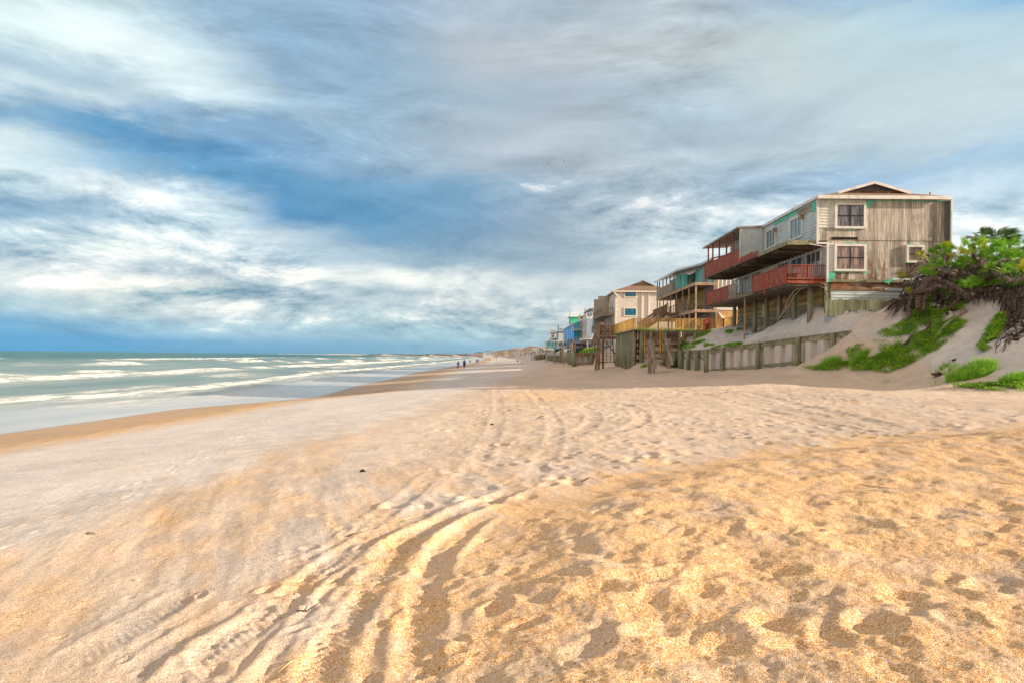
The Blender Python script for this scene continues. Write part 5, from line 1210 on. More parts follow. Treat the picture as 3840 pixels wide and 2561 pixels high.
# ------------------------------------------------------------------ low far sea walls and their stairs
SW3 = empty('sea_wall', (11, 120, 2.4), 'low sea wall of pale panels between green pilings beyond the brown stair tower', 'sea wall')
pA = PY(2158, 1357, 137.); pB = PY(2238, 1352, 121.); zt_ = CAMZ+0.75
sm = MB(); sheet_wall(sm, (9.6, 121.0), (13.0, 120.8), zt_-.5, zt_-.5, 1.3, 1.3, 1.1, .2); sm.build('sheet_piling', M['sheet'], SW3)
sm = MB(); sm.box(9.4, 13.1, 120.3, 121.3, zt_-.5, zt_); sm.build('cap_beam', M['brown'], SW3)
sm = MB(); sm.box(9.4, 13.1, 120.4, 120.55, 1.9, 2.3); sm.build('wale', M['greywood'], SW3)
for x in (9.3, 12.3): MB().tube([(x, 120.3, 1.2), (x, 120.3, zt_+.15)], .24, 10).build('post', M['pile'], SW3, True)
for i in range(9): MB().tube([(9.4, 121.6+i*1.7, 1.2), (9.4, 121.6+i*1.7, zt_+.1)], .22, 8).build('post', M['pile'], SW3, True)
SW4 = empty('sea_wall', (10, 200, 2.4), 'long pale concrete sea wall below the vegetated dune', 'sea wall')
sm = MB(); sm.box(10.2, 10.6, 176, 262, 1.2, CAMZ+.35); sm.build('panel_wall', M['yelboard'], SW4); sm = MB(); sm.box(9.95, 10.8, 175.8, 262, CAMZ+.36, CAMZ+1.15); sm.build('cap_beam', M['pale'], SW4)
for k in range(9): MB().tube([(10.0, 178+k*10, 1.2), (10.0, 178+k*10, CAMZ+.3)], .3, 8).build('post', M['pile'], SW4)
SW5 = empty('sea_wall', (8, 330, 2.4), 'distant dark green timber bulkhead standing out from the row, farthest of the sea walls', 'sea wall')
MB().box(6.5, 10, 300, 340, 1.2, CAMZ+.9).build('panel_wall', M['pile'], SW5)
for k in range(4): MB().tube([(6.3+k*1.1, 299.8, 1.2), (6.3+k*1.1, 299.8, CAMZ+2.2-.3*(k % 2))], .28, 8).build('post', M['pile'], SW5)
# terrace with people, patio posts
PT_ = empty('patio_deck', (12, 168, 6), 'grey patio deck on posts with a pale edge, in front of the bright blue house', 'deck')
zp = CAMZ+2.55; MB().box(9.6, 15.5, 160, 176, zp-.3, zp).build('floor', M['galv'], PT_)
MB().box(9.4, 15.5, 159.8, 159.98, zp-.45, zp+.02).build('edge_board', M['pale'], PT_)
pr_ = MB(); rail(pr_, (9.6, 160.2, zp), (9.6, 176, zp), h=1.1, gap=.5, bw=.06, posts=2.2); rail(pr_, (12.5, 160.1, zp), (15.4, 160.1, zp), h=1.0, gap=.3, bw=.05, posts=1.4); pr_.build('railing', M['greywood'], PT_)
for x in (9.7, 11.6, 13.6):
    for y in (160.3, 170): MB().tube([(x, y, 1.8), (x, y, zp-.3)], .16, 8).build('post', M['pile'], PT_)
# stair tower by the bulkhead
TW = empty('stair_tower', (9.6, 79, 2.6), 'brown wooden stair tower with a landing and open treads beside the timber bulkhead', 'stairs')
zl = PY(2270, 1262, 79.).z; xl_, xr_ = PY(2247, 1262, 79.).x, PY(2308, 1262, 79.).x+.1
MB().box(xl_, xr_, 78.3, 80.5, zl-.28, zl).build('landing', M['brown'], TW)
lr3 = MB(); rail(lr3, (xl_, 78.3, zl), (xr_, 78.3, zl), h=1.25, gap=.13, bw=.09, posts=0.9, pw=.14); rail(lr3, (xl_, 78.3, zl), (xl_, 80.5, zl), h=1.25, gap=.12, bw=.09, posts=1, pw=.14); lr3.build('railing', M['brown'], TW)
for x, t, l in ((xl_-.05, zl+1.3, -.45), (xl_+.35, zl+1.3, 0), (xl_-.05, zl+.2, -.1)):
    MB().beam((x, 78.15, t), (x+l, 78.0, gz(x+l, 78.0)-.2), .24, .2, up=(0, 1, 0)).build('leg', M['brown'], TW)
cr_ = MB(); cr_.beam((xl_+.4, 78.1, zl-.3), (xr_+.1, 77.9, gz(xr_, 78)+.9), .10, .17, up=(0, 1, 0)); cr_.beam((xl_, 78.1, zl-3.0), (xr_, 78.0, gz(xr_, 78)+.5), .08, .16, up=(0, 1, 0)); cr_.build('diagonal_brace', M['brown'], TW)
for i in range(15):
    z = 2.75+i*(zl-.4-2.75)/15; y = 77.9+i*.16
    t_ = MB(); t_.box(xl_+.05, xr_-.35, y, y+.28, z, z+.045); t_.build('tread', M['brown'], TW)
for x in (xl_+.02, xr_-.3): MB().beam((x, 77.9, 2.6), (x, 80.4, zl-.1), .07, .30).build('stringer', M['brown'], TW)
rd = MB()
for i in range(4): rd.box(xl_+.3+.42*i, xl_+.34+.42*i, 77.84, 77.88, 2.6, zl-.35)
rd.build('netting_bar', M['black'], TW)
# broken stair frame in front of the wall
BS = empty('broken_stairs', (12, 58, 2.3), 'weathered grey remains of beach stairs, two posts with sloping rails', 'stairs')
ys = 58.0
def bp(px, py, y=ys): return PY(px, py, y)
gq = gz(11.2, ys)
for (p0, p1, wd) in (((2435, 1271), (2437, 1390), .30), ((2450, 1271), (2452, 1382), .20), ((2507, 1270), (2507, 1368), .36)):
    a = bp(*p0); b_ = bp(*p1); MB().beam(a, b_-Vector((0, 0, .3)), wd, .12, up=(0, 1, 0)).build('post', M['greywood'], BS)
for (p0, p1) in (((2437, 1274), (2458, 1380)), ((2496, 1273), (2522, 1368))):
    a = bp(*p0, ys-.1); b_ = bp(*p1, ys-1.5); MB().beam(a, b_, .22, .10, up=(0, 1, 0)).build('sloping_rail', M['greywood'], BS)
a, b_ = bp(2450, 1279, ys+.2), bp(2500, 1279, ys+.2); MB().beam(a, b_, .1, .28).build('top_beam', M['brown'], BS)
a, b_ = bp(2452, 1322, ys+.4), bp(2505, 1322, ys+.4); MB().beam(a, b_, .1, .22).build('cross_beam', M['brown'], BS)
for k, py in enumerate((1336, 1346, 1356, 1366)):
    a, b_ = bp(2455, py, ys-.1-.3*k), bp(2502, py, ys-.1-.3*k); MB().beam(a, b_, .26, .045).build('tread', M['greywood'], BS)
# more stairs along the far walls
def far_stair(x, y, h, w_s, label):
    s = empty('beach_stairs', (x, y, 2), label, 'stairs')
    g0 = float(coarse_z(np.array([float(x)]), np.array([float(y)]))[0])
    for dx_ in (0, w_s): MB().beam((x+dx_, y, g0-.3), (x+dx_, y, g0+h), .22, .22, up=(0, 1, 0)).build('post', M['greywood'], s)
    for k in range(8): MB().box(x, x+w_s, y+.1+.25*k, y+.3+.25*k, g0+.2+k*(h-1.4)/8, g0+.27+k*(h-1.4)/8).build('tread', M['greywood'], s)
    for dx_ in (.12, w_s-.12): MB().beam((x+dx_, y-.1, g0+.9), (x+dx_, y+2.3, g0+h-.1), .08, .2).build('handrail', M['greywood'], s)
far_stair(8.6, 140, 3.9, 1.9, 'grey wooden beach stairs under the left corner of the patio deck')
far_stair(7.6, 158, 3.2, 1.8, 'low grey beach stairs with dense treads left of the patio deck stairs')
far_stair(7.4, 205, 4.6, 2.6, 'tall thin-posted beach stairs in front of the teal gabled house')
far_stair(4.4, 290, 4.2, 2.6, 'farthest beach stairs beside the distant dark bulkhead')
for yy_, hh_, nm in ((146, 1.3, 0), ):
    f = MB()
    for i in range(40): f.beam((9.9+.02*i, 124+i*.9, 4.2+.04*i), (9.9+.02*i, 124+i*.9, 5.5+.04*i), .05, .08, up=(0, 1, 0))
    f.beam((9.9, 124, 5.3), (10.7, 159, 6.9), .05, .1); f.beam((9.9, 124, 4.6), (10.7, 159, 6.2), .05, .1)
    tag(f.build('sand_fence', M['greywood']), 'thin grey picket sand fence on the dune behind the low sea wall', 'fence')
ba = MB(); ba.lathe((14.2, 161, zp), [(0, .36), (.35, .42), (.4, .44), (.45, .42), (.9, .44), (.95, .47), (1.35, .46), (1.4, .40)], 16)
tag(ba.build('barrel', M['barrel'], None, True), 'blue plastic barrel on the patio deck', 'barrel')

# ------------------------------------------------------------------ people
M['skin'] = paint('skin', (0.46, 0.26, 0.18), 0.5, 0.05); M['skin2'] = paint('tanned_skin', (0.30, 0.15, 0.09), 0.5, 0.05)
M['hair'] = paint('dark_hair', (0.03, 0.02, 0.015), 0.6, 0.1)
def cloth(c): 
    k = 'cloth_%d_%d_%d' % tuple(int(x*99) for x in c)
    if k not in M: M[k] = paint('cloth', c, 0.8, 0.08)
    return M[k]
def person(loc, h, face, label, shirt, shorts, stride=0.18, skin='skin', hat=None, bag=None, seat=False, long_hair=False, bare=False, group=None):
    """one skinned body; clothes, hair and things carried are children"""
    o = empty('person', loc, label, 'person', group); k = h/1.75; st = stride
    V = {}; E = []; Rr = {}
    def v(n, x, y, z, r): V[n] = (x*k, y*k, z*k); Rr[n] = r*k
    v('pelvis', 0, 0, .94, .135); v('waist', 0, 0, 1.10, .125); v('chest', 0, .01, 1.32, .15); v('neck0', 0, 0, 1.45, .075); v('neck', 0, 0, 1.51, .055); v('head0', 0, -.01, 1.60, .088); v('head', 0, 0, 1.69, .085)
    v('nose', 0, -.105, 1.615, .014)
    E += [('pelvis', 'waist'), ('waist', 'chest'), ('chest', 'neck0'), ('neck0', 'neck'), ('neck', 'head0'), ('head0', 'head'), ('head0', 'nose')]
    for s, sx_, f in (('l', -1, 1), ('r', 1, -1)):
        v('ear'+s, sx_*.088, .0, 1.62, .014); E.append(('head0', 'ear'+s))
        v('hip'+s, sx_*.09, 0, .88, .095); v('knee'+s, sx_*.10, -.04+f*st*.5, .49, .062); v('ank'+s, sx_*.10, f*st+.03, .08, .042); v('toe'+s, sx_*.12, f*st-.13, .03, .032)
        E += [('pelvis', 'hip'+s), ('hip'+s, 'knee'+s), ('knee'+s, 'ank'+s), ('ank'+s, 'toe'+s)]
        v('sh'+s, sx_*.19, .01, 1.40, .062); v('el'+s, sx_*.25, .02-f*st*.25, 1.12, .044); v('wr'+s, sx_*.26, -.07-f*st*.5, .88, .030); v('pal'+s, sx_*.26, -.09-f*st*.5, .81, .028)
        E += [('chest', 'sh'+s), ('sh'+s, 'el'+s), ('el'+s, 'wr'+s), ('wr'+s, 'pal'+s)]
        for q in range(4):
            v('f%d%s' % (q, s), sx_*.255, -.125-f*st*.5+q*.022, .735-.006*(q % 3), .009); E.append(('pal'+s, 'f%d%s' % (q, s)))
        v('th'+s, sx_*.235, -.135-f*st*.5, .79, .010); E.append(('pal'+s, 'th'+s))
    names = list(V); me = bpy.data.meshes.new('body'); me.from_pydata([V[n_] for n_ in names], [(names.index(a), names.index(b)) for a, b in E], [])
    bo = bpy.data.objects.new('body', me); COL.objects.link(bo); bo.parent = o; me.materials.append(M[skin])
    sm_ = bo.modifiers.new('skin', 'SKIN'); sm_.use_smooth_shade = True
    for i, n_ in enumerate(names): me.skin_vertices[0].data[i].radius = (Rr[n_], Rr[n_]*(.8 if n_ in ('chest', 'waist', 'pelvis') else 1))
    me.skin_vertices[0].data[0].use_root = True
    sb = bo.modifiers.new('sub', 'SUBSURF'); sb.levels = 1; sb.render_levels = 1
    def child(mb, nm, mt, smooth=True):
        me2 = bpy.data.meshes.new(nm); me2.from_pydata(mb.v, [], mb.f); me2.materials.append(mt)
        me2.polygons.foreach_set('use_smooth', [smooth]*len(me2.polygons)); ob = bpy.data.objects.new(nm, me2); COL.objects.link(ob); ob.parent = o
    P = lambda n_: Vector(V[n_])
    if not bare:
        sh_ = MB(); sh_.tube([P('pelvis')+Vector((0, 0, -.02*k)), P('waist'), P('chest'), P('neck0')+Vector((0, 0, .02*k))], [.19*k, .175*k, .195*k, .09*k], 12)
        for s in 'lr': sh_.tube([P('chest')+Vector((0, 0, .06*k)), P('sh'+s), P('sh'+s).lerp(P('el'+s), .75)], [.10*k, .085*k, .07*k], 10)
        child(sh_, 'shirt', cloth(shirt))
    so = MB(); so.tube([P('pelvis')+Vector((0, 0, .08*k)), P('pelvis')-Vector((0, 0, .06*k))], [.175*k, .19*k], 12)
    for s in 'lr': so.tube([P('pelvis').lerp(P('hip'+s), .8), P('hip'+s), P('hip'+s).lerp(P('knee'+s), .9)], [.11*k, .12*k, .095*k], 10)
    child(so, 'shorts', cloth(shorts))
    hr = MB(); hr.lathe((V['head'][0], .012*k, V['head'][2]-.07*k), [(0, .098*k), (.06*k, .104*k), (.12*k, .08*k), (.16*k, .02*k)], 12)
    if long_hair: hr.tube([P('head')+Vector((0, .05*k, 0)), P('neck')+Vector((0, .08*k, -.05*k)), P('chest')+Vector((0, .14*k, 0))], [.09*k, .07*k, .03*k], 8)
    child(hr, 'hair', M['hair'])
    if hat is not None:
        ht = MB(); ht.lathe((0, 0, V['head'][2]+.0*k), [(0, .19*k), (.012*k, .19*k), (.02*k, .105*k), (.10*k, .095*k), (.125*k, .04*k)], 16); child(ht, 'hat', cloth(hat))
    o.rotation_euler = (0, 0, face)
    if bag is not None:
        b2 = MB(); p = P('palr')
        b2.tube([p+Vector((0, 0, -.03*k)), p+Vector((0, -.08*k, -.16*k)), p+Vector((0, .09*k, -.17*k)), p+Vector((0, 0, -.04*k))], .008*k, 5)
        b2.box(p.x-.06*k, p.x+.06*k, p.y-.16*k, p.y+.16*k, p.z-.40*k, p.z-.17*k)
        w2 = Matrix.Rotation(face, 4, 'Z'); b2.v = [tuple((w2 @ Vector(q_))+Vector(loc)) for q_ in b2.v]
        tag(b2.build('bag', cloth(bag)), 'small dark bag in the right hand of the person in the pale blue shirt', 'bag')
    return o
def beach_at(px, py, D=None):
    g = G(px, py, 900) if D is None else PY(px, py, D)
    return Vector((g.x, g.y, gz(g.x, g.y)-0.005))
def ppl(px, py_feet, hpx, **kw):
    """feet seen at the pixel; distance from the figure's height in the picture"""
    h = kw.pop('h', 1.75); D = 2560*h/hpx; p = PY(px, py_feet, D); return Vector((p.x, p.y, max(gz(p.x, p.y), 0.0)-.01)), h
away = math.pi
def put(px, py, hpx, label, shirt, shorts, **kw):
    h = kw.pop('h', 1.75); face = kw.pop('face', away); loc, h = ppl(px, py, hpx, h=h)
    return person(loc, h, face, label, shirt, shorts, **kw)
put(1718, 1388, 32, 'person in pale blue shirt and light sun hat walking away with a dark bag', (.10, .25, .62), (.45, .42, .40), hat=(.62, .62, .58), bag=(.05, .03, .03), h=1.65)
put(1741, 1385, 35, 'person in a dark blue shirt and dark shorts walking beside the one in pale blue', (.02, .10, .30), (.012, .02, .06), h=1.85, skin='skin2')
put(1763, 1364, 16, 'person in dark swimwear standing alone in the wash, left of the pair in brown', (.02, .08, .12), (.02, .03, .05), h=1.7, stride=.05)
put(1787, 1364, 15, 'person in brown clothes, left one of the close pair at the waterline', (.22, .10, .08), (.15, .08, .07), h=1.7)
put(1792.5, 1364, 15, 'person in brown clothes, right one of the close pair at the waterline', (.20, .09, .07), (.10, .06, .05), h=1.72, face=away+.3)
put(1837, 1361, 11, 'distant bather in red swimwear at the waterline', (.55, .2, .16), (.45, .15, .12), h=1.7, bare=True)
put(1841.5, 1362, 12, 'distant person in a white top beside the bather in red', (.8, .8, .76), (.3, .3, .3), h=1.7)
put(1861, 1360, 10, 'distant person in a blue-grey shirt on the wet sand, alone', (.12, .22, .30), (.1, .12, .16), h=1.7)
put(1848, 1346, 5, 'farthest tiny bather in red out in the shallows', (.5, .15, .12), (.4, .1, .1), h=1.6)
put(1909, 1353, 9, 'distant person in blue on the open beach near the far walls', (.07, .18, .30), (.05, .1, .2), h=1.7)
put(1919.5, 1352, 9, 'distant person with dark hair and pale clothes right of the one in blue', (.55, .52, .50), (.1, .1, .12), h=1.7, long_hair=True)
# people on the patio
for i, (x, y, hgt, sh_, so_, f, lb_) in enumerate(((10.2, 162, 1.7, (.65, .55, .5), (.3, .1, .08), 1.2, 'person in a pale top at the left corner of the patio deck'),
      (11.3, 163.5, 1.75, (.42, .22, .15), (.45, .25, .12), 2.6, 'sunburnt person in brown shorts standing on the patio deck'),
      (12.0, 164, 1.7, (.25, .16, .14), (.3, .2, .12), .6, 'person in dark clothes next to the sunburnt one on the patio deck'),
      (12.8, 161.2, 1.75, (.60, .60, .60), (.05, .15, .16), 4.2, 'person in a light grey shirt leaning on the patio railing'),
      (14.1, 163, 1.8, (.35, .42, .5), (.1, .12, .2), 3.4, 'person with black hair in a grey-blue top behind the blue barrel'))):
    person(Vector((x, y, zp)), hgt, f, lb_, sh_, so_, stride=.06)
# dog
DG = empty('dog', ppl(1941, 1366, 8, h=.75)[0], 'small black dog sitting alone on the sand', 'dog')
p = DG.location; dg = MB()
dg.tube([p+Vector((.05, .30, .10)), p+Vector((.02, .22, .28)), p+Vector((0, .05, .42)), p+Vector((0, -.05, .58)), p+Vector((0, -.08, .68)), p+Vector((0, -.20, .70)), p+Vector((0, -.30, .67))], [.10, .17, .16, .11, .10, .085, .045], 10)
for s in (-1, 1):
    dg.tube([p+Vector((s*.08, -.02, .42)), p+Vector((s*.09, -.08, .2)), p+Vector((s*.09, -.10, .03)), p+Vector((s*.09, -.17, .02))], [.06, .04, .035, .03], 8)
    dg.tube([p+Vector((s*.10, .25, .2)), p+Vector((s*.15, .08, .16)), p+Vector((s*.14, .18, .04)), p+Vector((s*.14, .02, .03))], [.10, .07, .045, .035], 8)
    dg.tube([p+Vector((s*.06, -.06, .74)), p+Vector((s*.10, -.08, .66)), p+Vector((s*.105, -.09, .60))], [.035, .03, .01], 6)
dg.tube([p+Vector((0, .36, .08)), p+Vector((.08, .5, .04)), p+Vector((.2, .55, .03))], [.04, .03, .012], 6)
dg.build('body', M['black'], DG, True)
# birds
def bird(px, py, D, label, bank, span):
    c = PY(px, py, D); o = empty('gull', c, label, 'bird', 'gulls flying over the beach')
    b = MB(); b.tube([c+Vector((-.24, 0, -.02)), c+Vector((-.15, 0, .0)), c+Vector((0, 0, 0)), c+Vector((.14, 0, .02)), c+Vector((.20, 0, .03)), c+Vector((.27, 0, .02))], [.02, .05, .085, .06, .05, .008], 8)
    b.prism([c+Vector((-.22, -.03, 0)), c+Vector((-.38, -.09, 0)), c+Vector((-.38, .09, 0)), c+Vector((-.22, .03, 0))], (0, 0, .012)); b.build('body', M['white'], o, True)
    for s in (-1, 1):
        wv = MB(); a0 = c+Vector((.06, s*.04, .03)); a1 = c+Vector((.10, s*.30*span, .03+.10+s*bank)); a2 = c+Vector((-.12, s*.68*span, .03+.02+s*bank*2.0))
        for (p0, p1, w0, w1) in ((a0, a1, .17, .13), (a1, a2, .13, .02)):
            wv.add([p0, p1, p1-Vector((w1, 0, .0)), p0-Vector((w0, 0, 0)), p0+Vector((0, 0, .02)), p1+Vector((0, 0, .012)), p1+Vector((-w1, 0, .008)), p0+Vector((-w0, 0, .01))], [(0, 1, 2, 3), (7, 6, 5, 4), (0, 4, 5, 1), (2, 6, 7, 3), (1, 5, 6, 2), (3, 7, 4, 0)])
        wv.build('wing', M['gullwing'], o)
    o.rotation_euler = (0, 0, R(155))
    return o
M['gullwing'] = paint('gull_wing', (.40, .41, .42), .6, .1)
for px, py, D, lb_, bk, spn in ((2057, 618, 150, 'faint gull leftmost and lowest of the five in flight', .22, 1.0), (2117, 610, 125, 'brightest white gull of the five, second from the left', .2, 1.05), (2157, 601, 135, 'banking gull in the middle of the flying five', -.12, 1.0),
                      (2189, 590, 165, 'gull with level wings, second from the right of the five', -.02, 1.2), (2217, 579, 260, 'tiny far gull at the upper right end of the flying five', 0, 1.0)):
    bird(px, py, D, lb_, bk, spn)
# ------------------------------------------------------------------ vegetation on the near dune
def leafmat(name, c1_, c2_, c3_=None, rough=0.55):
    m, n, b = newmat(name); p = pos(n); f, _ = n.noise(p, 2.2, 3, 0.6); g, gc_ = n.noise(p, 14, 3, 0.6)
    col = n.mix(n.mr(f, 0.35, 0.65), c1_, c2_)
    if c3_: col = n.mix(n.m('MULTIPLY', n.mr(g, 0.52, 0.66), 0.7), col, c3_)
    n.put(b.inputs['Base Color'], col); b.inputs['Roughness'].default_value = rough; b.inputs['Specular IOR Level'].default_value = 0.25
    tr = n.node('ShaderNodeBsdfTranslucent'); n.put(tr.inputs[0], col); mx = n.node('ShaderNodeMixShader'); mx.inputs[0].default_value = 0.22
    o = [q for q in n.n if q.type == 'OUTPUT_MATERIAL'][0]; n.l.new(b.outputs[0], mx.inputs[1]); n.l.new(tr.outputs[0], mx.inputs[2]); n.l.new(mx.outputs[0], o.inputs[0])
    return m
M['fan'] = leafmat('palmetto_leaf', (0.09, 0.30, 0.03), (0.26, 0.54, 0.03), (0.46, 0.56, 0.06))
M['fan_y'] = leafmat('yellowing_palmetto_leaf', (0.24, 0.40, 0.03), (0.58, 0.54, 0.04), (0.60, 0.34, 0.08))
M['fan_d'] = leafmat('dead_palmetto_leaf', (0.12, 0.095, 0.085), (0.40, 0.33, 0.29), (0.05, 0.04, 0.035), .8)
M['palm'] = leafmat('palm_leaf', (0.07, 0.17, 0.07), (0.16, 0.28, 0.12), (0.28, 0.30, 0.16))
M['bark'] = wood('fibrous_trunk', (0.045, 0.032, 0.026), (0.20, 0.155, 0.13), grain=(9, 9, 9), bump=0.03)
M['root'] = paint('root', (0.02, 0.015, 0.013), 0.9, 0.5, 6, c2=(0.12, 0.09, 0.075))
M['vine'] = leafmat('vine_leaf', (0.13, 0.37, 0.02), (0.32, 0.58, 0.03), (0.40, 0.44, 0.08))
M['grass'] = leafmat('grass_blade', (0.15, 0.42, 0.04), (0.32, 0.60, 0.05), (0.46, 0.50, 0.12))
pr2 = random.Random(21)
def fan(mb, base, dirv, pet, rad, n=18, spread=205, droop=0.10, wind=None, width=0.019):
    d = Vector(dirv).normalized(); hub = Vector(base)+d*pet
    side = d.cross(Vector((0, 0, 1))); side = side.normalized() if side.length > .05 else Vector((1, 0, 0))
    side = (side+0.4*Vector((pr2.uniform(-1, 1), pr2.uniform(-1, 1), pr2.uniform(-1, 1)))).normalized()
    nrm = d.cross(side).normalized(); side = nrm.cross(d)
    r = side*0.012; mb.add([Vector(base)-r, Vector(base)+r, hub+r, hub-r], [(0, 1, 2, 3)])
    for i in range(n):
        a = R(-spread/2+spread*i/(n-1)+pr2.uniform(-4, 4)); L = rad*(0.72+0.28*math.cos(a*.8))*pr2.uniform(.85, 1.08)
        v = d*math.cos(a)+side*math.sin(a)+nrm*0.12
        if wind is not None: v = (v+Vector(wind)*0.8).normalized()
        t = v.cross(nrm).normalized()*width
        m1 = hub+v*L*.45+nrm*0.03; tip = hub+v*L-Vector((0, 0, droop*L))+(Vector(wind)*0.25*L if wind is not None else Vector((0, 0, 0)))
        mb.add([hub, m1-t, tip, m1+t], [(0, 1, 2, 3)])
def pal_meshes(seed, yellow=False):
    pr2.seed(seed); g = MB()
    for i in range(pr2.randint(8, 11)):
        a = pr2.uniform(0, 6.28); e = pr2.uniform(.35, 1.45)
        fan(g, (0, 0, 0.05), (math.cos(a)*math.cos(e), math.sin(a)*math.cos(e), math.sin(e)), pr2.uniform(.30, .80), pr2.uniform(.48, .68), 13, 190, .06, None, .032)
    d = MB()
    for i in range(9):
        a = pr2.uniform(0, 6.28); e = pr2.uniform(-.9, .1)
        fan(d, (0, 0, -.02), (math.cos(a)*math.cos(e), math.sin(a)*math.cos(e), math.sin(e)), pr2.uniform(.25, .5), pr2.uniform(.35, .5), 12, 130, .55)
    t = MB(); t.tube([(0, 0, .08), (.05, .03, -.15), (.2, .1, -.5)], [.07, .10, .09], 8)
    def mesh(mb, nm, mt):
        me = bpy.data.meshes.new(nm); me.from_pydata(mb.v, [], mb.f); me.materials.append(mt); return me
    return mesh(g, 'fronds', M['fan_y'] if yellow else M['fan']), mesh(d, 'dead_fronds', M['fan_d']), mesh(t, 'trunk', M['bark'])
PM = [pal_meshes(100+i) for i in range(4)]+[pal_meshes(200+i, True) for i in range(2)]
pals = [ # px, py of the crown, size, mesh, label
 (3390,1037,.75,4,'small yellow-green palmetto at the seaward tip, leaning out over the sand slope'),
 (3444,965,.9,4,'yellowing palmetto just below the small square window of the weathered house'),
 (3474,1022,1.0,0,'mid-sized green palmetto among grey dead fronds above the arching bare trunk'),
 (3512,990,1.0,1,'dull green palmetto behind the grey fronds, between the yellow ones'),
 (3535,945,1.05,2,'blue-green palmetto on the ridge line left of the big yellow one'),
 (3560,930,.9,4,'pale yellow palmetto tuft against the lower right of the house wall'),
 (3578,998,.95,3,'small bright palmetto with spiky fans under the big yellow one'),
 (3603,958,1.25,5,'largest yellow palmetto in the middle of the dune top'),
 (3648,932,1.3,0,'broad bright green palmetto right of the largest yellow one'),
 (3676,905,1.1,1,'green palmetto in front of the windblown palms'),
 (3700,925,1.0,5,'yellow-tipped palmetto below the windblown palms'),
 (3735,945,1.4,2,'tallest bright green palmetto with upright fans right of centre'),
 (3765,975,1.25,3,'full green palmetto beside the tallest one, lower right of it'),
 (3722,1003,1.0,0,'green palmetto hanging over the dark hollow with grey skirts below'),
 (3790,1012,1.1,1,'dark green palmetto under the curved horizontal trunk'),
 (3812,922,1.15,2,'green palmetto near the right edge of the picture, upper one'),
 (3832,968,1.1,3,'green palmetto at the right edge of the picture, middle one'),
 (3838,1008,1.0,5,'olive-yellow palmetto at the right edge of the picture, lower one'),
 (3644,1066,1.05,1,'palmetto standing alone on the grassy ledge above the root hollow'),
 (3417,1096,.65,4,'tiny palmetto growing out of the root mass at the slope edge'),
 (3500,955,.9,3,'half-hidden palmetto behind the ridge near the house wall'),
 (3620,985,.95,2,'green palmetto with brown skirts under the broad bright one'),
 (3785,905,1.0,0,'green palmetto right behind the windblown palm crown'),
 (3690,965,1.0,3,'green palmetto in the middle of the slope over a heap of dead fronds')]
def gp(px, py, off=0.0):
    g = G(px, py, 120)
    if g is None or g.y > 46: g = PY(px, py, 42.0)
    d = (Vector((0, 0, CAMZ))-g).normalized(); return g+d*off
for i, (px, py, s_, k, lb_) in enumerate(pals):
    g = G(px, py+52*s_, 120)
    if g is None or g.y > 46: g = PY(px, py+40, 42.5)
    c = PY(px, py+20*s_, g.y-0.5); o = empty('saw_palmetto', c, lb_, 'palmetto', 'saw palmettos on the dune')
    o.rotation_euler = (pr2.uniform(-.25, .25), pr2.uniform(-.25, .25), pr2.uniform(0, 6.28)); o.scale = (s_*.72,)*3
    for me in PM[k]:
        ch = bpy.data.objects.new(me.name.split('.')[0], me); COL.objects.link(ch); ch.parent = o
# windblown palms on the ridge
for (px, py, sz, lb_, deadp) in ((3685, 876, .70, 'windblown cabbage palm on the dune ridge with fronds streaming right', False), (3755, 880, .82, 'broader windblown cabbage palm crown right of the other, fronds streaming right', False), (3648, 890, .55, 'dead brown palm frond tuft standing on the ridge left of the windblown palms', True)):
    c = PY(px, py+25, 44.0); g = gz(c.x, c.y); o = empty('cabbage_palm', Vector((c.x, c.y, g)), lb_, 'palm tree'); pr2.seed(int(px))
    t = MB(); t.tube([(c.x, c.y, g-.3), (c.x+.1, c.y, (g+c.z)/2), (c.x, c.y, c.z)], [.20, .17, .16], 10); t.build('trunk', M['bark'], o, True)
    f = MB()
    for i in range(26 if not deadp else 8):
        a = pr2.uniform(0, 6.28); e = pr2.uniform(-.1, 1.3) if not deadp else pr2.uniform(.5, 1.5)
        fan(f, c, (math.cos(a)*math.cos(e)+.35, math.sin(a)*math.cos(e), math.sin(e)), pr2.uniform(.45, .8)*sz, pr2.uniform(.7, .95)*sz, 22, 150, .25, wind=(1.0, .1, .05) if not deadp else (-.5, 0, -.1), width=.022)
    f.build('crown', M['palm'] if not deadp else M['fan_d'], o)
# dead fronds matted over the slope edge
DF = MB(); pr2.seed(5)
for poly, cnt in (([(3390,1050),(3450,960),(3560,985),(3600,1040),(3560,1060),(3450,1075)], 95), ([(3590,985),(3680,960),(3740,985),(3740,1040),(3660,1040),(3600,1030)], 110), ([(3740,990),(3850,985),(3850,1030),(3750,1040)], 50), ([(3560,955),(3700,930),(3840,930),(3840,980),(3600,990)], 90)):
    xs = [p[0] for p in poly]; yy2 = [p[1] for p in poly]; c_ = 0
    while c_ < cnt:
        x, y = pr2.uniform(min(xs), max(xs)), pr2.uniform(min(yy2), max(yy2)); ins = False
        for i in range(len(poly)):
            (x1, y1), (x2, y2) = poly[i], poly[i-1]
            if (y1 > y) != (y2 > y) and x < (x2-x1)*(y-y1)/(y2-y1)+x1: ins = not ins
        if not ins: continue
        c_ += 1; p = gp(x, y, pr2.uniform(.1, .6)); a = pr2.uniform(2.6, 5.8); e = pr2.uniform(-1.2, -.1)
        fan(DF, p, (math.cos(a)*math.cos(e), math.sin(a)*math.cos(e), math.sin(e)), pr2.uniform(.15, .5), pr2.uniform(.30, .55), 10, 120, .35, width=.022)
tag(DF.build('dead_fronds', M['fan_d']), 'mat of grey dead palmetto fronds hanging over the edge of the dune', 'dead fronds', kind='stuff')
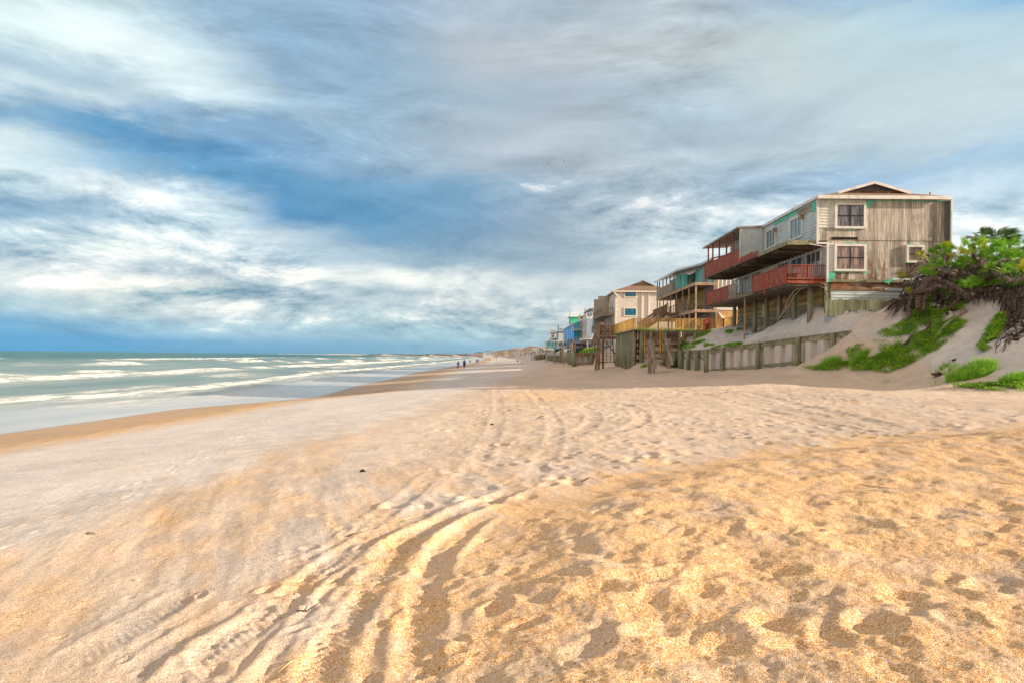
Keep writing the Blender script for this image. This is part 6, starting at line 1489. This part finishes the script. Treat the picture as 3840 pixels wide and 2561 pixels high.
# bare trunks
Z8 = lambda a, b_: (3380+a/3.267, 820+b_/3.267)
trk = [([(480,760),(390,730),(300,780),(245,880),(205,1000),(210,1110)], .17, .9, 'thick bare palmetto trunk arching down the root hollow, tallest of them'),
       ([(850,1000),(720,880),(600,810),(560,800)], .13, .8, 'bare trunk with a pale sawn end, sloping right on the ledge'),
       ([(700,880),(560,850),(430,830),(330,880),(230,905),(150,900)], .12, .9, 'long bare trunk lying nearly level across the root hollow'),
       ([(150,880),(120,980),(85,1080),(95,1220)], .11, .8, 'short dark trunk hanging at the left edge of the root mass'),
       ([(310,900),(275,1000),(265,1130)], .09, .8, 'thin dark trunk between the arching one and the hollow'),
       ([(1500,650),(1460,580),(1380,560),(1280,550),(1190,590)], .14, .9, 'curved grey trunk under the palmettos near the right edge'),
       ([(720,900),(700,990),(600,1090)], .09, .6, 'broken reddish trunk stub in the middle of the hollow'),
       ([(40,1545),(130,1450),(230,1400),(330,1350),(340,1290)], .09, .15, 'dark fallen log lying in the green vines on the slope'),
       ([(330,1360),(320,1300),(345,1240)], .08, .2, 'grey stump sticking up from the vines on the slope'),
       ([(440,1440),(560,1290),(700,1190),(790,1130)], .10, .1, 'pale driftwood branch lying up the sandy slope')]
for i, (pts, r, off, lb_) in enumerate(trk):
    P = []
    base_D = None
    for q in pts:
        g = gp(*Z8(*q), off)
        P.append(g)
    Dm = min(p.y for p in P)
    if off > .5: P = [PY(*Z8(*q), 0.5*Dm+0.5*p.y-0.3) for q, p in zip(pts, P)]
    f = []
    for j in range(len(P)-1):
        for t in range(4):
            k = t/4; v = P[j].lerp(P[j+1], k); f.append(v+Vector((pr2.uniform(-.03, .03), pr2.uniform(-.03, .03), pr2.uniform(-.03, .03))))
    f.append(P[-1]); mb = MB(); mb.tube(f, [r*pr2.uniform(.85, 1.12) for _ in f], 10)
    t_ = mb.build('bare_trunk' if off > .5 else 'fallen_branch', M['bark'] if i != 9 else M['greywood'], None, True); tag(t_, lb_, 'trunk' if off > .5 else 'branch')
# roots
RT = MB(); pr2.seed(9)
def rootset(x0, x1, y0, y1, n, lmin, lmax, lean=0, r0=.018, off=(.05, .6)):
    for i in range(n):
        px = pr2.uniform(x0, x1); py = pr2.uniform(y0, y1); L = pr2.uniform(lmin, lmax); o_ = pr2.uniform(*off); P = []; k = 6; dx_ = pr2.uniform(-8, 8)+lean
        for j in range(k): P.append(gp(px+dx_*j/k*2+pr2.uniform(-3, 3), py+L*j/(k-1), o_*(1-.6*j/k)))
        RT.tube(P, [r0*pr2.uniform(.7, 2.0)*(1-.12*j) for j in range(k)], 4, False)
rootset(3392, 3470, 1050, 1110, 60, 30, 110, -8)
rootset(3450, 3600, 1060, 1120, 50, 20, 80, -3)
rootset(3345, 3400, 1110, 1145, 36, 15, 60, -22)
rootset(3600, 3760, 1075, 1100, 120, 10, 55, -4)
rootset(3765, 3850, 1060, 1110, 120, 40, 140, -12, .02, (.05, .5))
rootset(3740, 3800, 1200, 1280, 60, 20, 60, -14)
tag(RT.build('roots', M['root']), 'tangle of bare dark roots hanging from the eroded dune edge', 'roots', kind='stuff')
# creeping plants and grass
def inpoly(x, y, poly):
    ins = False
    for i in range(len(poly)):
        (x1, y1), (x2, y2) = poly[i], poly[i-1]
        if (y1 > y) != (y2 > y) and x < (x2-x1)*(y-y1)/(y2-y1)+x1: ins = not ins
    return ins
def GV(pxs, pys, tmax=330):
    """ground points for many pixels at once"""
    dirs = np.array([tuple(ray(a, b_)) for a, b_ in zip(pxs, pys)]); t = np.geomspace(12, tmax, 420)
    X = dirs[:, 0:1]*t; Y = dirs[:, 1:2]*t; ZZ = CAMZ+dirs[:, 2:3]*t
    g = coarse_z(X.ravel(), Y.ravel()).reshape(X.shape); hit = ZZ < g; i = hit.argmax(1); ok = hit.any(1) & (i > 0)
    r = np.arange(len(pxs)); i = np.maximum(i, 1); a = ZZ[r, i-1]-g[r, i-1]; b_ = ZZ[r, i]-g[r, i]; f = a/(a-b_+1e-9); tt_ = t[i-1]*(1-f)+t[i]*f
    return dirs[:, 0]*tt_, dirs[:, 1]*tt_, ok
VN = MB(); GR = MB(); pr2.seed(33)
Z7 = lambda a, b_: (3000+a/2.306, 820+b_/2.306); Z4 = lambda a, b_: (2180+a/3.408, 940+b_/3.408)
def cover(poly, n, size, patch=0.0, mb=VN, blade=False, hgt=.2, zf=Z7, lift=.04):
    poly = [zf(*p) for p in poly]; xs = [p[0] for p in poly]; ys2 = [p[1] for p in poly]; P = []
    while len(P) < n:
        x, y = pr2.uniform(min(xs), max(xs)), pr2.uniform(min(ys2), max(ys2))
        if inpoly(x, y, poly): P.append((x, y))
    X, Y, ok = GV([p[0] for p in P], [p[1] for p in P]); nz = fbm(X*1.1, Y*1.1, 3, 77) if patch else np.ones(len(X))
    for x, y, o_, q in zip(X, Y, ok, nz):
        if not o_ or (patch and pr2.random() > sst(q-patch+.12, -.28, .22)): continue
        z = gz(x, y)
        if blade:
            for _ in range(3):
                h = hgt*pr2.uniform(.5, 1.2); a = pr2.uniform(0, 6.28); b_ = Vector((x+pr2.uniform(-.08, .08), y+pr2.uniform(-.08, .08), z-.02)); w2 = Vector((math.cos(a), math.sin(a), 0))*size
                ln = Vector((pr2.uniform(-.5, .5), pr2.uniform(-.5, .5), 0))*h*.8
                m_ = b_+Vector((0, 0, h*.6))+ln*.35; mb.add([b_-w2, b_+w2, m_+w2*.7, b_+Vector((0, 0, h))+ln, m_-w2*.7], [(0, 1, 2, 4), (4, 2, 3)])
        else:
            for _ in range(3):
                c = Vector((x+pr2.uniform(-.15, .15), y+pr2.uniform(-.15, .15), z+lift+pr2.uniform(0, 1.6*size))); s_ = size*pr2.uniform(.6, 1.3)
                u = Vector((pr2.uniform(-1, 1), pr2.uniform(-1, 1), pr2.uniform(-.5, .5))).normalized(); v = u.cross(Vector((pr2.uniform(-.6, .6), pr2.uniform(-1, .2), 1))).normalized()
                mb.add([c-u*s_*.6, c+v*s_*.42, c+u*s_*.6, c-v*s_*.42], [(0, 1, 2, 3)])
cover([(660,1010),(860,905),(1000,810),(1130,790),(1250,820),(1230,930),(1110,990),(1010,1060),(880,1130),(820,1060)], 6500, .055, .10)
cover([(830,1120),(1100,970),(1330,860),(1440,880),(1400,950),(1200,1120),(1000,1240),(760,1335),(500,1315),(140,1305),(20,1282),(300,1250),(600,1200)], 12000, .055, -.06)
cover([(400,1130),(650,1050),(900,1100),(800,1200),(450,1250)], 1700, .07, .3)
cover([(850,830),(1000,640),(1240,620),(1400,700),(1420,800),(1200,850)], 2800, .055, .2, lift=.10)
cover([(1735,840),(1775,870),(1762,950),(1700,1040),(1580,1165),(1535,1120),(1620,1000),(1680,900)], 4200, .055, .02, lift=.12)
cover([(1300,540),(1500,560),(1936,460),(1936,590),(1850,600),(1700,575),(1500,600),(1380,600)], 5200, .07, .0, lift=.1)
cover([(1300,540),(1500,560),(1936,460),(1936,590),(1850,600),(1700,575),(1500,600)], 900, .012, 0, GR, True, .45)
cover([(1290,1450),(1560,1435),(1936,1425),(1936,1500),(1680,1492),(1400,1462)], 1500, .07, .15)
cover([(660,1430),(800,1400),(1300,1380),(1560,1400),(1500,1425),(900,1445)], 500, .06, .4)
cover([(1050,1340),(1300,1250),(1700,1230),(1720,1330),(1100,1370)], 420, .014, .35, GR, True, .35)
cover([(1200,830),(1500,760),(1600,800),(1350,870)], 200, .08, .5)
M['vine_'] = None
for i, (pl_, n_) in enumerate((([(1450,1125),(1560,1062),(1650,1020),(1640,1045),(1500,1120)], 300), ([(1380,1205),(1500,1165),(1580,1140),(1560,1175),(1420,1215)], 320), ([(1560,1222),(1600,1198),(1690,1200),(1680,1222)], 260),
      ([(1800,1232),(1900,1195),(2060,1184),(2040,1205),(1880,1232)], 500), ([(1640,1252),(1700,1230),(1790,1222),(1760,1248)], 240), ([(1840,1050),(1870,1018),(1930,1025),(1920,1055)], 200), ([(1180,1240),(1300,1215),(1480,1228),(1380,1262),(1250,1262)], 320),
      ([(1025,1280),(1040,1240),(1078,1235),(1075,1275)], 130), ([(755,1495),(790,1472),(842,1466),(840,1490)], 130), ([(1995,1030),(2005,1008),(2028,1012),(2024,1032)], 60), ([(1150,1235),(1290,1190),(1330,1130),(1240,1215)], 180))):
    cover(pl_, n_, .07, 0, VN, False, .2, Z4)
    cover(pl_, n_//3, .012, 0, GR, True, .22, Z4)
cover([(2010,1055),(2060,1000),(2113,960),(2113,990),(2040,1040)], 60, .07, 0, VN, False, .2, Z4)
for pl_ in ([(1255,770),(1300,735),(1420,735),(1505,700),(1508,770),(1400,775)], [(1080,795),(1160,770),(1250,760),(1250,775),(1100,800)], [(520,795),(600,700),(690,650),(700,740),(640,790)], [(700,790),(760,740),(900,650),(910,700),(820,780)]):
    cover(pl_, 900, .20, 0, VN, False, .4, lambda a, b_: (1900+a/4.521, 1150+b_/4.521), lift=.1)
cover([(660,1020),(1330,1010),(1040,1025),(690,1023)], 350, .02, 0, GR, True, .4, Z4) if False else None
for i in range(5200):                      # the dune top carries on beyond the picture's edge
    x, y = pr2.uniform(26, 52), pr2.uniform(31, 46)
    if x/y < .74 or perlin(np.array(x*.3), np.array(y*.3), 4) < -.15: continue
    z = gz(x, y)
    if z < 6.2: continue
    c = Vector((x, y, z+pr2.uniform(.02, .35))); s_ = pr2.uniform(.08, .20); u = Vector((pr2.uniform(-1, 1), pr2.uniform(-1, 1), pr2.uniform(-.5, .5))).normalized(); v = u.cross(Vector((pr2.uniform(-.6, .6), pr2.uniform(-1, .2), 1))).normalized()
    VN.add([c-u*s_*.6, c+v*s_*.42, c+u*s_*.6, c-v*s_*.42], [(0, 1, 2, 3)])
vn = VN.build('ground_cover', M['vine']); tag(vn, 'bright green creeping vines spread over the sand slopes', 'ground cover', kind='stuff')
# grass behind the yellow railing
for i in range(520):
    x = pr2.uniform(11.0, 16.8); y = 65.4+pr2.random()*1.2; h = pr2.uniform(.2, .55)*(1 if i % 4 else 1.5); a = pr2.uniform(0, 3); w2 = Vector((math.cos(a), math.sin(a), 0))*.02
    b_ = Vector((x, y, 5.8)); ln = Vector((pr2.uniform(-.1, .2), 0, 0)); GR.add([b_-w2, b_+w2, b_+Vector((0, 0, h))+ln], [(0, 1, 2)])
tag(GR.build('grass', M['grass']), 'thin scattered grass on the dune slopes and behind the yellow railing', 'grass', kind='stuff')
# big single grass clumps and the shrub by the bulkhead
def clump(px, py, wpx, n, h, lb_, w3_=.012, mat='grass'):
    mb = MB(); g0 = G(px, py); rad = wpx/2560*g0.y
    for i in range(n):
        a = pr2.uniform(0, 6.28); r = rad*math.sqrt(pr2.random()); x, y = g0.x+r*math.cos(a), g0.y+r*.6*math.sin(a); z = gz(x, y); hh_ = h*pr2.uniform(.55, 1.1)*(1-.35*r/rad); c = pr2.uniform(0, 3.1)
        w2 = Vector((math.cos(c), math.sin(c), 0))*w3_; ln = Vector((math.cos(a)*r/rad*.5+pr2.uniform(-.2, .45), math.sin(a)*.4, 0))*hh_; b_ = Vector((x, y, z-.03)); m_ = b_+Vector((0, 0, hh_*.62))+ln*.4
        mb.add([b_-w2, b_+w2, m_+w2*.7, b_+Vector((0, 0, hh_))+ln, m_-w2*.7], [(0, 1, 2, 4), (4, 2, 3)])
    tag(mb.build('grass_clump', M[mat]), lb_, 'grass clump', 'grass clumps at the dune foot')
clump(3640, 1405, 85, 1900, .62, 'largest bright green grass clump at the dune foot beside the brown stump')
clump(3595, 1408, 40, 700, .42, 'low green grass tuft at the left end of the largest clump')
clump(3815, 1425, 60, 1300, .48, 'green grass mound at the right edge of the picture')
clump(3112, 1372, 34, 900, .72, 'upright blue-green grass tuft at the left foot of the green slope', .012)
clump(3220, 1352, 30, 600, .62, 'second grass tuft on the green slope, right of the blue-green one')
clump(3365, 1330, 26, 400, .35, 'short grass tuft low on the sandy slope')
sb_ = MB(); c = PY(2535, 1300, 63.6)
for i in range(1500):
    a, b2_, r = pr2.uniform(0, 6.28), pr2.uniform(0, 1.5), pr2.random()**.4; q = Vector((c.x+1.5*r*math.cos(a)*math.cos(b2_), c.y+.9*r*math.sin(a)*math.cos(b2_), 0)); q.z = gz(q.x, q.y)+.85*r*math.sin(b2_)*(1-.25*abs(q.x-c.x)); s_ = pr2.uniform(.05, .10)
    u = Vector((pr2.uniform(-1, 1), pr2.uniform(-1, 1), pr2.uniform(-1, 1))).normalized(); v = u.cross(Vector((.3, -.5, 1))).normalized(); sb_.add([q-u*s_, q+v*s_*.7, q+u*s_, q-v*s_*.7], [(0, 1, 2, 3)])
M['shrubleaf'] = leafmat('shrub_leaf', (.03, .10, .012), (.09, .20, .02), (.2, .24, .04))
tag(sb_.build('shrub', M['shrubleaf']), 'dark green shrub in the corner of the sand slope and the timber bulkhead', 'shrub')
# ------------------------------------------------------------------ small things on the sand
M['shellw'] = paint('white_shell', (.70, .64, .52), .4, .15, 30, c2=(.66, .44, .24)); M['weed'] = paint('dry_seaweed', (.03, .022, .02), .8, .4, 20); M['straw'] = paint('dry_reed', (.52, .40, .20), .6, .15, 8); M['twig'] = paint('dark_twig', (.07, .05, .035), .8, .3, 20)
def gnd(px, py, up=0.0):
    g = G(px, py); return Vector((g.x, g.y, gz(g.x, g.y)+up))
def stick(pts, r, mt, nm, lb_, cat, lift=.012):
    P = [gnd(a, b_, lift+(c_ if len(q) > 2 else 0)) for q in pts for a, b_, c_ in [(q+(0,))[:3]]]
    tag(MB().tube(P, [r*.7]+[r]*(len(P)-2)+[r*.4], 7).build(nm, mt, None, True), lb_, cat)
stick([(1112,2297),(1150,2288),(1200,2272,.02)], .007, M['twig'], 'stick', 'thick dark stick half buried beside the left wheel rut', 'stick')
stick([(1458,1972),(1520,1950),(1582,1934)], .007, M['straw'], 'reed', 'pale yellow reed stem lying on grey sand above the wheel ruts', 'reed')
stick([(1300,2020),(1325,2012),(1345,2010)], .007, M['twig'], 'twig', 'short dark twig on grey sand left of the pale reed', 'twig')
stick([(1040,2510),(1090,2480),(1135,2462)], .006, M['straw'], 'reed', 'thin brown reed near the bottom of the left wheel rut', 'reed')
stick([(3215,1868),(3290,1876),(3360,1886)], .004, M['twig'], 'twig', 'long thin brown twig on the right side of the orange mound', 'twig')
stick([(2960,2095),(2995,2080),(3030,2062,.04)], .005, M['straw'], 'straw', 'bent pale straw in a footprint on the orange mound', 'straw')
stick([(2540,2203),(2580,2200),(2600,2200)], .005, M['straw'], 'straw', 'small pale straw lying near the deepest footprints', 'straw')
stick([(2180,1812),(2200,1802),(2222,1792)], .010, M['twig'], 'twig', 'dark twig on the edge where the mound meets the flat sand', 'twig')
stick([(3140,1908),(3240,1898),(3290,1890)], .004, M['straw'], 'straw', 'long hair-thin straw in the middle of the orange mound', 'straw')
stick([(2700,1480),(2725,1470),(2735,1462,.15)], .012, M['twig'], 'twig', 'dark twig sticking up from the shaded upper beach', 'twig')
def lump(px, py, sz, lb_, nm, cat, mt, flat_=.5, n=14):
    g = gnd(px, py); mb = MB(); s = RS.randint(1000); rr4 = random.Random(int(s)); k = 7
    for a in range(k+1):
        for b_ in range(n):
            t = math.pi/2*a/k; q = 6.283*b_/n; r = sz*(1+.35*rr4.uniform(-1, 1))*math.cos(t); mb.v.append((g.x+r*math.cos(q), g.y+r*.7*math.sin(q), g.z-.01+sz*flat_*math.sin(t)*(1+.3*rr4.uniform(-1, 1))))
    for a in range(k):
        for b_ in range(n): i0 = a*n+b_; i1 = a*n+(b_+1) % n; mb.f.append((i0, i1, i1+n, i0+n))
    tag(mb.build(nm, mt, None, True), lb_, cat)
lump(1360, 1762, .055, 'black dried seaweed clump casting a shadow on the pale sand, left of centre', 'seaweed', 'seaweed', M['weed'], .9)
lump(1845, 1592, .07, 'small dark brown lump on the trampled sand near the middle', 'seaweed', 'seaweed', M['weed'], .6)
lump(2155, 1374, .55, 'dark brown heap on the far beach in front of the low sea wall', 'debris_heap', 'heap', M['root'], .3)
lump(1957, 1364, .35, 'small brown patch of wrack beside the black dog', 'seaweed', 'seaweed', M['root'], .3)
lump(3520, 1407, .30, 'brown rooted stump at the left of the largest grass clump', 'stump', 'stump', M['root'], .5)
lump(3580, 1340, .14, 'reddish brown clod on the sandy slope above the grass clump', 'clod', 'clod', M['root'], .7)
lump(2155, 1646, .06, 'pale crusted sand clod beside the curved tyre marks', 'sand_clod', 'clod', M['shellw'], .6)
lump(340, 2010, .06, 'pale sand clod on the left beach, one of three in a line, middle', 'sand_clod', 'clod', M['greywood'], .5)
for px, py, sz, lb_ in ((512, 2168, .035, 'largest white broken shell, open side up, on the lower left sand'), (1045, 2078, .02, 'pair-sized white shell on grey sand above the left ruts'), (1072, 2142, .018, 'small white shell just left of the rut with tread marks'), (940, 2330, .02, 'white shell on orange grit near the lower left rut')):
    g = gnd(px, py, .002); mb = MB(); n_ = 12
    for a in range(5):
        for b_ in range(n_): t = math.pi*.5*a/4; q = 6.283*b_/n_; mb.v.append((g.x+sz*math.cos(t)*math.cos(q), g.y+sz*.75*math.cos(t)*math.sin(q), g.z+sz*.45*math.sin(t)*(1+.15*math.cos(6*q))))
    for a in range(4):
        for b_ in range(n_): mb.f.append((a*n_+b_, a*n_+(b_+1) % n_, (a+1)*n_+(b_+1) % n_, (a+1)*n_+b_))
    tag(mb.build('shell', M['shellw'], None, True), lb_, 'shell')
M['plastic'] = paint('blue_plastic_scrap', (.01, .18, .8), .4, .1)
g = gnd(2800, 1262, .03); mb = MB(); mb.prism([g+Vector((-.14, 0, 0)), g+Vector((.10, .05, .02)), g+Vector((.16, 0, .14)), g+Vector((-.06, -.03, .10))], (0, .02, 0)); tag(mb.build('plastic_scrap', M['plastic']), 'bright blue plastic scrap on the sand slope below the weathered house', 'scrap')
# crushed shell and grit strewn over the sand
CH = MB(); rc_ = np.random.RandomState(3)
for i in range(5200):
    y = 3.2+14*rc_.rand()**1.6; x = rc_.uniform(-.78, .78)*y
    dd = poly_dist(np.array([x]), np.array([y]), mc)[0][0]
    if dd < 0 and rc_.rand() < .35: continue
    z = gz(x, y); s_ = rc_.uniform(.002, .0065)*(1+y*.05); a = rc_.uniform(0, 6.28); e = rc_.uniform(-.5, .5); u = Vector((math.cos(a), math.sin(a), e)).normalized(); v = u.cross(Vector((rc_.uniform(-.5, .5), 0, 1))).normalized(); nn = u.cross(v)*s_*.3
    c = Vector((x, y, z+s_*.5)); CH.add([c-u*s_, c-v*s_*.6, c+u*s_, c+v*s_*.6, c+nn, c-nn], [(0, 1, 4), (1, 2, 4), (2, 3, 4), (3, 0, 4), (1, 0, 5), (2, 1, 5), (3, 2, 5), (0, 3, 5)])
tag(CH.build('shell_fragments', M['shellw']), 'crushed shell fragments strewn over the sand', 'shell grit', kind='stuff')
